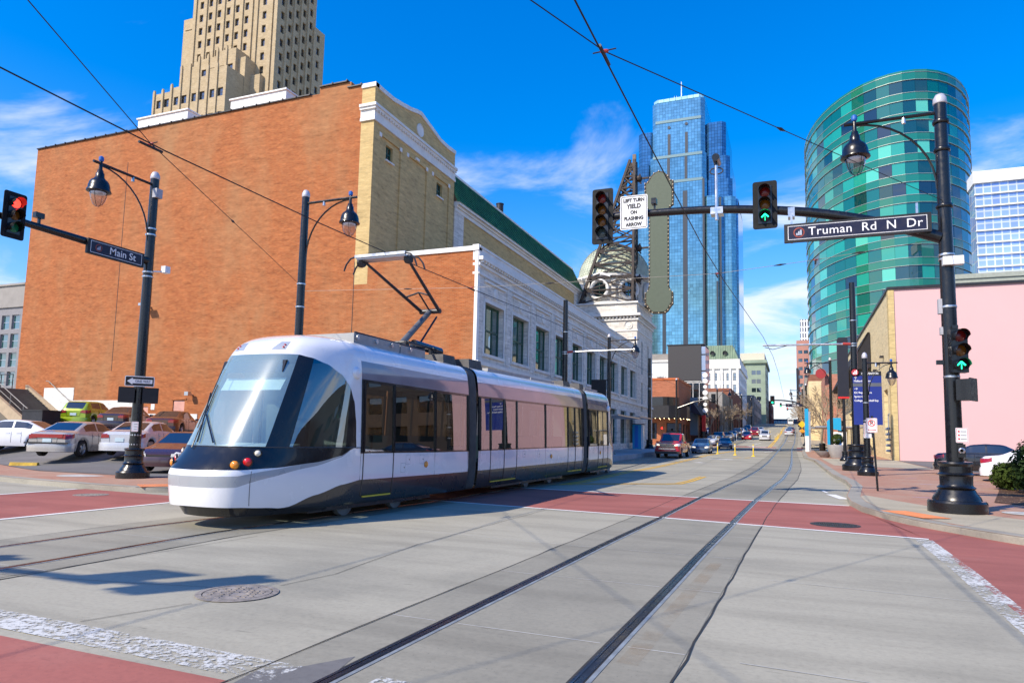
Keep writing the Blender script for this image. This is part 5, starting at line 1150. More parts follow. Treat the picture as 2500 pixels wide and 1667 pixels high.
rb(B, 1.8, 5.0, .8, 3.45, 3.66, M_gbox, 'roof_box'); rb(B, 5.2, 7.4, .75, 3.45, 3.64, M_gbox, 'roof_box'); rb(C_, 1.4, 3.4, .8, 3.45, 3.66, M_gbox, 'roof_box')
P_('roof_rail', MB().tube([A.T(.91,3.15,3.76),A.T(.91,6.0,3.74)], .02, 6), M_dark)
# pantograph
ax = -9.36
pg = MB().tube([(ax-.6,14.9,3.95),(ax+.6,14.9,3.95)],.035).tube([(ax-.6,16.2,3.95),(ax+.6,16.2,3.95)],.035).tube([(ax-.55,14.8,3.95),(ax-.55,16.4,3.95)],.035).tube([(ax+.55,14.8,3.95),(ax+.55,16.4,3.95)],.035)
for x in (-.5,.5):
    for y in (15.0,16.2): pg.tube([(ax+x,y,3.55),(ax+x,y,3.95)],.05)
base_ = P_('pantograph_base', pg, M_dark)
P_('drive_cylinder', MB().tube([(ax+.15,15.9,4.05),(ax+.3,17.1,3.98)],.12,12), M_black)
P_('lower_arm', MB().tube([(ax,15.55,4.02),(ax,16.98,5.10)],[.085,.075],12), mat('panto_grey', (.17,.17,.17), .5, .5))
P_('lower_rod', MB().tube([(ax+.1,16.25,4.05),(ax+.08,17.25,5.0)],.028,8), M_dark)
P_('knee', MB().tube([(ax-.32,17.02,5.12),(ax+.32,17.02,5.12)],.07,10), M_dark)
for s in (-1, 1): P_('upper_arm', MB().tube([(ax+s*.28,17.02,5.12),(ax+s*.62,14.62,6.0)],[.05,.035],10), M_dark)
P_('cross_brace', MB().tube([(ax-.38,16.3,5.4),(ax,16.35,5.52),(ax+.38,16.3,5.4)],.025,6).tube([(ax,16.35,5.5),(ax,16.95,5.15)],.025,6), M_dark)
for y in (14.38,14.78):
    P_('collector_strip', MB().bar((ax-.72,y,6.06),(ax+.72,y,6.06),.07,.07), M_steel)
P_('collector_tray', MB().box(ax-.7,ax+.7,14.4,14.76,5.99,6.03), M_steel)
for s in (-1, 1):
    P_('horn', MB().tube([(ax+s*.70,14.38,6.06),(ax+s*.86,14.38,6.02),(ax+s*.98,14.38,5.88),(ax+s*1.04,14.38,5.72)],.022,6).tube([(ax+s*.70,14.78,6.06),(ax+s*.86,14.78,6.02),(ax+s*.98,14.78,5.88),(ax+s*1.04,14.78,5.72)],.022,6), M_dark)
    P_('spring_box', MB().lathe([(.1,-.08),(.12,0),(.1,.08)], 10, axis='x', c=(ax+s*.68,14.6,5.95)), M_dark)
# ================================================================ street furniture
M_pole = mat('pole_black', (.006,.0065,.008), .28, var=.04, coat=.2, scale=4)
M_wht = mat('white_enamel', (.8,.8,.8), .35, var=.04, coat=.5); M_sb = mat('sign_navy', (.006,.006,.03), .4, var=.05); M_blk = mat('sign_black', (.01,.01,.012), .5, var=.05)
M_blue = mat('sign_blue', (.012,.028,.21), .4, var=.05); M_capw = mat('pole_cap', (.55,.53,.56), .4, .3); M_bcap = mat('blue_cell', (.02,.12,.45), .4)
M_band = mat('steel_band', (.6,.61,.63), .3, .9)
G_lamp = glass('lamp_glass', (.80,.78,.82), .10, .1, through=1)
def shift(mb, dx, dy, dz): mb.v = [(x+dx, y+dy, z+dz) for x, y, z in mb.v]; return mb
BASE_P = [(.60,0),(.60,.22),(.57,.27),(.50,.28),(.47,.36),(.40,.44),(.38,.50),(.36,.52),(.40,.56),(.34,.60),(.33,.62),(.335,.82),(.37,.86),(.33,.9),(.325,1.04),(.37,1.1),(.36,1.14),(.2,1.16)]
def pole(t, h, r, bs=1.0, top=True, bands=()):
    n = 8
    MB().lathe([(a*bs, z*bs) for a, z in BASE_P], 24, cap=True).build('base', M_pole, t, smooth=30)
    MB().lathe([(r*1.15, 1.1*bs), (r*1.02, h*.55), (r*.9, h)], 12).build('shaft', M_pole, t, smooth=50)
    if top: MB().lathe([(r*.92,h),(r*1.0,h+.02),(r*.95,h+.14),(r*.6,h+.24),(.001,h+.28)], 14).build('cap', M_capw, t, smooth=60)
    for z in bands: MB().lathe([(r*1.12,z-.02),(r*1.14,z),(r*1.12,z+.03)], 14).build('band', M_band, t, smooth=60)
def pendant(t, x, y, z, k=1.0):
    """lamp hanging at (x,y) with its hook at z"""
    f = lambda P: [(a*k, b*k) for a, b in P]
    MB().lathe(f([(.03,.12),(.05,.05),(.06,-.2),(.09,-.22),(.1,-.3),(.13,-.33),(.14,-.48),(.17,-.5),(.18,-.54),(.25,-.58),(.305,-.66),(.335,-.77),(.345,-.88),(.38,-.93),(.385,-.97),(.28,-1.0)]), 22, c=(x,y,z), cap=False).build('lamp_shade', M_pole, t, smooth=50)
    MB().lathe(f([(.265,-1.0),(.26,-1.1),(.22,-1.25),(.15,-1.4),(.05,-1.47),(.001,-1.48)]), 18, c=(x,y,z), cap=False).build('lamp_globe', G_lamp, t, smooth=180)
    MB().lathe(f([(.24,-1.0),(.2,-1.04),(.001,-1.06)]), 14, c=(x,y,z), cap=False).build('lamp_reflector', M_wht, t)
    for a in range(4):
        th = a*math.pi/2+.5; MB().tube([(x+math.cos(th)*rr_*k*1.03, y+math.sin(th)*rr_*k*1.03, z+zz*k) for rr_, zz in ((.265,-1.0),(.26,-1.1),(.22,-1.25),(.15,-1.4),(.04,-1.48))], .008*k, 4).build('lamp_guard', M_pole, t)
    MB().lathe(f([(.06,.1),(.08,.14),(.08,.24),(.04,.28)]), 12, c=(x,y,z)).build('photocell', M_bcap, t)
def lamp_arm(t, dx, dy, h, ln, k=1.0):
    d = Vector((dx, dy, 0)); MB().tube([Vector((0,0,h)), d*(ln+.25)+Vector((0,0,h))], .045*k, 8).build('lamp_arm', M_pole, t)
    br = [d*(ln*math.sin(a))*.92+Vector((0,0,h-1.75*k+1.68*k*(1-math.cos(a)))) for a in [i*math.pi/2/10 for i in range(11)]]
    br = [d*(ln*.93*(1-math.cos(a)))+d*.13+Vector((0,0,h-1.9*k+1.85*k*math.sin(a))) for a in [i*math.pi/2/10 for i in range(11)]]
    MB().tube(br, .028*k, 6).build('brace', M_pole, t)
    MB().lathe([(.05,-.16),(.04,0)], 8, c=d*ln*.42+Vector((0,0,h))).build('hanger', M_band, t)
    p = d*ln; pendant(t, p.x, p.y, h-.02, k*.9)
def lens_mat(nm, col, lit): return mat('lens_'+nm+('_lit' if lit else ''), col if lit else tuple(c*.16 for c in col), .25, var=0, emit=col if lit else None, estr=4 if nm != 'green' else 2.5)
LC = {'red': (1,.03,.02), 'amber': (1,.35,.02), 'green': (.02,1,.45), 'dim': (.35,.5,.5)}
def signal(parent, loc, rot, lenses, lit, plate=True, arrow=False, k=1.0):
    n = len(lenses); s = .335; H = n*s
    h = MB().box(-.17,.17,-.02,.2,-H/2,H/2).build('signal_head', M_pole, parent, loc=loc, rot=(0,0,rot)); h.scale = (k,k,k)
    if plate:
        r = .06; a, b = .30, H/2+.13; P = []
        for cx, cz, a0 in ((a-r,b-r,0),(-a+r,b-r,90),(-a+r,-b+r,180),(a-r,-b+r,270)):
            P += [(cx+r*math.cos(R(a0+i*30)), cz+r*math.sin(R(a0+i*30))) for i in range(4)]
        MB().prism(P, 0, .02, lambda x, z, c: (x, c, z)).build('backplate', mat('backplate_black', (.008,.009,.011), .65, var=.15, spec=.25), h)
    for i, c in enumerate(lenses):
        z = H/2-s*(i+.5); on = (i == lit)
        ln = MB().lathe([(.13,-.03),(.10,-.05),(.001,-.06)], 20, axis='y', c=(0,0,z), cap=False)
        if on and arrow: 
            ln.build('lens', M_blk, h, smooth=60)
            am = lens_mat(c, LC[c], True); ar = MB().bar((-.085,-.07,z-.01),(0,-.07,z+.075),.022,.03).bar((.085,-.07,z-.01),(0,-.07,z+.075),.022,.03).bar((0,-.07,z-.10),(0,-.07,z+.02),.01,.03); ar.build('arrow', am, h)
        else: ln.build('lens', lens_mat(c, LC[c], on), h, smooth=60)
        v = MB(); v.grid(lambda u, w: ((.145+.0*w)*math.cos(R(-40+260*u)), -.02-.24*w*(1 if .12 < u < .88 else .55), z+.145*math.sin(R(-40+260*u))), 20, 2); v.build('visor', M_pole, h)
    return h
def sign_plate(name, parent, loc, rot, w, h, m, border=None, bm=None, th=.012, r=.04, inset=.03):
    def rr4(a, b, r): return [(cx+r*math.cos(R(a0+i*30)), cz+r*math.sin(R(a0+i*30))) for cx, cz, a0 in ((a-r,b-r,0),(-a+r,b-r,90),(-a+r,-b+r,180),(a-r,-b+r,270)) for i in range(4)]
    p = MB().prism(rr4(w/2,h/2,r), 0, th, lambda x, z, c: (x, c, z)).build(name, m, parent, loc=loc, rot=(0,0,rot))
    if border:
        b = MB(); a0 = rr4(w/2-inset,h/2-inset,max(.01,r-.01)); b0 = rr4(w/2-inset-border,h/2-inset-border,max(.008,r-.02)); n = len(a0)
        b.add([(x,-.002,z) for x, z in a0]+[(x,-.002,z) for x, z in b0], [(i,(i+1) % n,n+(i+1) % n,n+i) for i in range(n)]); b.build('border', bm, p)
    return p
def words(parent, txt, size, m, x=0, z=0, y=-.004, **k): return obj('lettering', text_mesh(txt, size, m, **k), parent, loc=(x, y, z))
def city_badge(parent, x, z, r):
    MB().lathe([(r,0),(r*.8,-.002)], 24, axis='y', c=(x,-.003,z), cap=False).build('emblem_ring', mat('emblem_red', (.30,.045,.02), .5), parent)
    for i, hh in enumerate((.45,.8,1.05)): MB().box(x-r*.5+i*r*.36,x-r*.24+i*r*.36,-.006,-.003,z-r*.55,z-r*.55+r*hh).build('emblem_bar', mat('emblem_pale', (.45,.5,.6), .5), parent)

# ---- pole at the right corner
PX, PYc = 3.45, 18.9; z0 = zg(PYc)+KH
t = thing('signal_pole', 'tall black corner pole with mast arm, green arrow and pendant lamp beside the pink wall', 'traffic pole', (PX, PYc, z0))
pole(t, 9.75, .155, 1.0, True, (3.1,5.9,6.0,4.75)); lamp_arm(t, -1, 0, 9.55, 1.88)
for z in (7.2,8.6,9.3): MB().lathe([(.17,z-.05),(.185,z-.03),(.185,z+.03),(.17,z+.05)], 12).build('collar', M_pole, t, smooth=40)
arm = [(-.1,0,6.45),(-.95,0,6.78),(-2.15,0,7.16),(-3.4,0,7.44),(-5.25,0,7.68),(-7.35,0,7.77),(-8.2,0,7.77)]
MB().tube([Vector(cat_rom(arm, i/30)) for i in range(31)], [.15-.06*i/30 for i in range(31)], 12).build('mast_arm', M_pole, t, smooth=60)
signal(t, (-8.35,-.15,7.76), 0, ['red','amber','amber','dim'], -1)
signal(t, (-4.03,-.17,7.62), 0, ['red','amber','green'], 2, True, True)
signal(t, (.12,-.33,3.68), R(10), ['red','amber','green'], 2, False, True)
MB().box(-.3,.12,-.06,.04,3.4,3.5).box(.0,.12,-.3,.0,4.2,4.28).build('bracket', M_pole, t)
pb_ = MB().box(-.19,.19,-.14,.14,-.24,.24).box(-.21,.21,-.16,-.13,-.26,.26); pb_.build('pedestrian_signal', M_pole, t, loc=(.22,-.3,2.78), rot=(0,0,R(60)))
p = sign_plate('turn_sign', t, (-7.45,-.2,7.77), 0, .76, .96, M_wht, .018, M_blk, inset=.025)
for k, (w_, sz) in enumerate((('LEFT TURN',.155),('YIELD',.2),('ON',.155),('FLASHING',.155),('ARROW',.155))): words(p, w_, sz*.86, M_blk, 0, .34-.172*k, sx=.88, bold=.0065, ext=.004)
p = sign_plate('street_sign', t, (-1.95,-.28,6.78), 0, 3.26, .47, M_blk, None, r=.015, th=.1)
MB().box(-1.52,1.52,-.003,.0,-.175,.175).build('face', M_sb, p)
bd = MB().box(-1.54,1.54,-.004,0,.165,.178).box(-1.54,1.54,-.004,0,-.178,-.165).box(-1.54,-1.526,-.004,0,-.165,.165).box(1.526,1.54,-.004,0,-.165,.165); bd.build('border', M_wht, p)
city_badge(p, -1.28, 0, .13); words(p, 'Truman  Rd  N  Dr', .30, M_wht, .19, .0, sx=1.0, bold=.001, y=-.005, space=1.06)
for x in (-3.4,-.6): MB().bar((x,-.15,7.3-.0),(x,-.15,6.55),.05).build('sign_hanger', M_band, t)
c = MB().tube([(-5.24,-.12,7.35),(-5.24,-.12,8.85)], .045, 8); c.build('camera_post', M_band, t)
MB().tube([(-5.24,-.3,9.02),(-5.24,.25,9.06)], .1, 12).tube([(-5.24,-.12,8.8),(-5.24,-.12,9.0)], .03, 6).build('camera', M_pole, t)
MB().tube([(-5.24+.17*math.cos(a),-.12,8.7+.09*math.sin(a)) for a in [i*math.pi/8 for i in range(17)]], .018, 5).build('cable_loop', M_blk, t)
MB().box(-5.4,-5.08,-.16,.16,7.52,7.7).build('clamp', M_band, t); MB().box(-3.48,-3.32,-.14,.14,7.25,7.5).build('clamp', M_band, t)
MB().bar((-6.9,-.05,7.8),(-6.9,-.05,8.05),.05).box(-6.98,-6.84,-.15,.05,7.98,8.14).build('detector', M_pole, t)
MB().box(-.12,.3,-.28,-.1,5.72,5.92).build('radio_box', M_wht, t); MB().box(-.22,-.14,-.08,.08,4.6,4.95).box(-.2,-.12,-.08,.06,4.1,4.28).build('junction_box', mat('box_grey', (.4,.4,.43), .5), t)
p = sign_plate('notice_plate', t, (.12,-.2,1.75), R(12), .26, .34, M_wht, .006, M_redl, r=.02, inset=.012)
for k in range(3): MB().box(-.085,-.05,-.003,0,.07-k*.085,.105-k*.085).build('pictogram', M_redl, p); MB().box(-.03,.09,-.003,0,.08-k*.085,.09-k*.085).build('text_line', M_blk, p)
MB().lathe([(.07,-.03),(.045,-.05),(.03,-.03),(.001,-.03)], 16, axis='y', c=(.1,-.2,1.4)).build('push_button', M_band, t); MB().box(.02,.18,-.2,-.1,1.25,1.55).build('button_box', M_pole, t)

# ---- pole at the left corner
LX, LY = -19.55, 16.4; z0 = zg(LY)+KH
t = thing('signal_pole', 'tall black corner pole with red signal arm and Main St sign before the brick wall', 'traffic pole', (LX, LY, z0))
pole(t, 9.8, .15, .82, True, (7.9,8.1,6.65,6.5,1.35,1.05,.72)); lamp_arm(t, 0, -1, 9.6, 1.95)
MB().tube([(0,0,7.03),(0,-2.5,7.1),(0,-5.1,7.12)], [.13,.11,.09], 12).build('mast_arm', M_pole, t, smooth=60)
signal(t, (.16,-4.42,7.18), R(90), ['red','amber','green'], 0)
MB().lathe([(.001,-.14),(.1,-.1),(.12,0),(.1,.1),(.001,.14)], 12, axis='y', c=(0,-5.2,7.12)).build('arm_end_cap', M_pole, t, smooth=60)
p = sign_plate('street_sign', t, (.17,-1.3,6.95), R(90), 1.95, .46, M_blk, None, r=.015, th=.1)
MB().box(-.87,.87,-.003,0,-.175,.175).build('face', M_sb, p)
MB().box(-.885,.885,-.004,0,.165,.178).box(-.885,.885,-.004,0,-.178,-.165).box(-.885,-.872,-.004,0,-.165,.165).box(.872,.885,-.004,0,-.165,.165).build('border', M_wht, p)
city_badge(p, -.62, 0, .11); words(p, 'Main St', .31, M_wht, .2, 0, bold=.002, y=-.005)
MB().bar((0,-3.65,7.15),(0,-3.65,7.4),.06).box(-.06,.08,-3.8,-3.55,7.35,7.5).build('detector', M_pole, t)
MB().box(.05,.25,-.12,.12,9.15,9.45).build('junction_box', MATS['box_grey'], t)
MB().bar((0,0,6.7),(.35,.3,6.72),.04).box(.3,.5,.22,.42,6.68,6.9).build('radio_box', M_wht, t)
for s, a in ((-1, 0), (1, 0)):
    q = MB(); 
    for (x0, x1, y0_, y1_, zz0, zz1) in ((-.2,.2,-.1,.1,-.22,.22),(-.23,.23,-.12,-.08,-.25,.25)): q.box(x0,x1,y0_,y1_,zz0,zz1)
    q.build('pedestrian_signal', M_blk, t, loc=(s*.34*.643+.06,s*.34*.766-.06,2.62), rot=(0,0,R(50)))
p = sign_plate('one_way_sign', t, (.2,-.17,3.06), R(50), .84, .33, M_wht, None, r=.04)
MB().box(-.395,.395,-.003,0,-.14,.14).build('face', M_blk, p)
MB().prism([(-.36,0),(-.2,.11),(-.2,.065),(.36,.065),(.36,-.065),(-.2,-.065),(-.2,-.11)], -.006, -.003, lambda x, z, c: (x, c, z)).build('arrow', M_wht, p); words(p, 'ONE WAY', .115, M_blk, .09, 0, sx=.82, y=-.008, bold=0)
p = sign_plate('notice_plate', t, (.17,-.2,1.62), R(42), .2, .32, M_wht, .005, M_redl, r=.02, inset=.012)
for k in range(3): MB().box(-.03,.07,-.003,0,.08-k*.085,.09-k*.085).build('text_line', M_blk, p)

# ---- pole at the corner behind the camera, whose arm shades the road
t = thing('signal_pole', 'mast arm pole on the near left corner, only its shadow shows on the road', 'traffic pole', (-20.5, -2.5, KH)); pole(t, 9.8, .15, .82, True); lamp_arm(t, 1, 0, 9.6, 1.9)
MB().tube([(0,0,6.2),(3,.3,6.9),(6.5,.7,7.25),(10.1,1.0,7.35)], [.14,.12,.1,.08], 10).build('mast_arm', M_pole, t, smooth=60)
signal(t, (9.9,1.15,7.35), R(180), ['red','amber','green'], -1); signal(t, (6.4,.85,7.2), R(180), ['red','amber','green'], -1)
sign_plate('turn_sign', t, (8.9,1.1,7.35), R(180), .76, .96, M_wht); sign_plate('street_sign', t, (2.6,.6,6.5), R(180), 2.6, .46, M_blk)
# ---- plain lamp posts and trolley poles
def lamp_post(x, y, h, label, dx=1, dy=0, ln=1.87, k=1.0, bs=.9, r=.14, group='street lamps', bands=()):
    t = thing('street_lamp', label, 'street lamp', (x, y, zg(y)+KH), 0, group); pole(t, h, r, bs, True, bands); lamp_arm(t, dx, dy, h-.22, ln, k); return t
lamp_post(-15.7, 19.3, 9.7, 'black pendant street lamp standing behind the streetcar roof', 1, 0, bands=(6.6,5.8))
t = lamp_post(-12.3, 49.3, 8.6, 'pendant street lamp with a blank black banner before the terracotta front', 1, 0, 1.9)
MB().box(-1.3,-.2,-.03,.0,3.7,5.5).build('banner', M_blk, t); MB().bar((-1.3,0,5.52),(0,0,5.52),.05).bar((-1.3,0,3.68),(0,0,3.68),.05).build('banner_bracket', M_pole, t)
lamp_post(3.02, 34.8, 5.2, 'low black lamp post in front of the blue direction sign', 1, 0, 1.05, .75, .72, .12, bands=(3.2,2.4,1.7))
lamp_post(3.2, 69.5, 8.6, 'thin lamp post leaning its lamp over the street by the planter', -1, 0, 1.9, 1, .6, .13)
def trolley_pole(x, y, h, bz, ln, label, dx=1, bs=.95, r=.16):
    t = thing('trolley_pole', label, 'pole', (x, y, zg(y)+KH), 0, 'poles carrying the overhead wire'); pole(t, h, r, bs, False, (bz, bz-.12, bz+1.2)); 
    if ln:
        MB().tube([(0,0,bz),(dx*ln,0,bz+.05)], .05, 8).build('bracket_arm', M_steel, t); MB().tube([(dx*.12,0,bz),(dx*.5,0,bz+.02)], .07, 8).build('insulator', mat('insulator_red', (.4,.04,.03), .4), t)
        MB().tube([(dx*(ln-1.2),0,bz),(dx*(ln-.5),0,bz-.18),(dx*(ln-.1),0,bz-.05)], .02, 6).build('wire_steady', M_dark, t)
    return t
trolley_pole(-12.6, 39.7, 9.6, 6.45, 4.2, 'dark trolley pole with white bracket beside the terracotta windows')
trolley_pole(-13.6, 71.5, 9.4, 6.3, 0, 'thick dark pole at the far corner of the terracotta tower')
t = trolley_pole(2.95, 39.6, 9.65, 6.45, 4.4, 'black trolley pole carrying the blue direction sign', -1, 1.15)
p = sign_plate('direction_sign', t, (.55,-.24,3.65), 0, 1.3, 2.7, M_blue, None, r=.02)
MB().box(-.65,.65,-.003,0,1.12,1.35).build('header', M_blk, p); MB().box(-.65,.65,-.003,0,.58,.76).build('divider', mat('sign_grey', (.1,.11,.13), .5), p)
words(p, 'CONVENTION', .145, M_wht, .13, 1.23, sx=.8, bold=.003)
words(p, 'Midland Theatre', .135, M_wht, -.6, .86, sx=.88, bold=.003, align='LEFT'); words(p, 'KC Rep Theatre', .135, M_wht, -.6, .27, sx=.88, bold=.003, align='LEFT'); words(p, 'Sprint Center', .135, M_wht, -.6, .07, sx=.88, bold=.003, align='LEFT'); words(p, 'College Basketball Exp', .135, M_wht, -.6, -.13, sx=.88, bold=.003, align='LEFT')
MB().bar((-.52,-.01,.95),(-.52,-.01,1.09),.02).bar((-.58,-.01,1.03),(-.52,-.01,1.1),.02).bar((-.46,-.01,1.03),(-.52,-.01,1.1),.02).build('arrow', M_wht, p)
MB().bar((-.59,-.01,.47),(-.45,-.01,.47),.02).bar((-.5,-.01,.52),(-.44,-.01,.47),.02).bar((-.5,-.01,.42),(-.44,-.01,.47),.02).build('arrow', M_wht, p)
MB().lathe([(.2,-.04),(.2,.02),(.001,.02)], 24, axis='y', c=(-.55,-.02,1.3)).lathe([(.2,-.04),(.001,-.04)], 24, axis='y', c=(-.55,-.02,1.3), cap=False).build('round_badge', mat('badge_grey', (.25,.26,.28), .4), p)
MB().lathe([(.16,0),(.001,0)], 24, axis='y', c=(-.55,-.065,1.3), cap=False).build('badge_face', mat('badge_red', (.45,.04,.05), .4), p)
for i, hh in enumerate((.1,.17,.22)): MB().box(-.64+i*.07,-.59+i*.07,-.075,-.068,1.2,1.2+hh).build('badge_bar', M_wht, p)
# no parking sign
t = thing('parking_sign', 'white no parking sign on a leaning black post at the kerb', 'sign', (2.42, 24.9, zg(24.9)+KH))
MB().box(-.03,.03,-.03,.03,0,2.35).build('post', M_pole, t, rot=(0,R(-2.4),0))
p = sign_plate('sign_plate', t, (-.12,-.06,2.05), 0, .32, .46, M_wht, .008, M_redl, r=.03, inset=.012)
MB().lathe([(.105,0),(.085,0)], 24, axis='y', c=(0,-.006,.07), cap=False).bar((-.07,-.006,.14),(.07,-.006,0),.004,.022).build('no_symbol', M_redl, p); words(p, 'P', .17, M_blk, 0, .07, bold=.004)
MB().bar((-.1,-.006,-.14),(.1,-.006,-.14),.004,.018).prism([(-.12,-.14),(-.085,-.115),(-.085,-.165)], -.008, -.004, lambda x, z, c: (x, c, z)).prism([(.12,-.14),(.085,-.115),(.085,-.165)], -.008, -.004, lambda x, z, c: (x, c, z)).build('double_arrow', M_redl, p)
p2 = sign_plate('sign_plate', t, (-.2,.02,1.9), R(20), .3, .46, M_wht, .008, M_redl, r=.03, inset=.012)
p3 = sign_plate('lower_plate', t, (-.24,-.02,1.72), 0, .22, .14, M_wht, None, r=.02)
# black banner post
t = thing('banner_post', 'blank black tall banner panel with red foot on a dark post', 'banner', (3.36, 55, zg(55)+KH)); pole(t, 5.2, .1, .6, False)
MB().prism([(-.36,4.55),(.36,4.55),(.36,8.6),(.28,8.8),(-.28,8.8),(-.36,8.6)], -.14, .14, lambda x, z, c: (x, c, z)).build('panel', mat('banner_black', (.014,.013,.02), .4, var=.05), t); MB().box(-.36,.36,-.15,.15,4.42,4.55).build('red_foot', MATS['red_panel'], t)
# planters
def planter(x, y, prof, label, shrub):
    t = thing('planter', label, 'planter', (x, y, zg(y)+KH)); MB().lathe(prof, 28, cap=False).build('pot', mat('planter_concrete', (.33,.33,.33), .7, var=.12, bmp=.2), t, smooth=40)
    MB().lathe([(prof[-2][0]-.05,prof[-1][1]-.08),(.001,prof[-1][1]-.05)], 20, cap=False).build('soil', mat('soil', (.05,.035,.025), .95), t); return t
planter(3.3, 62.9, [(.5,0),(.72,.55),(.8,1.0),(.8,1.05),(.72,1.05),(.7,.9)], 'round grey planter with a clipped ball shrub by the banner post', True)
planter(2.35, 63.6, [(.28,0),(.5,.2),(.72,.46),(.74,.5),(.66,.5),(.6,.42)], 'low dark bowl planter beside the round planter', False)
# stop pylon and shelter
M_cy = mat('cyan_blue', (.01,.33,.62), .4, var=.05); M_bl2 = mat('kiosk_blue', (.01,.17,.62), .4, var=.05)
t = thing('stop_pylon', 'white and bright blue streetcar stop pylon on the right kerb', 'pylon', (1.45, 83.6, zg(83.6)+KH))
MB().box(-.28,.1,-.1,.1,1.7,4.7).build('blue_panel', M_cy, t); MB().box(-.28,.1,-.1,.1,0,1.7).build('foot', M_wht, t); MB().box(.1,.3,-.12,.12,0,4.4).build('edge', M_steel, t)
t = thing('stop_shelter', 'steel canopy shelter with blue kiosk at the right hand stop', 'shelter', (3.6, 76, zg(76)+KH))
MB().box(-1.6,2.6,-2,6,2.55,2.68).build('canopy', M_steel, t); 
for x, y in ((2.0,-1.4),(2.0,5.4)): MB().tube([(x,y,0),(x,y,2.6)],.07).build('post', M_steel, t)
MB().prism([(-.65,0),(-.35,.1),(-.35,2.4),(.55,2.2),(.55,3.4),(-.35,3.4),(-.65,3.1)], -.2, .2, lambda x, z, c: (x, c-3.5, z)).build('blue_frame', M_cy, t)
MB().box(-.2,1.0,-3.5,-3.0,0,2.1).build('kiosk', M_wht, t); MB().box(.1,.55,-3.53,-3.5,.4,1.9).build('kiosk_screen', M_bl2, t)
t = thing('ticket_kiosk', 'blue and white ticket kiosk on the left platform', 'kiosk', (-14.1, 68, zg(68)+.34))
MB().box(-.42,.42,-.3,.3,0,2.35).build('body', M_cy, t); MB().box(-.2,.12,-.33,-.3,.15,2.25).build('panel', M_bl2, t); MB().box(.43,.62,-.3,.3,0,2.3).build('white_side', M_wht, t); MB().box(-.5,.7,-.36,.36,2.35,2.42).build('roof', M_dark, t)
t = thing('platform_shelter', 'thin steel canopy shelter with blue panel on the left platform', 'shelter', (-13.4, 55, zg(55)+.34))
MB().box(-1.2,1.4,-4,4,2.75,2.85).build('canopy', M_steel, t); MB().box(-1.0,-.7,-3.6,-3.3,0,3.8).build('blue_post', M_cy, t); MB().tube([(-.8,3,0),(-.8,3,2.75)],.06).build('post', M_steel, t)
MB().box(-.9,-.4,-1,1,.42,.5).build('bench', M_steel, t)
# yellow bollards
bs_ = [('leftmost of the three near yellow lane posts', -6.8, 70.2), ('middle of the three near yellow lane posts', -5.0, 67.5), ('rightmost of the three near yellow lane posts', -3.3, 65.2), ('yellow lane post beside the silver jeep', -2.9, 127), ('second yellow lane post past the silver jeep', -2.75, 134), ('third yellow lane post in the far median', -2.7, 142), ('far yellow lane post left of the median', -4.6, 158), ('last yellow lane post up the street', -2.6, 172)]
pm_ = MB().lathe([(.05,.05),(.05,1.0),(.03,1.05)], 10).mesh('post', mat('bollard_yellow', (.80,.55,.02), .5, var=.1), smooth=50); fm_ = MB().lathe([(.19,0),(.18,.04),(.06,.09)], 14).mesh('foot', MATS['bollard_yellow'], smooth=40); bm2 = MB().lathe([(.052,.78),(.053,.8),(.052,.92)], 10).mesh('reflector', M_wht)
for lb, x, y in bs_:
    t = thing('lane_bollard', lb, 'bollard', (x, y, zg(y)), 0, 'yellow lane bollards'); obj('post', pm_, t); obj('foot', fm_, t); obj('reflector', bm2, t)
wp = MB().lathe([(.05,0),(.05,1.1)], 8).mesh('post', M_wht)
for k, (x, y) in enumerate(((-10.1,128),(-9.7,128.6),(-9.3,129.2))):
    t = thing('white_bollard', ['leftmost','middle','rightmost'][k]+' of three slim white posts by the parked cars', 'bollard', (x, y, zg(y)), 0, 'white posts by the parked cars'); obj('post', wp, t); obj('foot', MB().lathe([(.14,0),(.06,.08)], 10).mesh('foot', M_wht), t)
# far signals
def far_signal(x, y, h, ln, dx, label, lens, sign=None, zl=7.0):
    t = thing('signal_pole', label, 'traffic pole', (x, y, zg(y)+KH), 0, 'signals further up the street'); pole(t, h, .15, .95, True)
    a_ = [(0,0,zl-1.0),(dx*ln*.3,0,zl-.35),(dx*ln*.65,0,zl-.05),(dx*ln,0,zl)]; MB().tube([Vector(cat_rom(a_, i/12)) for i in range(13)], .1, 8).build('mast_arm', M_pole, t)
    signal(t, (dx*ln,-.1,zl), 0, ['red','amber','green'], lens)
    if sign:
        p = sign_plate('street_sign', t, (dx*ln*.36,-.2,zl-.75), 0, 2.2, .45, M_blk, None, r=.015); MB().box(-1.04,1.04,-.003,0,-.17,.17).build('face', M_sb, p); words(p, sign, .33, M_wht, .2, 0, y=-.006, bold=.004); city_badge(p, -.75, 0, .1)
    return t
far_signal(1.75, 108, 8.6, 4.5, -1, 'black pole with green signal and 14th St sign across the next intersection', 2, '14th St', 6.5)
signal(bpy.data.objects[[o.name for o in bpy.data.objects if o.name.startswith('signal_pole')][-1]], (.0,-.35,3.6), 0, ['red','amber','green'], 2, False)
t = thing('signal_pole', 'dark pole with an arm and signal seen from behind left of the street', 'traffic pole', (-15.2, 100, zg(100)+KH), 0, 'signals further up the street'); pole(t, 9.2, .16, .95, True)
MB().tube([(0,0,5.2),(2.4,0,6.1),(5.0,0,6.6)], .1, 8).build('mast_arm', M_pole, t); signal(t, (5.0,.1,6.6), R(180), ['red','amber','green'], -1)
signal(t, (-2.0,-.3,2.4), 0, ['red'], 0, False)
far_signal(1.9, 245, 8.4, 5.6, -1, 'far black signal pole with two heads halfway up the street', 2, None, 7.0)
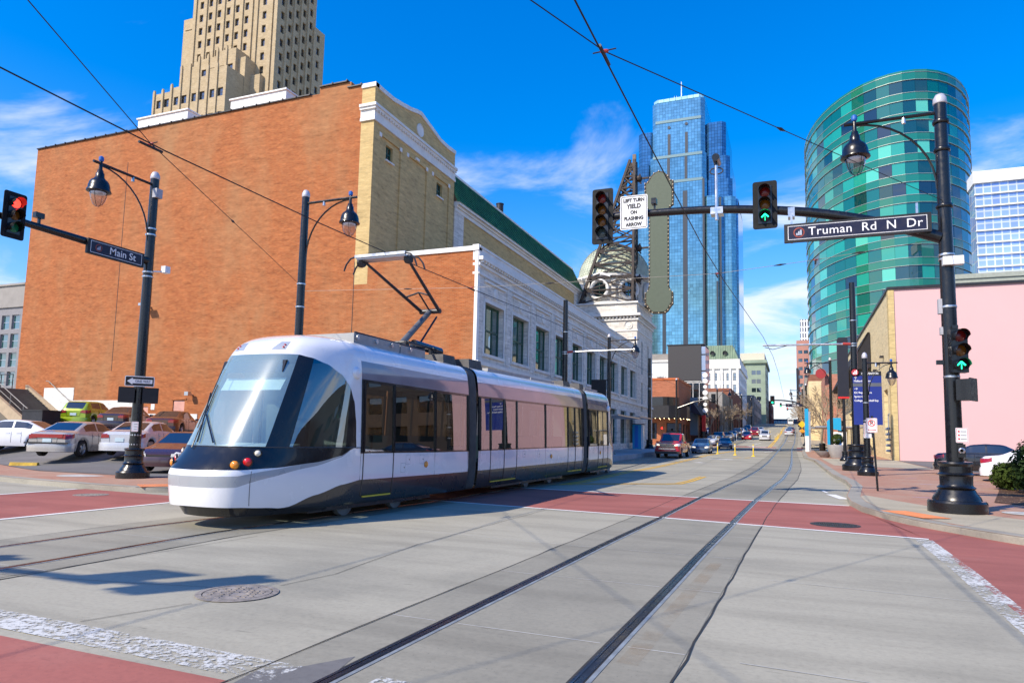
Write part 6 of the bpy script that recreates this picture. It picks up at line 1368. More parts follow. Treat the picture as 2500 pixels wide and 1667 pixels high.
far_signal(2.1, 330, 8.4, 4.4, -1, 'farthest signal pole with red light near the street end', 0, None, 6.6)
for k, (x, y) in enumerate(((1.75,150),(1.8,205),(2.0,285))): lamp_post(x, y, 9.4, ['pendant lamp over the right kerb beyond the far signal', 'second pendant lamp up the right kerb', 'third pendant lamp near the street end'][k], -1, 0, 2.1, 1, .8, .13)
for k, (x, y) in enumerate(((-12.4,128),(-12.0,150),(-11.5,178),(-11.0,210))): lamp_post(x, y, 8.8, ['pendant lamp among bare trees nearest the disc sign', 'second pendant lamp among the left trees', 'third pendant lamp on the left kerb', 'fourth pendant lamp on the left kerb'][k], 1, 0, 2.1, 1, .8, .13)
t = thing('warning_sign', 'yellow diamond warning sign on the far right kerb', 'sign', (1.5, 112.5, zg(112.5)+KH)); MB().tube([(0,0,0),(0,0,3.4)],.04).build('post', M_steel, t); MB().prism([(0,-.55),(.55,0),(0,.55),(-.55,0)], 0, .02, lambda x, z, c: (x-.3, c-.06, z+3.0)).build('plate', mat('warning_yellow', (.8,.5,.02), .5), t); MB().prism([(0,-.4),(.4,0),(0,.4),(-.4,0)], 0, .02, lambda x, z, c: (x-.3, c-.06, z+2.0)).build('lower_plate', mat('warning_orange', (.75,.3,.02), .5), t)
# ---- overhead wires
M_wire = mat('wire_dark', (.02,.02,.022), .5, .5, var=0); M_wirel = mat('wire_pale', (.32,.30,.27), .5, .6, var=0)
def wire(name, label, pts, r, mt): t = MB().tube(pts, r, 6).build(name, mt); return tag(t, label, 'wire')
ysq = [-30,-10,0,4,8,12,16,20,25,32,40,50,64,80,98,125,155,200,260,330,420]
wire('contact_wire', 'trolley contact wire above the right hand track', [(interp(NB,y)*.96, y, 6.1+zg(y)) for y in ysq], .011, M_wire)
wire('contact_wire', 'trolley contact wire touching the streetcar pantograph', [(interp(SB,y)*.99, y, 6.12+zg(y)) for y in ysq], .011, M_wire)
def span(label, a, b, c, r=.007, mt=M_wire, lug=None):
    t = thing('span_wire', label, 'wire', a, 0, 'span wires holding the trolley wires'); P = [Vector(a), Vector(b), Vector(c)]
    MB().tube(P, r, 6).build('wire', mt, t, world=True)
    for q in (lug or [b]):
        q = Vector(q); MB().lathe([(.01,-.05),(.02,-.035),(.025,0),(.02,.035),(.01,.05)], 8, axis='x', c=q).build('insulator', MATS['insulator_red'], t, world=True); MB().tube([q+Vector((0,.22,-.05)), q+Vector((0,-.22,-.05))], .022, 6).build('clamp', M_dark, t, world=True); MB().tube([q+Vector((-.14,0,.0)), q+Vector((.14,0,.01))], .008, 6).build('link', M_dark, t, world=True)
    for u in (.35,):
        for (p_, q_) in ((P[1], P[0]), (P[1], P[2])): s_ = p_.lerp(q_, u); d_ = (q_-p_).normalized(); MB().tube([s_-d_*.15, s_, s_+d_*.15], [.008,.028,.008], 6).build('turnbuckle', M_dark, t, world=True)
span('span wire from the right corner pole crossing the sky', (3.4,18.8,7.5), (-1.98,7.6,6.16), (-8.0,-5.4,6.9))
span('span wire from the brick wall lamp crossing the upper left sky', (-15.6,19.3,6.65), (-9.45,7.8,6.18), (-3.5,-3.5,6.9))
span('thin pale span wire across the street above the streetcar', (-15.6,19.3,6.55), (-9.05,19.0,6.2), (-1.82,18.95,6.12), .006, M_wirel, [(-9.05,19.0,6.2),(-1.82,18.95,6.12)])
span('pale span wire ending at the right corner pole', (-1.82,18.95,6.12), (.6,18.92,6.3), (3.4,18.9,6.6), .006, M_wirel, [(.6,18.92,6.3)])
# ================================================================ vehicles
M_tyre = mat('tyre', (.018,.018,.018), .85, var=.2, scale=8); M_rim = mat('alloy_rim', (.55,.56,.58), .3, .8, var=.1); M_arch = mat('wheel_arch', (.008,.008,.008), .9, var=0)
M_cplas = mat('black_trim', (.02,.02,.022), .5, var=.15); M_chrome = mat('chrome', (.75,.75,.77), .12, 1, var=.05); M_plate = mat('number_plate', (.55,.68,.72), .5, var=.1)
G_car = glass('car_glass', (.012,.018,.022), .14, .02); M_hl = mat('headlight_lens', (.7,.7,.68), .12, var=.1, coat=1); M_hlon = mat('headlight_lit', (1,.9,.7), .2, var=0, emit=(1,.85,.6), estr=1.2); M_tl = mat('tail_lens', (.32,.008,.012), .15, var=.1, coat=1)
def carpaint(nm, c, metal=.25): return mat('car_'+nm, c, .28, metal, var=.015, coat=1, scale=.5)
def L1(tab, x):
    if x <= tab[0][0]: return tab[0][1]
    for (a, u), (b, v) in zip(tab, tab[1:]):
        if x <= b: return u+(v-u)*((x-a)/(b-a))
    return tab[-1][1]
def LS(tab, x, k=.06): return sum(L1(tab, x+d*k) for d in (-1,-.5,0,.5,1))/5
TYPES = {
 # half length, half width, wheel radius, wheel x (rear, front), belt line, top line, glass ranges
 'sedan': dict(hl=2.32, hw=.89, wr=.325, wx=(-1.36,1.38), belt=[(-2.32,.80),(-1.9,.95),(-.6,.94),(1.0,.90),(1.9,.76),(2.32,.60)],
    top=[(-2.32,.86),(-2.2,.98),(-1.72,1.03),(-1.62,1.05),(-.85,1.40),(-.3,1.45),(.25,1.43),(.42,1.40),(1.22,1.0),(1.35,.97),(2.0,.82),(2.25,.70),(2.32,.62)], rw=(-1.60,-.88), ws=(.40,1.20), sw=(-1.15,.82), bp=[-.28], cp=-1.25),
 'hatch': dict(hl=1.9, hw=.85, wr=.31, wx=(-1.22,1.2), belt=[(-1.9,.85),(-1.6,1.0),(.8,.92),(1.5,.78),(1.9,.6)],
    top=[(-1.9,.9),(-1.84,1.05),(-1.55,1.42),(-1.3,1.50),(-.3,1.54),(.3,1.50),(1.15,1.05),(1.3,1.0),(1.75,.82),(1.9,.64)], rw=(-1.82,-1.5), ws=(.32,1.12), sw=(-1.3,.8), bp=[-.3], cp=-1.2),
 'suv': dict(hl=2.25, hw=.92, wr=.37, wx=(-1.32,1.34), belt=[(-2.25,1.0),(-1.9,1.08),(1.0,1.05),(1.9,.98),(2.25,.8)],
    top=[(-2.25,1.02),(-2.18,1.2),(-1.95,1.66),(-1.7,1.74),(.2,1.74),(.45,1.70),(1.05,1.2),(1.2,1.15),(2.0,1.05),(2.25,.86)], rw=(-2.15,-1.9), ws=(.48,1.02), sw=(-1.85,.78), bp=[-.3,-1.15], cp=-1.75),
 'pickup': dict(hl=2.85, hw=.99, wr=.40, wx=(-1.75,1.82), belt=[(-2.85,1.12),(.9,1.12),(1.2,1.16),(2.4,1.12),(2.85,1.0)],
    top=[(-2.85,1.14),(-.98,1.15),(-.93,1.2),(-.72,1.84),(-.4,1.90),(.5,1.90),(.62,1.86),(1.3,1.24),(1.45,1.20),(2.5,1.14),(2.85,1.03)], rw=(-.9,-.74), ws=(.66,1.26), sw=(-.72,1.0), bp=[.1], cp=-.65)}
CARM = {}
def car_meshes(kind):
    if kind in CARM: return CARM[kind]
    D = TYPES[kind]; hl, hw, wr = D['hl'], D['hw'], D['wr']; n = 110; sill = .22 if kind != 'pickup' else .42
    xs_ = [-hl+2*hl*i/n for i in range(n+1)]; ring = []
    for x in xs_:
        e = max(0, (abs(x)-(hl-.42))/.42); w = hw*(1-.17*e**2.2)*(1-.03*abs(x)/hl); low = sill+.10*e**2
        for wx in D['wx']:
            d = abs(x-wx); ra = wr+.065
            if d < ra: low = max(low, wr*.98+math.sqrt(ra*ra-d*d))
        zb = LS(D['belt'], x); zt = max(LS(D['top'], x, .035), zb+.015); cab = min(1, max(0, (zt-zb-.06)/.35)); zt += .0
        low = min(low, zb-.1); mid = low+(zb-low)*.45
        tum = hw*.22 if kind != 'pickup' else hw*.16
        we = (w-.03)-cab*tum-(1-cab)*.10
        ze = zt-(.05*cab+.025*(1-cab))
        P = [(w-.045, low), (w-.005, low+(mid-low)*.5), (w, mid), (w-.008, mid+(zb-mid)*.6), (w-.03, zb), (w-.045, zb+.012*cab+.004)]
        for q in (.2,.45,.7,.92): P.append(((w-.045)+(we-(w-.045))*q**.95, (zb+.012)+(ze-zb-.012)*q+.012*cab*math.sin(q*3.14)))
        P += [(we-.03*cab-.02, ze+(zt-ze)*.35), (we*.82, ze+(zt-ze)*.75), (we*.45, ze+(zt-ze)*.97), (0, zt)]
        ring.append(P)
    m_ = len(ring[0]); V = []; 
    for x, P in zip(xs_, ring): V += [(x, y, z) for y, z in P]
    parts = {k: MB() for k in ('body','windscreen','rear_window','side_window','head','tail','bumper')}
    for k in parts: parts[k].v = None
    F = {k: [] for k in parts}
    for i in range(n):
        xm = (xs_[i]+xs_[i+1])/2
        for j in range(m_-1):
            ym = sum(ring[a][b][0] for a in (i,i+1) for b in (j,j+1))/4; zm = sum(ring[a][b][1] for a in (i,i+1) for b in (j,j+1))/4
            k = 'body'
            if 10 <= j and D['ws'][0] < xm < D['ws'][1] and j > 10: k = 'windscreen'
            elif j > 10 and D['rw'][0] < xm < D['rw'][1]: k = 'rear_window'
            elif 6 <= j <= 8 and D['sw'][0] < xm < D['sw'][1] and not any(abs(xm-b) < .045 for b in D['bp']) and zm-LS(D['belt'],xm) < (LS(D['top'],xm,.035)-LS(D['belt'],xm))-.06: k = 'side_window' if (LS(D['top'],xm,.035)-LS(D['belt'],xm)) > .2 else 'body'
            F[k].append((i*m_+j, (i+1)*m_+j, (i+1)*m_+j+1, i*m_+j+1))
    def mk(k, nm, mt, sides=(1,-1), off=0, faces=None):
        fs = faces if faces is not None else F[k]; use = sorted({a for f in fs for a in f}); mp_ = {a: i for i, a in enumerate(use)}; mb = MB()
        for s in sides: mb.add([(V[a][0], V[a][1]*s, V[a][2]) for a in use], [tuple(mp_[a] for a in (f if s > 0 else f[::-1])) for f in fs])
        return mb.mesh(nm, mt, smooth=48, fix=True)
    out = {}
    bm_faces = F['body']
    out['body'] = (mk('body','body',None))
    caps = []
    for i, rev in ((0, True), (n, False)):
        P = ring[i]; pts = [(xs_[i], y, z) for y, z in P]+[(xs_[i], -y, z) for y, z in reversed(P[:-1])]
        caps.append(MB().poly(pts if not rev else pts[::-1]).mesh('end_panel', None))
    out['end_panel'] = caps
    out['windscreen'] = mk('windscreen','windscreen',G_car); out['rear_window'] = mk('rear_window','rear_window',G_car); out['sides'] = [mk('side_window','side_window',G_car,(1,)), mk('side_window','side_window',G_car,(-1,))]
    # lamps as raised patches of the body surface
    def patch(cond, nm, mt, side, o=.012):
        fs = [f for f in F['body'] if cond(*[sum(V[a][c] for a in f)/4 for c in range(3)])]; use = sorted({a for f in fs for a in f}); mp_ = {a: i for i, a in enumerate(use)}; mb = MB()
        mb.add([(V[a][0]+o*(1 if V[a][0] > 0 else -1), (V[a][1]+o*.6)*side, V[a][2]) for a in use], [tuple(mp_[a] for a in (f if side > 0 else f[::-1])) for f in fs]); return mb.mesh(nm, mt, smooth=60)
    zf = LS(D['belt'], hl-.2); zr = LS(D['belt'], -hl+.2)
    hh = .05 if kind != 'pickup' else -.02
    out['head'] = [patch(lambda x, y, z: x > hl-.42 and y > hw*.55 and zf-.2 < z < zf+.03, 'headlight', M_hl, s) for s in (1,-1)]
    out['tail'] = [patch(lambda x, y, z: x < -hl+.36 and y > hw*.5 and zr-.17 < z < zr+.02, 'tail_light', M_tl, s) for s in (1,-1)]
    # front: lamps and grille as face plates on the end
    fz = ring[n]; 
    fr = MB().box(hl-.01,hl+.02,-hw*.46,hw*.46,zf-.24,zf-.08); out['grille'] = fr.mesh('grille', M_cplas)
    out['hf'] = [MB().prism([(s*hw*.48,zf-.13),(s*hw*.79,zf-.10),(s*hw*.79,zf+.0),(s*hw*.5,zf-.02)], hl-.03, hl+.022, lambda y, z, c: (c, y, z)).mesh('headlight', M_hl) for s in (1,-1)]
    out['tf'] = [MB().prism([(s*hw*.46,zr-.14),(s*hw*.80,zr-.16),(s*hw*.80,zr-.0),(s*hw*.48,zr-.02)], -hl-.022, -hl+.03, lambda y, z, c: (c, y, z)).mesh('tail_light', M_tl) for s in (1,-1)]
    out['plate_r'] = MB().box(-hl-.02,-hl+.01,-.17,.17,zr-.3,zr-.15).mesh('number_plate', M_plate); out['plate_f'] = MB().box(hl-.01,hl+.035,-.16,.16,.40 if kind != 'pickup' else .58,.51 if kind != 'pickup' else .7).mesh('number_plate', M_plate)
    bl_ = .34 if kind != 'pickup' else .5
    def bumper(s):
        mb = MB(); P = [(s*(hl-.36), hw*1.0), (s*(hl-.12), hw*.965), (s*(hl+.02), hw*.80), (s*(hl+.065), hw*.4), (s*(hl+.075), 0), (s*(hl+.065), -hw*.4), (s*(hl+.02), -hw*.80), (s*(hl-.12), -hw*.965), (s*(hl-.36), -hw*1.0)]
        vs = []; 
        for x, y in P: vs += [(x, y, bl_-.13), (x, y, bl_-.05), (x+s*.015, y*1.005, bl_+.08), (x-s*.02, y*.99, bl_+.2)]
        mb.add(vs, [(4*i+k, 4*i+k+1, 4*i+k+5, 4*i+k+4) for i in range(len(P)-1) for k in range(3)]); return mb.mesh('bumper', None, smooth=60)
    out['bumpers'] = [bumper(1), bumper(-1)]
    out['under'] = MB().box(-hl+.2,hl-.2,-hw+.12,hw-.12,sill-.03,.6).mesh('underbody', M_arch)
    tw = .2 if kind != 'pickup' else .25
    out['tyre'] = MB().lathe([(wr*.64,-tw/2),(wr*.9,-tw/2),(wr,-tw/2+.03),(wr,tw/2-.03),(wr*.9,tw/2),(wr*.64,tw/2)], 28, axis='y', cap=False).mesh('tyre', M_tyre, smooth=40)
    rm = MB().lathe([(wr*.66,-tw/2+.01),(wr*.6,-tw/2+.03),(wr*.58,0),(wr*.66,tw/2-.01)], 24, axis='y', cap=False)
    for s in (-1, 1):
        for a in range(5):
            th = a*2*math.pi/5; c, s_ = math.cos(th), math.sin(th); rm.bar((0,s*(tw/2-.03),0),(wr*.62*c,s*(tw/2-.025),wr*.62*s_),.05,.1)
        rm.lathe([(.07,s*(tw/2-.06)),(.07,s*(tw/2-.01)),(.001,s*(tw/2-.005))], 12, axis='y', cap=False)
    out['rim'] = rm.mesh('rim', M_rim, smooth=40); out['hub'] = MB().lathe([(wr*.6,-.02),(wr*.6,.02)], 16, axis='y').mesh('brake', M_arch)
    mr_ = [MB().box(-.08,.06,s*(hw-.02) if s > 0 else s*(hw+.17),s*(hw+.17) if s > 0 else s*(hw-.02),0,.13).mesh('mirror', None) for s in (1,-1)]; out['mirror'] = mr_
    def seam_x(x):      # door gap following the body side
        i = min(n, max(0, round((x+hl)/(2*hl)*n))); return [[(xs_[i], s*(y+.003), z) for y, z in ring[i][1:6]] for s in (1,-1)]
    out['seams'] = []
    for x in [D['bp'][0], D['sw'][1]+.12, D['wx'][0]+wr+.28]:
        for P in seam_x(x): out['seams'].append(MB().tube(P, .006, 4).mesh('door_gap', M_arch))
    out['handles'] = [MB().box(x-.09,x+.09,s*(hw-.012)-.014,s*(hw-.012)+.014,LS(D['belt'],x)-.13,LS(D['belt'],x)-.10).mesh('door_handle', None) for x in (D['bp'][0]+.15, D['wx'][0]+wr+.42) for s in (1,-1)]
    out['lid'] = MB().tube([(-hl-.004,hw*.62,zr+.0),(-hl-.004,hw*.45,zr-.12),(-hl-.004,hw*.42,zr-.34),(-hl-.004,-hw*.42,zr-.34),(-hl-.004,-hw*.45,zr-.12),(-hl-.004,-hw*.62,zr)], .006, 4).mesh('lid_gap', M_arch)
    CARM[kind] = out; return out
def car(kind, x, y, z, heading, paintm, name, label, group=None, lights=False, tilt=(0,0), sc=1.0, arch=None):
    D = TYPES[kind]; M = car_meshes(kind); t = thing(name, label, 'car' if kind != 'pickup' else 'pickup truck', (x, y, z), heading, group); t.rotation_euler = (tilt[0], tilt[1], heading); t.scale = (sc,)*3
    def pt(nm, me, own=False, loc=None, par=None):
        o = obj(nm, me, par or t, loc=loc)
        if own:
            if not me.materials: me.materials.append(None)
            o.material_slots[0].link = 'OBJECT'; o.material_slots[0].material = paintm
        return o
    pt('body', M['body'], True); [pt('end_panel', q, True) for q in M['end_panel']]; pt('windscreen', M['windscreen']); pt('rear_window', M['rear_window'])
    for q in M['sides']: pt('side_window', q)
    for q in M['head']+M['hf']:
        o = pt('headlight', q)
        if lights and q in M['hf']: o.material_slots[0].link = 'OBJECT'; o.material_slots[0].material = M_hlon
    for q in M['tail']+M['tf']: pt('tail_light', q)
    for q in M['bumpers']: pt('bumper', q, True)
    pt('grille', M['grille']); pt('number_plate', M['plate_r']); pt('number_plate', M['plate_f']); pt('underbody', M['under'])
    for q in M['seams']: pt('door_gap', q)
    for q in M['handles']: pt('door_handle', q, True)
    pt('lid_gap', M['lid'])
    for q in M['mirror']: pt('mirror', q, True, (D['ws'][1]-.28, 0, LS(D['belt'], D['ws'][1]-.3)+.0))
    for wx in D['wx']:
        for s in (-1, 1): w = pt('wheel', M['tyre'], False, (wx, s*(D['hw']-.13), D['wr'])); pt('rim', M['rim'], False, None, w); pt('brake', M['hub'], False, None, w)
    return t
silver = carpaint('silver', (.42,.40,.37), .2); lsil = carpaint('light_silver', (.56,.57,.60), .15); whitep = carpaint('white', (.76,.77,.80), 0); dkred = carpaint('dark_red', (.30,.012,.015), .2); redp = carpaint('red', (.48,.012,.018), .1); maroon = carpaint('maroon', (.055,.022,.030), .3); brownp = carpaint('brown', (.10,.035,.022), .3); navy = carpaint('navy', (.018,.03,.07), .4); steelb = carpaint('steel_blue', (.06,.10,.17), .5); blackp = carpaint('black', (.012,.013,.016), .1); limep = carpaint('lime', (.30,.42,.01), .2); dkp = carpaint('plum_grey', (.05,.03,.035), .3); goldp = carpaint('sand', (.28,.23,.16), .5)
def lz(x, y): return lotz(x, y)+.014
HL = R(113); tl = (R(2),R(-4))
def lotcar(kind, x, y, h, p, nm, lb, sc=1.0): return car(kind, x, y, lz(x, y), h, p, nm, lb, None, False, (0,0), sc)
c1 = lotcar('sedan', -28.3, 21.1, HL, silver, 'parked_car', 'silver hatchback sedan with full width red tail strip in the lot')
MB().box(-2.36,-2.28,-.62,.62,.76,.90).build('tail_strip', M_tl, c1)
MB().box(-2.39,-2.36,-.86,.86,.52,.58).build('bumper_trim', M_cplas, c1)
lotcar('sedan', -26.3, 22.6, HL+R(2), lsil, 'parked_car', 'light silver sedan with triangular red tail lamps behind the left pole')
lotcar('sedan', -21.4, 20.3, HL+R(180), maroon, 'parked_car', 'dark maroon sedan facing the street beside the streetcar nose')
lotcar('sedan', -34.3, 22.3, R(203), whitep, 'parked_car', 'white sedan cut off by the left edge of the picture')
lotcar('hatch', -37.6, 28.4, HL+R(4), limep, 'parked_car', 'lime green hatchback by the painted wall', .95)
lotcar('sedan', -35.1, 28.9, HL+R(4), dkp, 'parked_car', 'dark grey sedan with red lamps next to the green hatchback', .93)
lotcar('sedan', -31.9, 29.2, HL+R(6), brownp, 'parked_car', 'brown red sedan by the pink doors', .95)
# street traffic
def stcar(kind, x, y, h, p, nm, lb, lights=False, grp=None): sl = (zg(y+3)-zg(y-3))/6; return car(kind, x, y, zg(y)+.012, R(h), p, nm, lb, grp, lights, (0, math.atan(sl) if h < 0 else -math.atan(sl)), 1.0)
tk = stcar('pickup', -8.95, 57.0, -90, redp, 'pickup_truck', 'red pickup truck with chrome grille driving towards the camera', True)
MB().box(2.86,2.92,-.56,.56,.84,1.06).build('chrome_grille', M_chrome, tk); MB().box(2.925,2.94,-.53,.53,.86,.93).box(2.925,2.94,-.53,.53,.97,1.04).build('grille_slot', M_cplas, tk); MB().box(2.8,2.97,-.62,.62,.66,.76).build('chrome_bumper', M_chrome, tk); MB().box(2.7,2.95,-.93,.93,.34,.52).build('valance', M_cplas, tk)
stcar('sedan', -8.4, 71.5, -88, steelb, 'driving_car', 'dark grey blue sedan just behind the red pickup', True)
stcar('sedan', -8.3, 95.5, -84, navy, 'driving_car', 'dark blue sedan entering the next intersection')
stcar('sedan', -11.0, 107.5, -100, lsil, 'driving_car', 'light silver sedan behind the dark blue sedan')
stcar('suv', -11.2, 117, -90, navy, 'parked_car', 'dark blue sport utility car parked by the disc sign')
stcar('sedan', -7.8, 133.5, -90, redp, 'driving_car', 'bright red car coming down the middle lane', True)
stcar('suv', -4.7, 132, -90, lsil, 'driving_car', 'silver jeep style car beside the yellow posts', True)
stcar('suv', -7.5, 155, -90, dkred, 'driving_car', 'dark red car behind the bright red car', True)
stcar('sedan', -7.1, 172, -90, lsil, 'driving_car', 'small silver car behind the dark red car')
stcar('sedan', -.9, 160, 90, lsil, 'driving_car', 'silver white car driving away on the right track')
stcar('sedan', -.6, 176, 90, maroon, 'driving_car', 'maroon car ahead of the silver white car')
for k, (y, p, lb) in enumerate(((129,goldp,'first parked car of the row under the bare trees'),(138,silver,'second parked car of the row under the bare trees'),(147,blackp,'black parked car third in the row under the trees'),(156,whitep,'white parked car fourth in the row under the trees'),(165,navy,'blue parked car fifth in the row under the trees'),(176,steelb,'last parked car of the row under the trees'))):
    stcar('suv' if k % 3 == 2 else 'sedan', -10.7+.012*(y-129), y, -90, p, 'parked_car', lb, False, 'cars parked under the bare trees')
# lot on the right
car('sedan', 8.55, 38.6, zg(38.6)+KH+.02, R(-8), blackp, 'parked_car', 'black car half hidden behind the right corner pole', None, False, (0,0), 1.0)
car('sedan', 9.4, 33.6, zg(33.6)+KH+.02, R(-12), whitep, 'parked_car', 'white sedan behind the bushes at the right edge', None, False, (0,0), 1.0)
# delivery van far up the street
vt = thing('white_van', 'white van with red lamps at the far end of the street', 'van', (-1.0, 300, zg(300)))
MB().prism([(-2.6,.45),(2.2,.45),(2.6,.9),(2.4,1.3),(1.6,2.3),(1.2,2.5),(-2.6,2.5)], -1, 1, lambda a, b, c: (c, a, b)).build('body', whitep, vt); MB().box(-.85,.85,-2.63,-2.6,1.4,2.2).build('rear_window', G_car, vt)
for s in (-1, 1):
    MB().box(s*.98-.1,s*.98+.02,-2.63,-2.6,.8,1.3).build('tail_light', M_tl, vt)
    for y in (-1.7,1.7): MB().lathe([(.36,-.12),(.36,.12)], 18, axis='x', c=(s*.9,y,.36)).build('wheel', M_tyre, vt)
# kerb stop in the lot
ks = thing('wheel_stop', 'yellow concrete wheel stop at the lot entrance on the left', 'wheel stop', (-27.9, 18.5, lz(-27.9,18.5)), R(25)); ks.scale = (.62,.8,.8); MB().hexa([(-.85,-.12,0),(.85,-.12,0),(.85,.12,0),(-.85,.12,0)], [(-.83,-.08,.16),(.83,-.08,.16),(.83,.08,.16),(-.83,.08,.16)]).build('bar', mat('faded_yellow', (.55,.36,.05), .8, var=.3, bmp=.3), ks); MB().lathe([(.03,.16),(.03,.175)], 8, c=(.5,0,0)).build('pin', M_steel, ks)
# ================================================================ plants
def tube_tree(seed, h, spread, levels=4, r0=.11):
    rnd = random.Random(seed); mb = MB(); tw = MB()
    def grow(p, d, ln, r, lv):
        q = p; pts = [p]; rs = [r]; n = 3
        for i in range(n):
            d = (d+Vector((rnd.uniform(-.16,.16), rnd.uniform(-.16,.16), rnd.uniform(-.03,.12)))).normalized(); q = q+d*ln/n; pts.append(q); rs.append(max(.017, r*(1-.4*(i+1)/n)))
        (mb if lv >= levels else tw).tube(pts, rs, 6 if lv >= 3 else 4, caps=False)
        if lv <= 0: return
        for i in range(rnd.choice((2,3,3)) if lv < levels else 5):
            a = rnd.uniform(0, 2*math.pi); tilt = rnd.uniform(.35,.75)*spread; u = d.orthogonal().normalized(); v = d.cross(u)
            nd = (d*math.cos(tilt)+(u*math.cos(a)+v*math.sin(a))*math.sin(tilt)).normalized(); b = pts[rnd.choice((2,3))] if lv < levels else pts[-1]+Vector((0,0,-rnd.uniform(0,.4)))
            grow(b, nd, ln*rnd.uniform(.58,.78), r*.55, lv-1)
    grow(Vector((0,0,0)), Vector((0,0,1)), h*.36, r0, levels); return mb, tw
M_bark = mat('bark_grey', (.24,.20,.15), .9, var=.25, scale=5); M_twig = mat('twig_tan', (.36,.28,.19), .9, var=.2, scale=5)
TM = []
for s in (4, 9, 17):
    a, b = tube_tree(s, 6.8, 1.0, 5, .13); TM.append((a.mesh('trunk', M_bark, smooth=60), b.mesh('crown', M_twig, smooth=60)))
def bare_tree(x, y, k, label, sc=1.0, rz=0, zoff=KH):
    t = thing('bare_tree', label, 'tree', (x, y, zg(y)+zoff), rz, 'bare winter street trees'); t.scale = (sc,)*3; obj('trunk', TM[k][0], t); obj('crown', TM[k][1], t); return t
bare_tree(2.9, 88.5, 0, 'bare tree in the planting bed beside the blue stop pylon', 1.25, 1.0); bare_tree(3.4, 80, 1, 'bare tree behind the round planter', 1.1, 2.2)
tl_ = ['bare tree closest to the disc sign', 'bare tree second from the disc sign', 'bare tree third from the disc sign', 'bare tree fourth from the disc sign', 'bare tree fifth from the disc sign', 'bare tree sixth from the disc sign', 'bare tree farthest along the left kerb']
for k, y in enumerate((121,131,142,153,164,180,200)): bare_tree(-12.7+.008*(y-120), y, k % 3, tl_[k], 1.0+.1*(k % 2), k*1.3)
tr_ = ['bare tree just past the far signal on the right kerb', 'second bare tree on the far right kerb', 'third bare tree on the far right kerb', 'last bare tree on the far right kerb']
for k, y in enumerate((118,132,150,176)): bare_tree(2.0, y, (k+1) % 3, tr_[k], 1.1, k*1.9)
def leaf_mat(nm, c): 
    m, t_, b = nodes(nm); oi = t_.nodes.new('ShaderNodeNewGeometry'); n = noise(t_, coords(t_, 'pos'), 9, 3)
    t_.links.new(ramp(t_, n, [(.3, tuple(x*.55 for x in c)), (.55, c), (.75, tuple(x*1.5 for x in c))]), b.inputs['Base Color']); b.inputs['Roughness'].default_value = .85; b.inputs['Specular IOR Level'].default_value = .1; return m
M_leaf = leaf_mat('evergreen_leaf', (.045,.07,.014)); M_leafd = leaf_mat('dark_evergreen_leaf', (.018,.036,.010))
def bush(x, y, rx, ry, h, label, m, n=2600, seed=1, ls=.055, flat=False):
    rnd = random.Random(seed); t = thing('evergreen_bush', label, 'bush', (x, y, zg(y)+KH)); mb = MB(); st = MB()
    lob = [(rnd.uniform(-.55,.55)*rx, rnd.uniform(-.55,.55)*ry, h*rnd.uniform(.42,.66), rnd.uniform(.42,.62)) for _ in range(9)]
    for i in range(n):
        lx, ly, lz_, lr = rnd.choice(lob); d = Vector((rnd.gauss(0,1), rnd.gauss(0,1), rnd.gauss(0,1))).normalized(); q = rnd.uniform(.72,1.04)
        p = Vector((lx+d.x*rx*lr*q, ly+d.y*ry*lr*q, lz_+d.z*h*.46*q*(1.0)))
        if p.z < .04 or p.z > h*1.06: continue
        nn = (d+Vector((rnd.uniform(-.6,.6), rnd.uniform(-.6,.6), rnd.uniform(-.1,.8)))).normalized(); u = nn.orthogonal().normalized(); u.rotate(Matrix.Rotation(rnd.uniform(0,6.28), 3, nn)); v = nn.cross(u); s = ls*rnd.uniform(.7,1.4)
        mb.add([p-u*s, p-v*s*.5+nn*s*.15, p+u*s, p+v*s*.5+nn*s*.15], [(0,1,2,3)])
    for lx, ly, lz_, lr in lob[:6]: st.tube([(lx*.2,ly*.2,0),(lx*.7,ly*.7,lz_*.6),(lx,ly,lz_)], [.03,.02,.01], 5, caps=False)
    mb.build('foliage', m, t); st.build('stem', M_bark, t); return t
bush(6.65, 28.2, .62, .62, .85, 'small olive green bush in front of the white sedan', M_leaf, 4200, 3)
bush(7.3, 26.6, 1.0, .95, 1.62, 'large dark evergreen bush at the right edge', M_leafd, 6500, 5, .06)
bush(9.2, 26.4, 1.0, .95, 1.4, 'second dark evergreen bush beyond the right edge', M_leafd, 3000, 8, .06)
t = [o for o in bpy.data.objects if o.name.startswith('planter') and abs(o.location.x-3.3) < .01][0]
rnd = random.Random(2); mb = MB()
for i in range(1500):
    d = Vector((rnd.gauss(0,1), rnd.gauss(0,1), rnd.gauss(0,1))).normalized(); p = d*.44*rnd.uniform(.82,1.05)+Vector((0,0,1.5)); nn = (d+Vector((rnd.uniform(-.6,.6),)*3)).normalized(); u = nn.orthogonal().normalized(); v = nn.cross(u); s = .05
    mb.add([p-u*s, p-v*s*.6, p+u*s, p+v*s*.6], [(0,1,2,3)])
mb.build('ball_shrub', M_leaf, t); MB().tube([(0,0,.95),(0,0,1.4)], .03, 6).build('stem', M_bark, t)
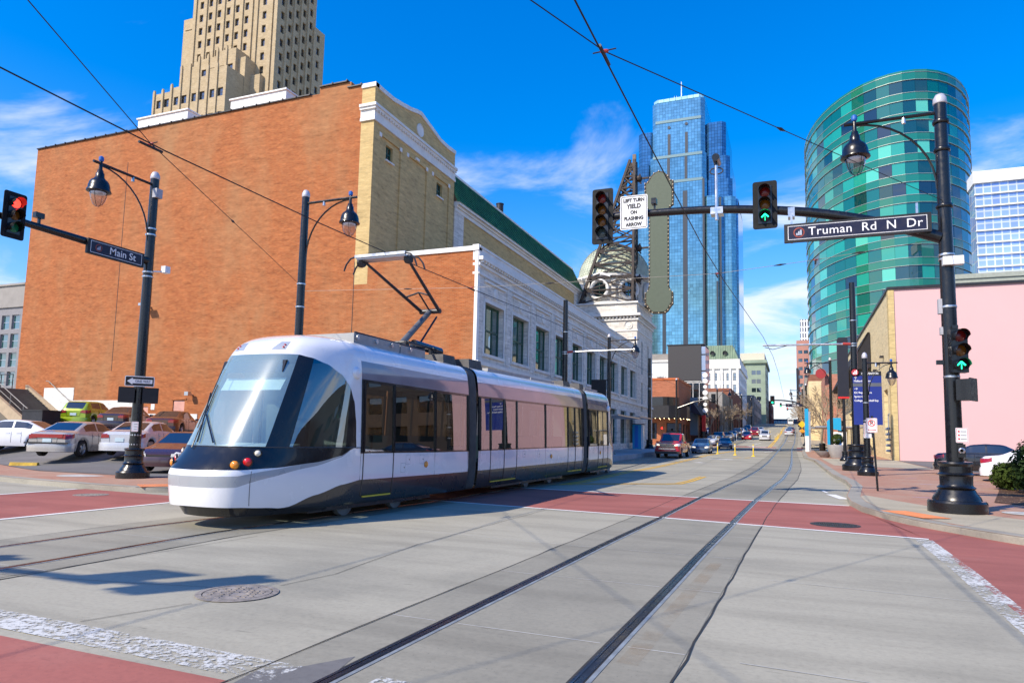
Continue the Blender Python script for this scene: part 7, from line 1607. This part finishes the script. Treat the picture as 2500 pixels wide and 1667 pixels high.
# mulch bed with chips
M_mulch = concrete('mulch', (.10,.055,.032), (.06,.035,.022), crack=False, tint=(.2,.13,.08))
bed = [(4.9,22.2),(5.4,24.2),(6.1,27),(6.9,30.6),(7.8,34),(8.3,38),(9.0,38),(9.0,31),(12,28),(14,24),(14,20.5),(9,20.4),(6.4,21.0)]
struct(MB().poly([(x, y, zg(y)+KH+.014) for x, y in bed]).build('planting_bed', M_mulch))
rnd = random.Random(6); ch = MB()
for i in range(2600):
    x, y = rnd.uniform(4.9,9), rnd.uniform(20.5,37)
    if not (x > 4.75+(y-21.5)*.27 and x < 9+0*(y)) or (y < 22.0 and x < 5.6): continue
    a = rnd.uniform(0,6.28); s = rnd.uniform(.015,.045); z = zg(y)+KH+.02; ch.add([(x+s*math.cos(a),y+s*math.sin(a),z),(x-s*.4*math.sin(a),y+s*.4*math.cos(a),z+.012),(x-s*math.cos(a),y-s*math.sin(a),z+.004)], [(0,1,2)])
o = ch.build('mulch_chips', mat('chip_tan', (.26,.17,.10), .9, var=.4, mode='pos', scale=9)); o['kind'] = 'stuff'; o['label'] = 'scattered brown wood chips in the planting bed'; o['category'] = 'mulch'
struct(MB().box(0,.18,0,9.4,0,.16).build('bed_kerb', M_walkc, loc=(7.1,31.2,zg(33)+KH), rot=(0,0,R(-9))))
struct(MB().poly([(x, y, zg(y)+KH+.016) for x, y in [(2.3,86.5),(4.4,85.8),(4.6,91),(2.2,91)]]).build('planting_bed', M_leafd))
# painted survey marks on the pavers
mk = MB()
for x, y in ((3.9,24.6),(4.2,29.5),(3.1,22.9),(4.3,33.6),(4.6,20.9)): mk.quad((x,y,zg(y)+KH+.01),(x+.42,y-.04,zg(y)+KH+.01),(x+.42,y+.03,zg(y)+KH+.01),(x,y+.04,zg(y)+KH+.01))
struct(mk.build('survey_mark', paint('violet_paint', (.42,.36,.72), .45)))
struct(MB().lathe([(.5,0),(.5,.004),(.001,.004)], 30, cap=False).build('round_slab', M_jlight, loc=(4.9,19.3,zg(19.3)+KH+.008))); struct(MB().lathe([(.7,0),(.7,.004),(.001,.004)], 30, cap=False).build('round_slab', M_jlight, loc=(-21.6,16.2,zg(16)+KH+.004)))

# ================================================================ people
def skin_mesh(joints, bones, name, m, sub=2):
    me = bpy.data.meshes.new(name); me.from_pydata([j[0] for j in joints], bones, []); o = bpy.data.objects.new(name, me); COL.objects.link(o)
    md = o.modifiers.new('skin', 'SKIN'); md.use_smooth_shade = True
    for v, j in zip(me.skin_vertices[0].data, joints): v.radius = j[1] if isinstance(j[1], tuple) else (j[1], j[1])
    me.skin_vertices[0].data[0].use_root = True
    s = o.modifiers.new('sub', 'SUBSURF'); s.levels = sub; s.render_levels = sub
    dg = bpy.context.evaluated_depsgraph_get(); dg.update(); out = bpy.data.meshes.new_from_object(o.evaluated_get(dg)); bpy.data.objects.remove(o); out.materials.clear(); out.materials.append(m); out.shade_smooth(); return out
M_skin = mat('skin', (.42,.24,.16), .55, var=.06); M_hair = mat('hair_dark', (.02,.014,.01), .6); M_jean = mat('dark_trousers', (.03,.035,.05), .8); M_jack = mat('dark_jacket', (.025,.025,.03), .8); M_shirt = mat('blue_shirt', (.02,.05,.22), .8)
def person(x, y, z, rot, label, top, legs, stride=.18, sit=False):
    t = thing('person', label, 'person', (x, y, z), rot)
    if not sit: L_ = [((0,0,.95),(.15,.11)), ((-.1,0,.88),.10), ((-.11,-stride,.5),.068), ((-.11,-stride*.6,.1),.045), ((-.11,-stride*.6-.14,.05),.04), ((.1,0,.88),.10), ((.11,stride*.4,.5),.068), ((.11,stride*1.1,.1),.045), ((.11,stride*1.1-.14,.05),.04)]
    else: L_ = [((0,0,.5),(.16,.12)), ((-.1,-.05,.5),.10), ((-.12,-.45,.52),.07), ((-.12,-.5,.1),.045), ((-.12,-.64,.05),.04), ((.1,-.05,.5),.10), ((.12,-.45,.52),.07), ((.12,-.5,.1),.045), ((.12,-.64,.05),.04)]
    dz = -.45 if sit else 0
    obj('trousers', skin_mesh(L_, [(0,1),(1,2),(2,3),(3,4),(0,5),(5,6),(6,7),(7,8)], 'trousers', legs), t)
    B = [((0,0,.95+dz),(.155,.11)), ((0,0,1.2+dz),(.17,.12)), ((0,0,1.42+dz),(.15,.10)), ((-.2,0,1.42+dz),.065), ((-.26,.03,1.15+dz),.05), ((-.25,-.14,.95+dz) if not sit else ((-.2,-.3,1.05+dz)),.038), ((.2,0,1.42+dz),.065), ((.26,.03,1.15+dz),.05), ((.25,-.1,.93+dz) if not sit else ((.2,-.3,1.05+dz)),.038)]
    obj('jacket', skin_mesh(B, [(0,1),(1,2),(2,3),(3,4),(4,5),(2,6),(6,7),(7,8)], 'jacket', top), t)
    Hd = [((0,0,1.44+dz),.06), ((0,-.01,1.53+dz),.055), ((0,-.015,1.62+dz),(.075,.09)), ((0,-.015,1.72+dz),(.075,.09))]
    hd = obj('head', skin_mesh(Hd, [(0,1),(1,2),(2,3)], 'head', M_skin), t)
    MB().lathe([(.10,.0),(.105,.06),(.08,.12),(.001,.145)], 14, c=(0,.012,1.66+dz), cap=False).build('hair', M_hair, t, smooth=180)
    MB().lathe([(.012,-.02),(.018,.0),(.004,.03)], 6, c=(0,-.11,1.645+dz)).build('nose', M_skin, hd)
    for s in (-1, 1):
        hb_ = (s*.25,-.14,.93+dz) if not sit else (s*.2,-.3,1.05+dz); h = MB().lathe([(.012,-.05),(.035,-.03),(.04,.02),(.03,.05)], 8, c=(hb_[0],hb_[1]-.01,hb_[2]-.05))
        for f in range(4): h.tube([(hb_[0]-.02+f*.014,hb_[1]-.02,hb_[2]-.09),(hb_[0]-.02+f*.014,hb_[1]-.035,hb_[2]-.14),(hb_[0]-.02+f*.014,hb_[1]-.025,hb_[2]-.165+abs(f-1.5)*.006)], .008, 5)
        h.tube([(hb_[0]-s*.03,hb_[1]-.02,hb_[2]-.05),(hb_[0]-s*.045,hb_[1]-.045,hb_[2]-.1)], .009, 5); h.build('hand', M_skin, t, smooth=60)
    return t
person(-12.7, 49.4, zg(49.4)+.34, R(200), 'person in a dark jacket walking on the left platform', M_jack, M_jean)
person(-12.6, 76, zg(76)+.34, R(20), 'person in dark clothes standing on the platform behind the red pickup', M_jack, M_jean, .05)
dp = A.T(-.05, 2.22, .55); person(dp[0], dp[1], dp[2], R(0), 'person in a blue shirt seated at the streetcar controls', M_shirt, M_jean, 0, True)
# people's things and small street clutter
bt_ = thing('litter_bin', 'dark round litter bin by the bare tree on the right', 'bin', (2.75, 79.6, zg(79.6)+KH)); MB().lathe([(.26,0),(.3,.1),(.3,.85),(.32,.9),(.2,1.0)], 18).build('drum', M_pole, bt_, smooth=40); MB().lathe([(.33,.86),(.34,.9),(.33,.94)], 18).build('rim', M_pole, bt_)
dm_ = thing('waste_container', 'dark waste container below the stair behind the white car', 'container', (-37.6, 25.6, lz(-37.6,25.6))); MB().box(-.8,.8,-.5,.5,.1,.95).build('body', M_dark, dm_); MB().box(-.84,.84,-.54,.54,.95,1.02).build('lid', M_cplas, dm_)
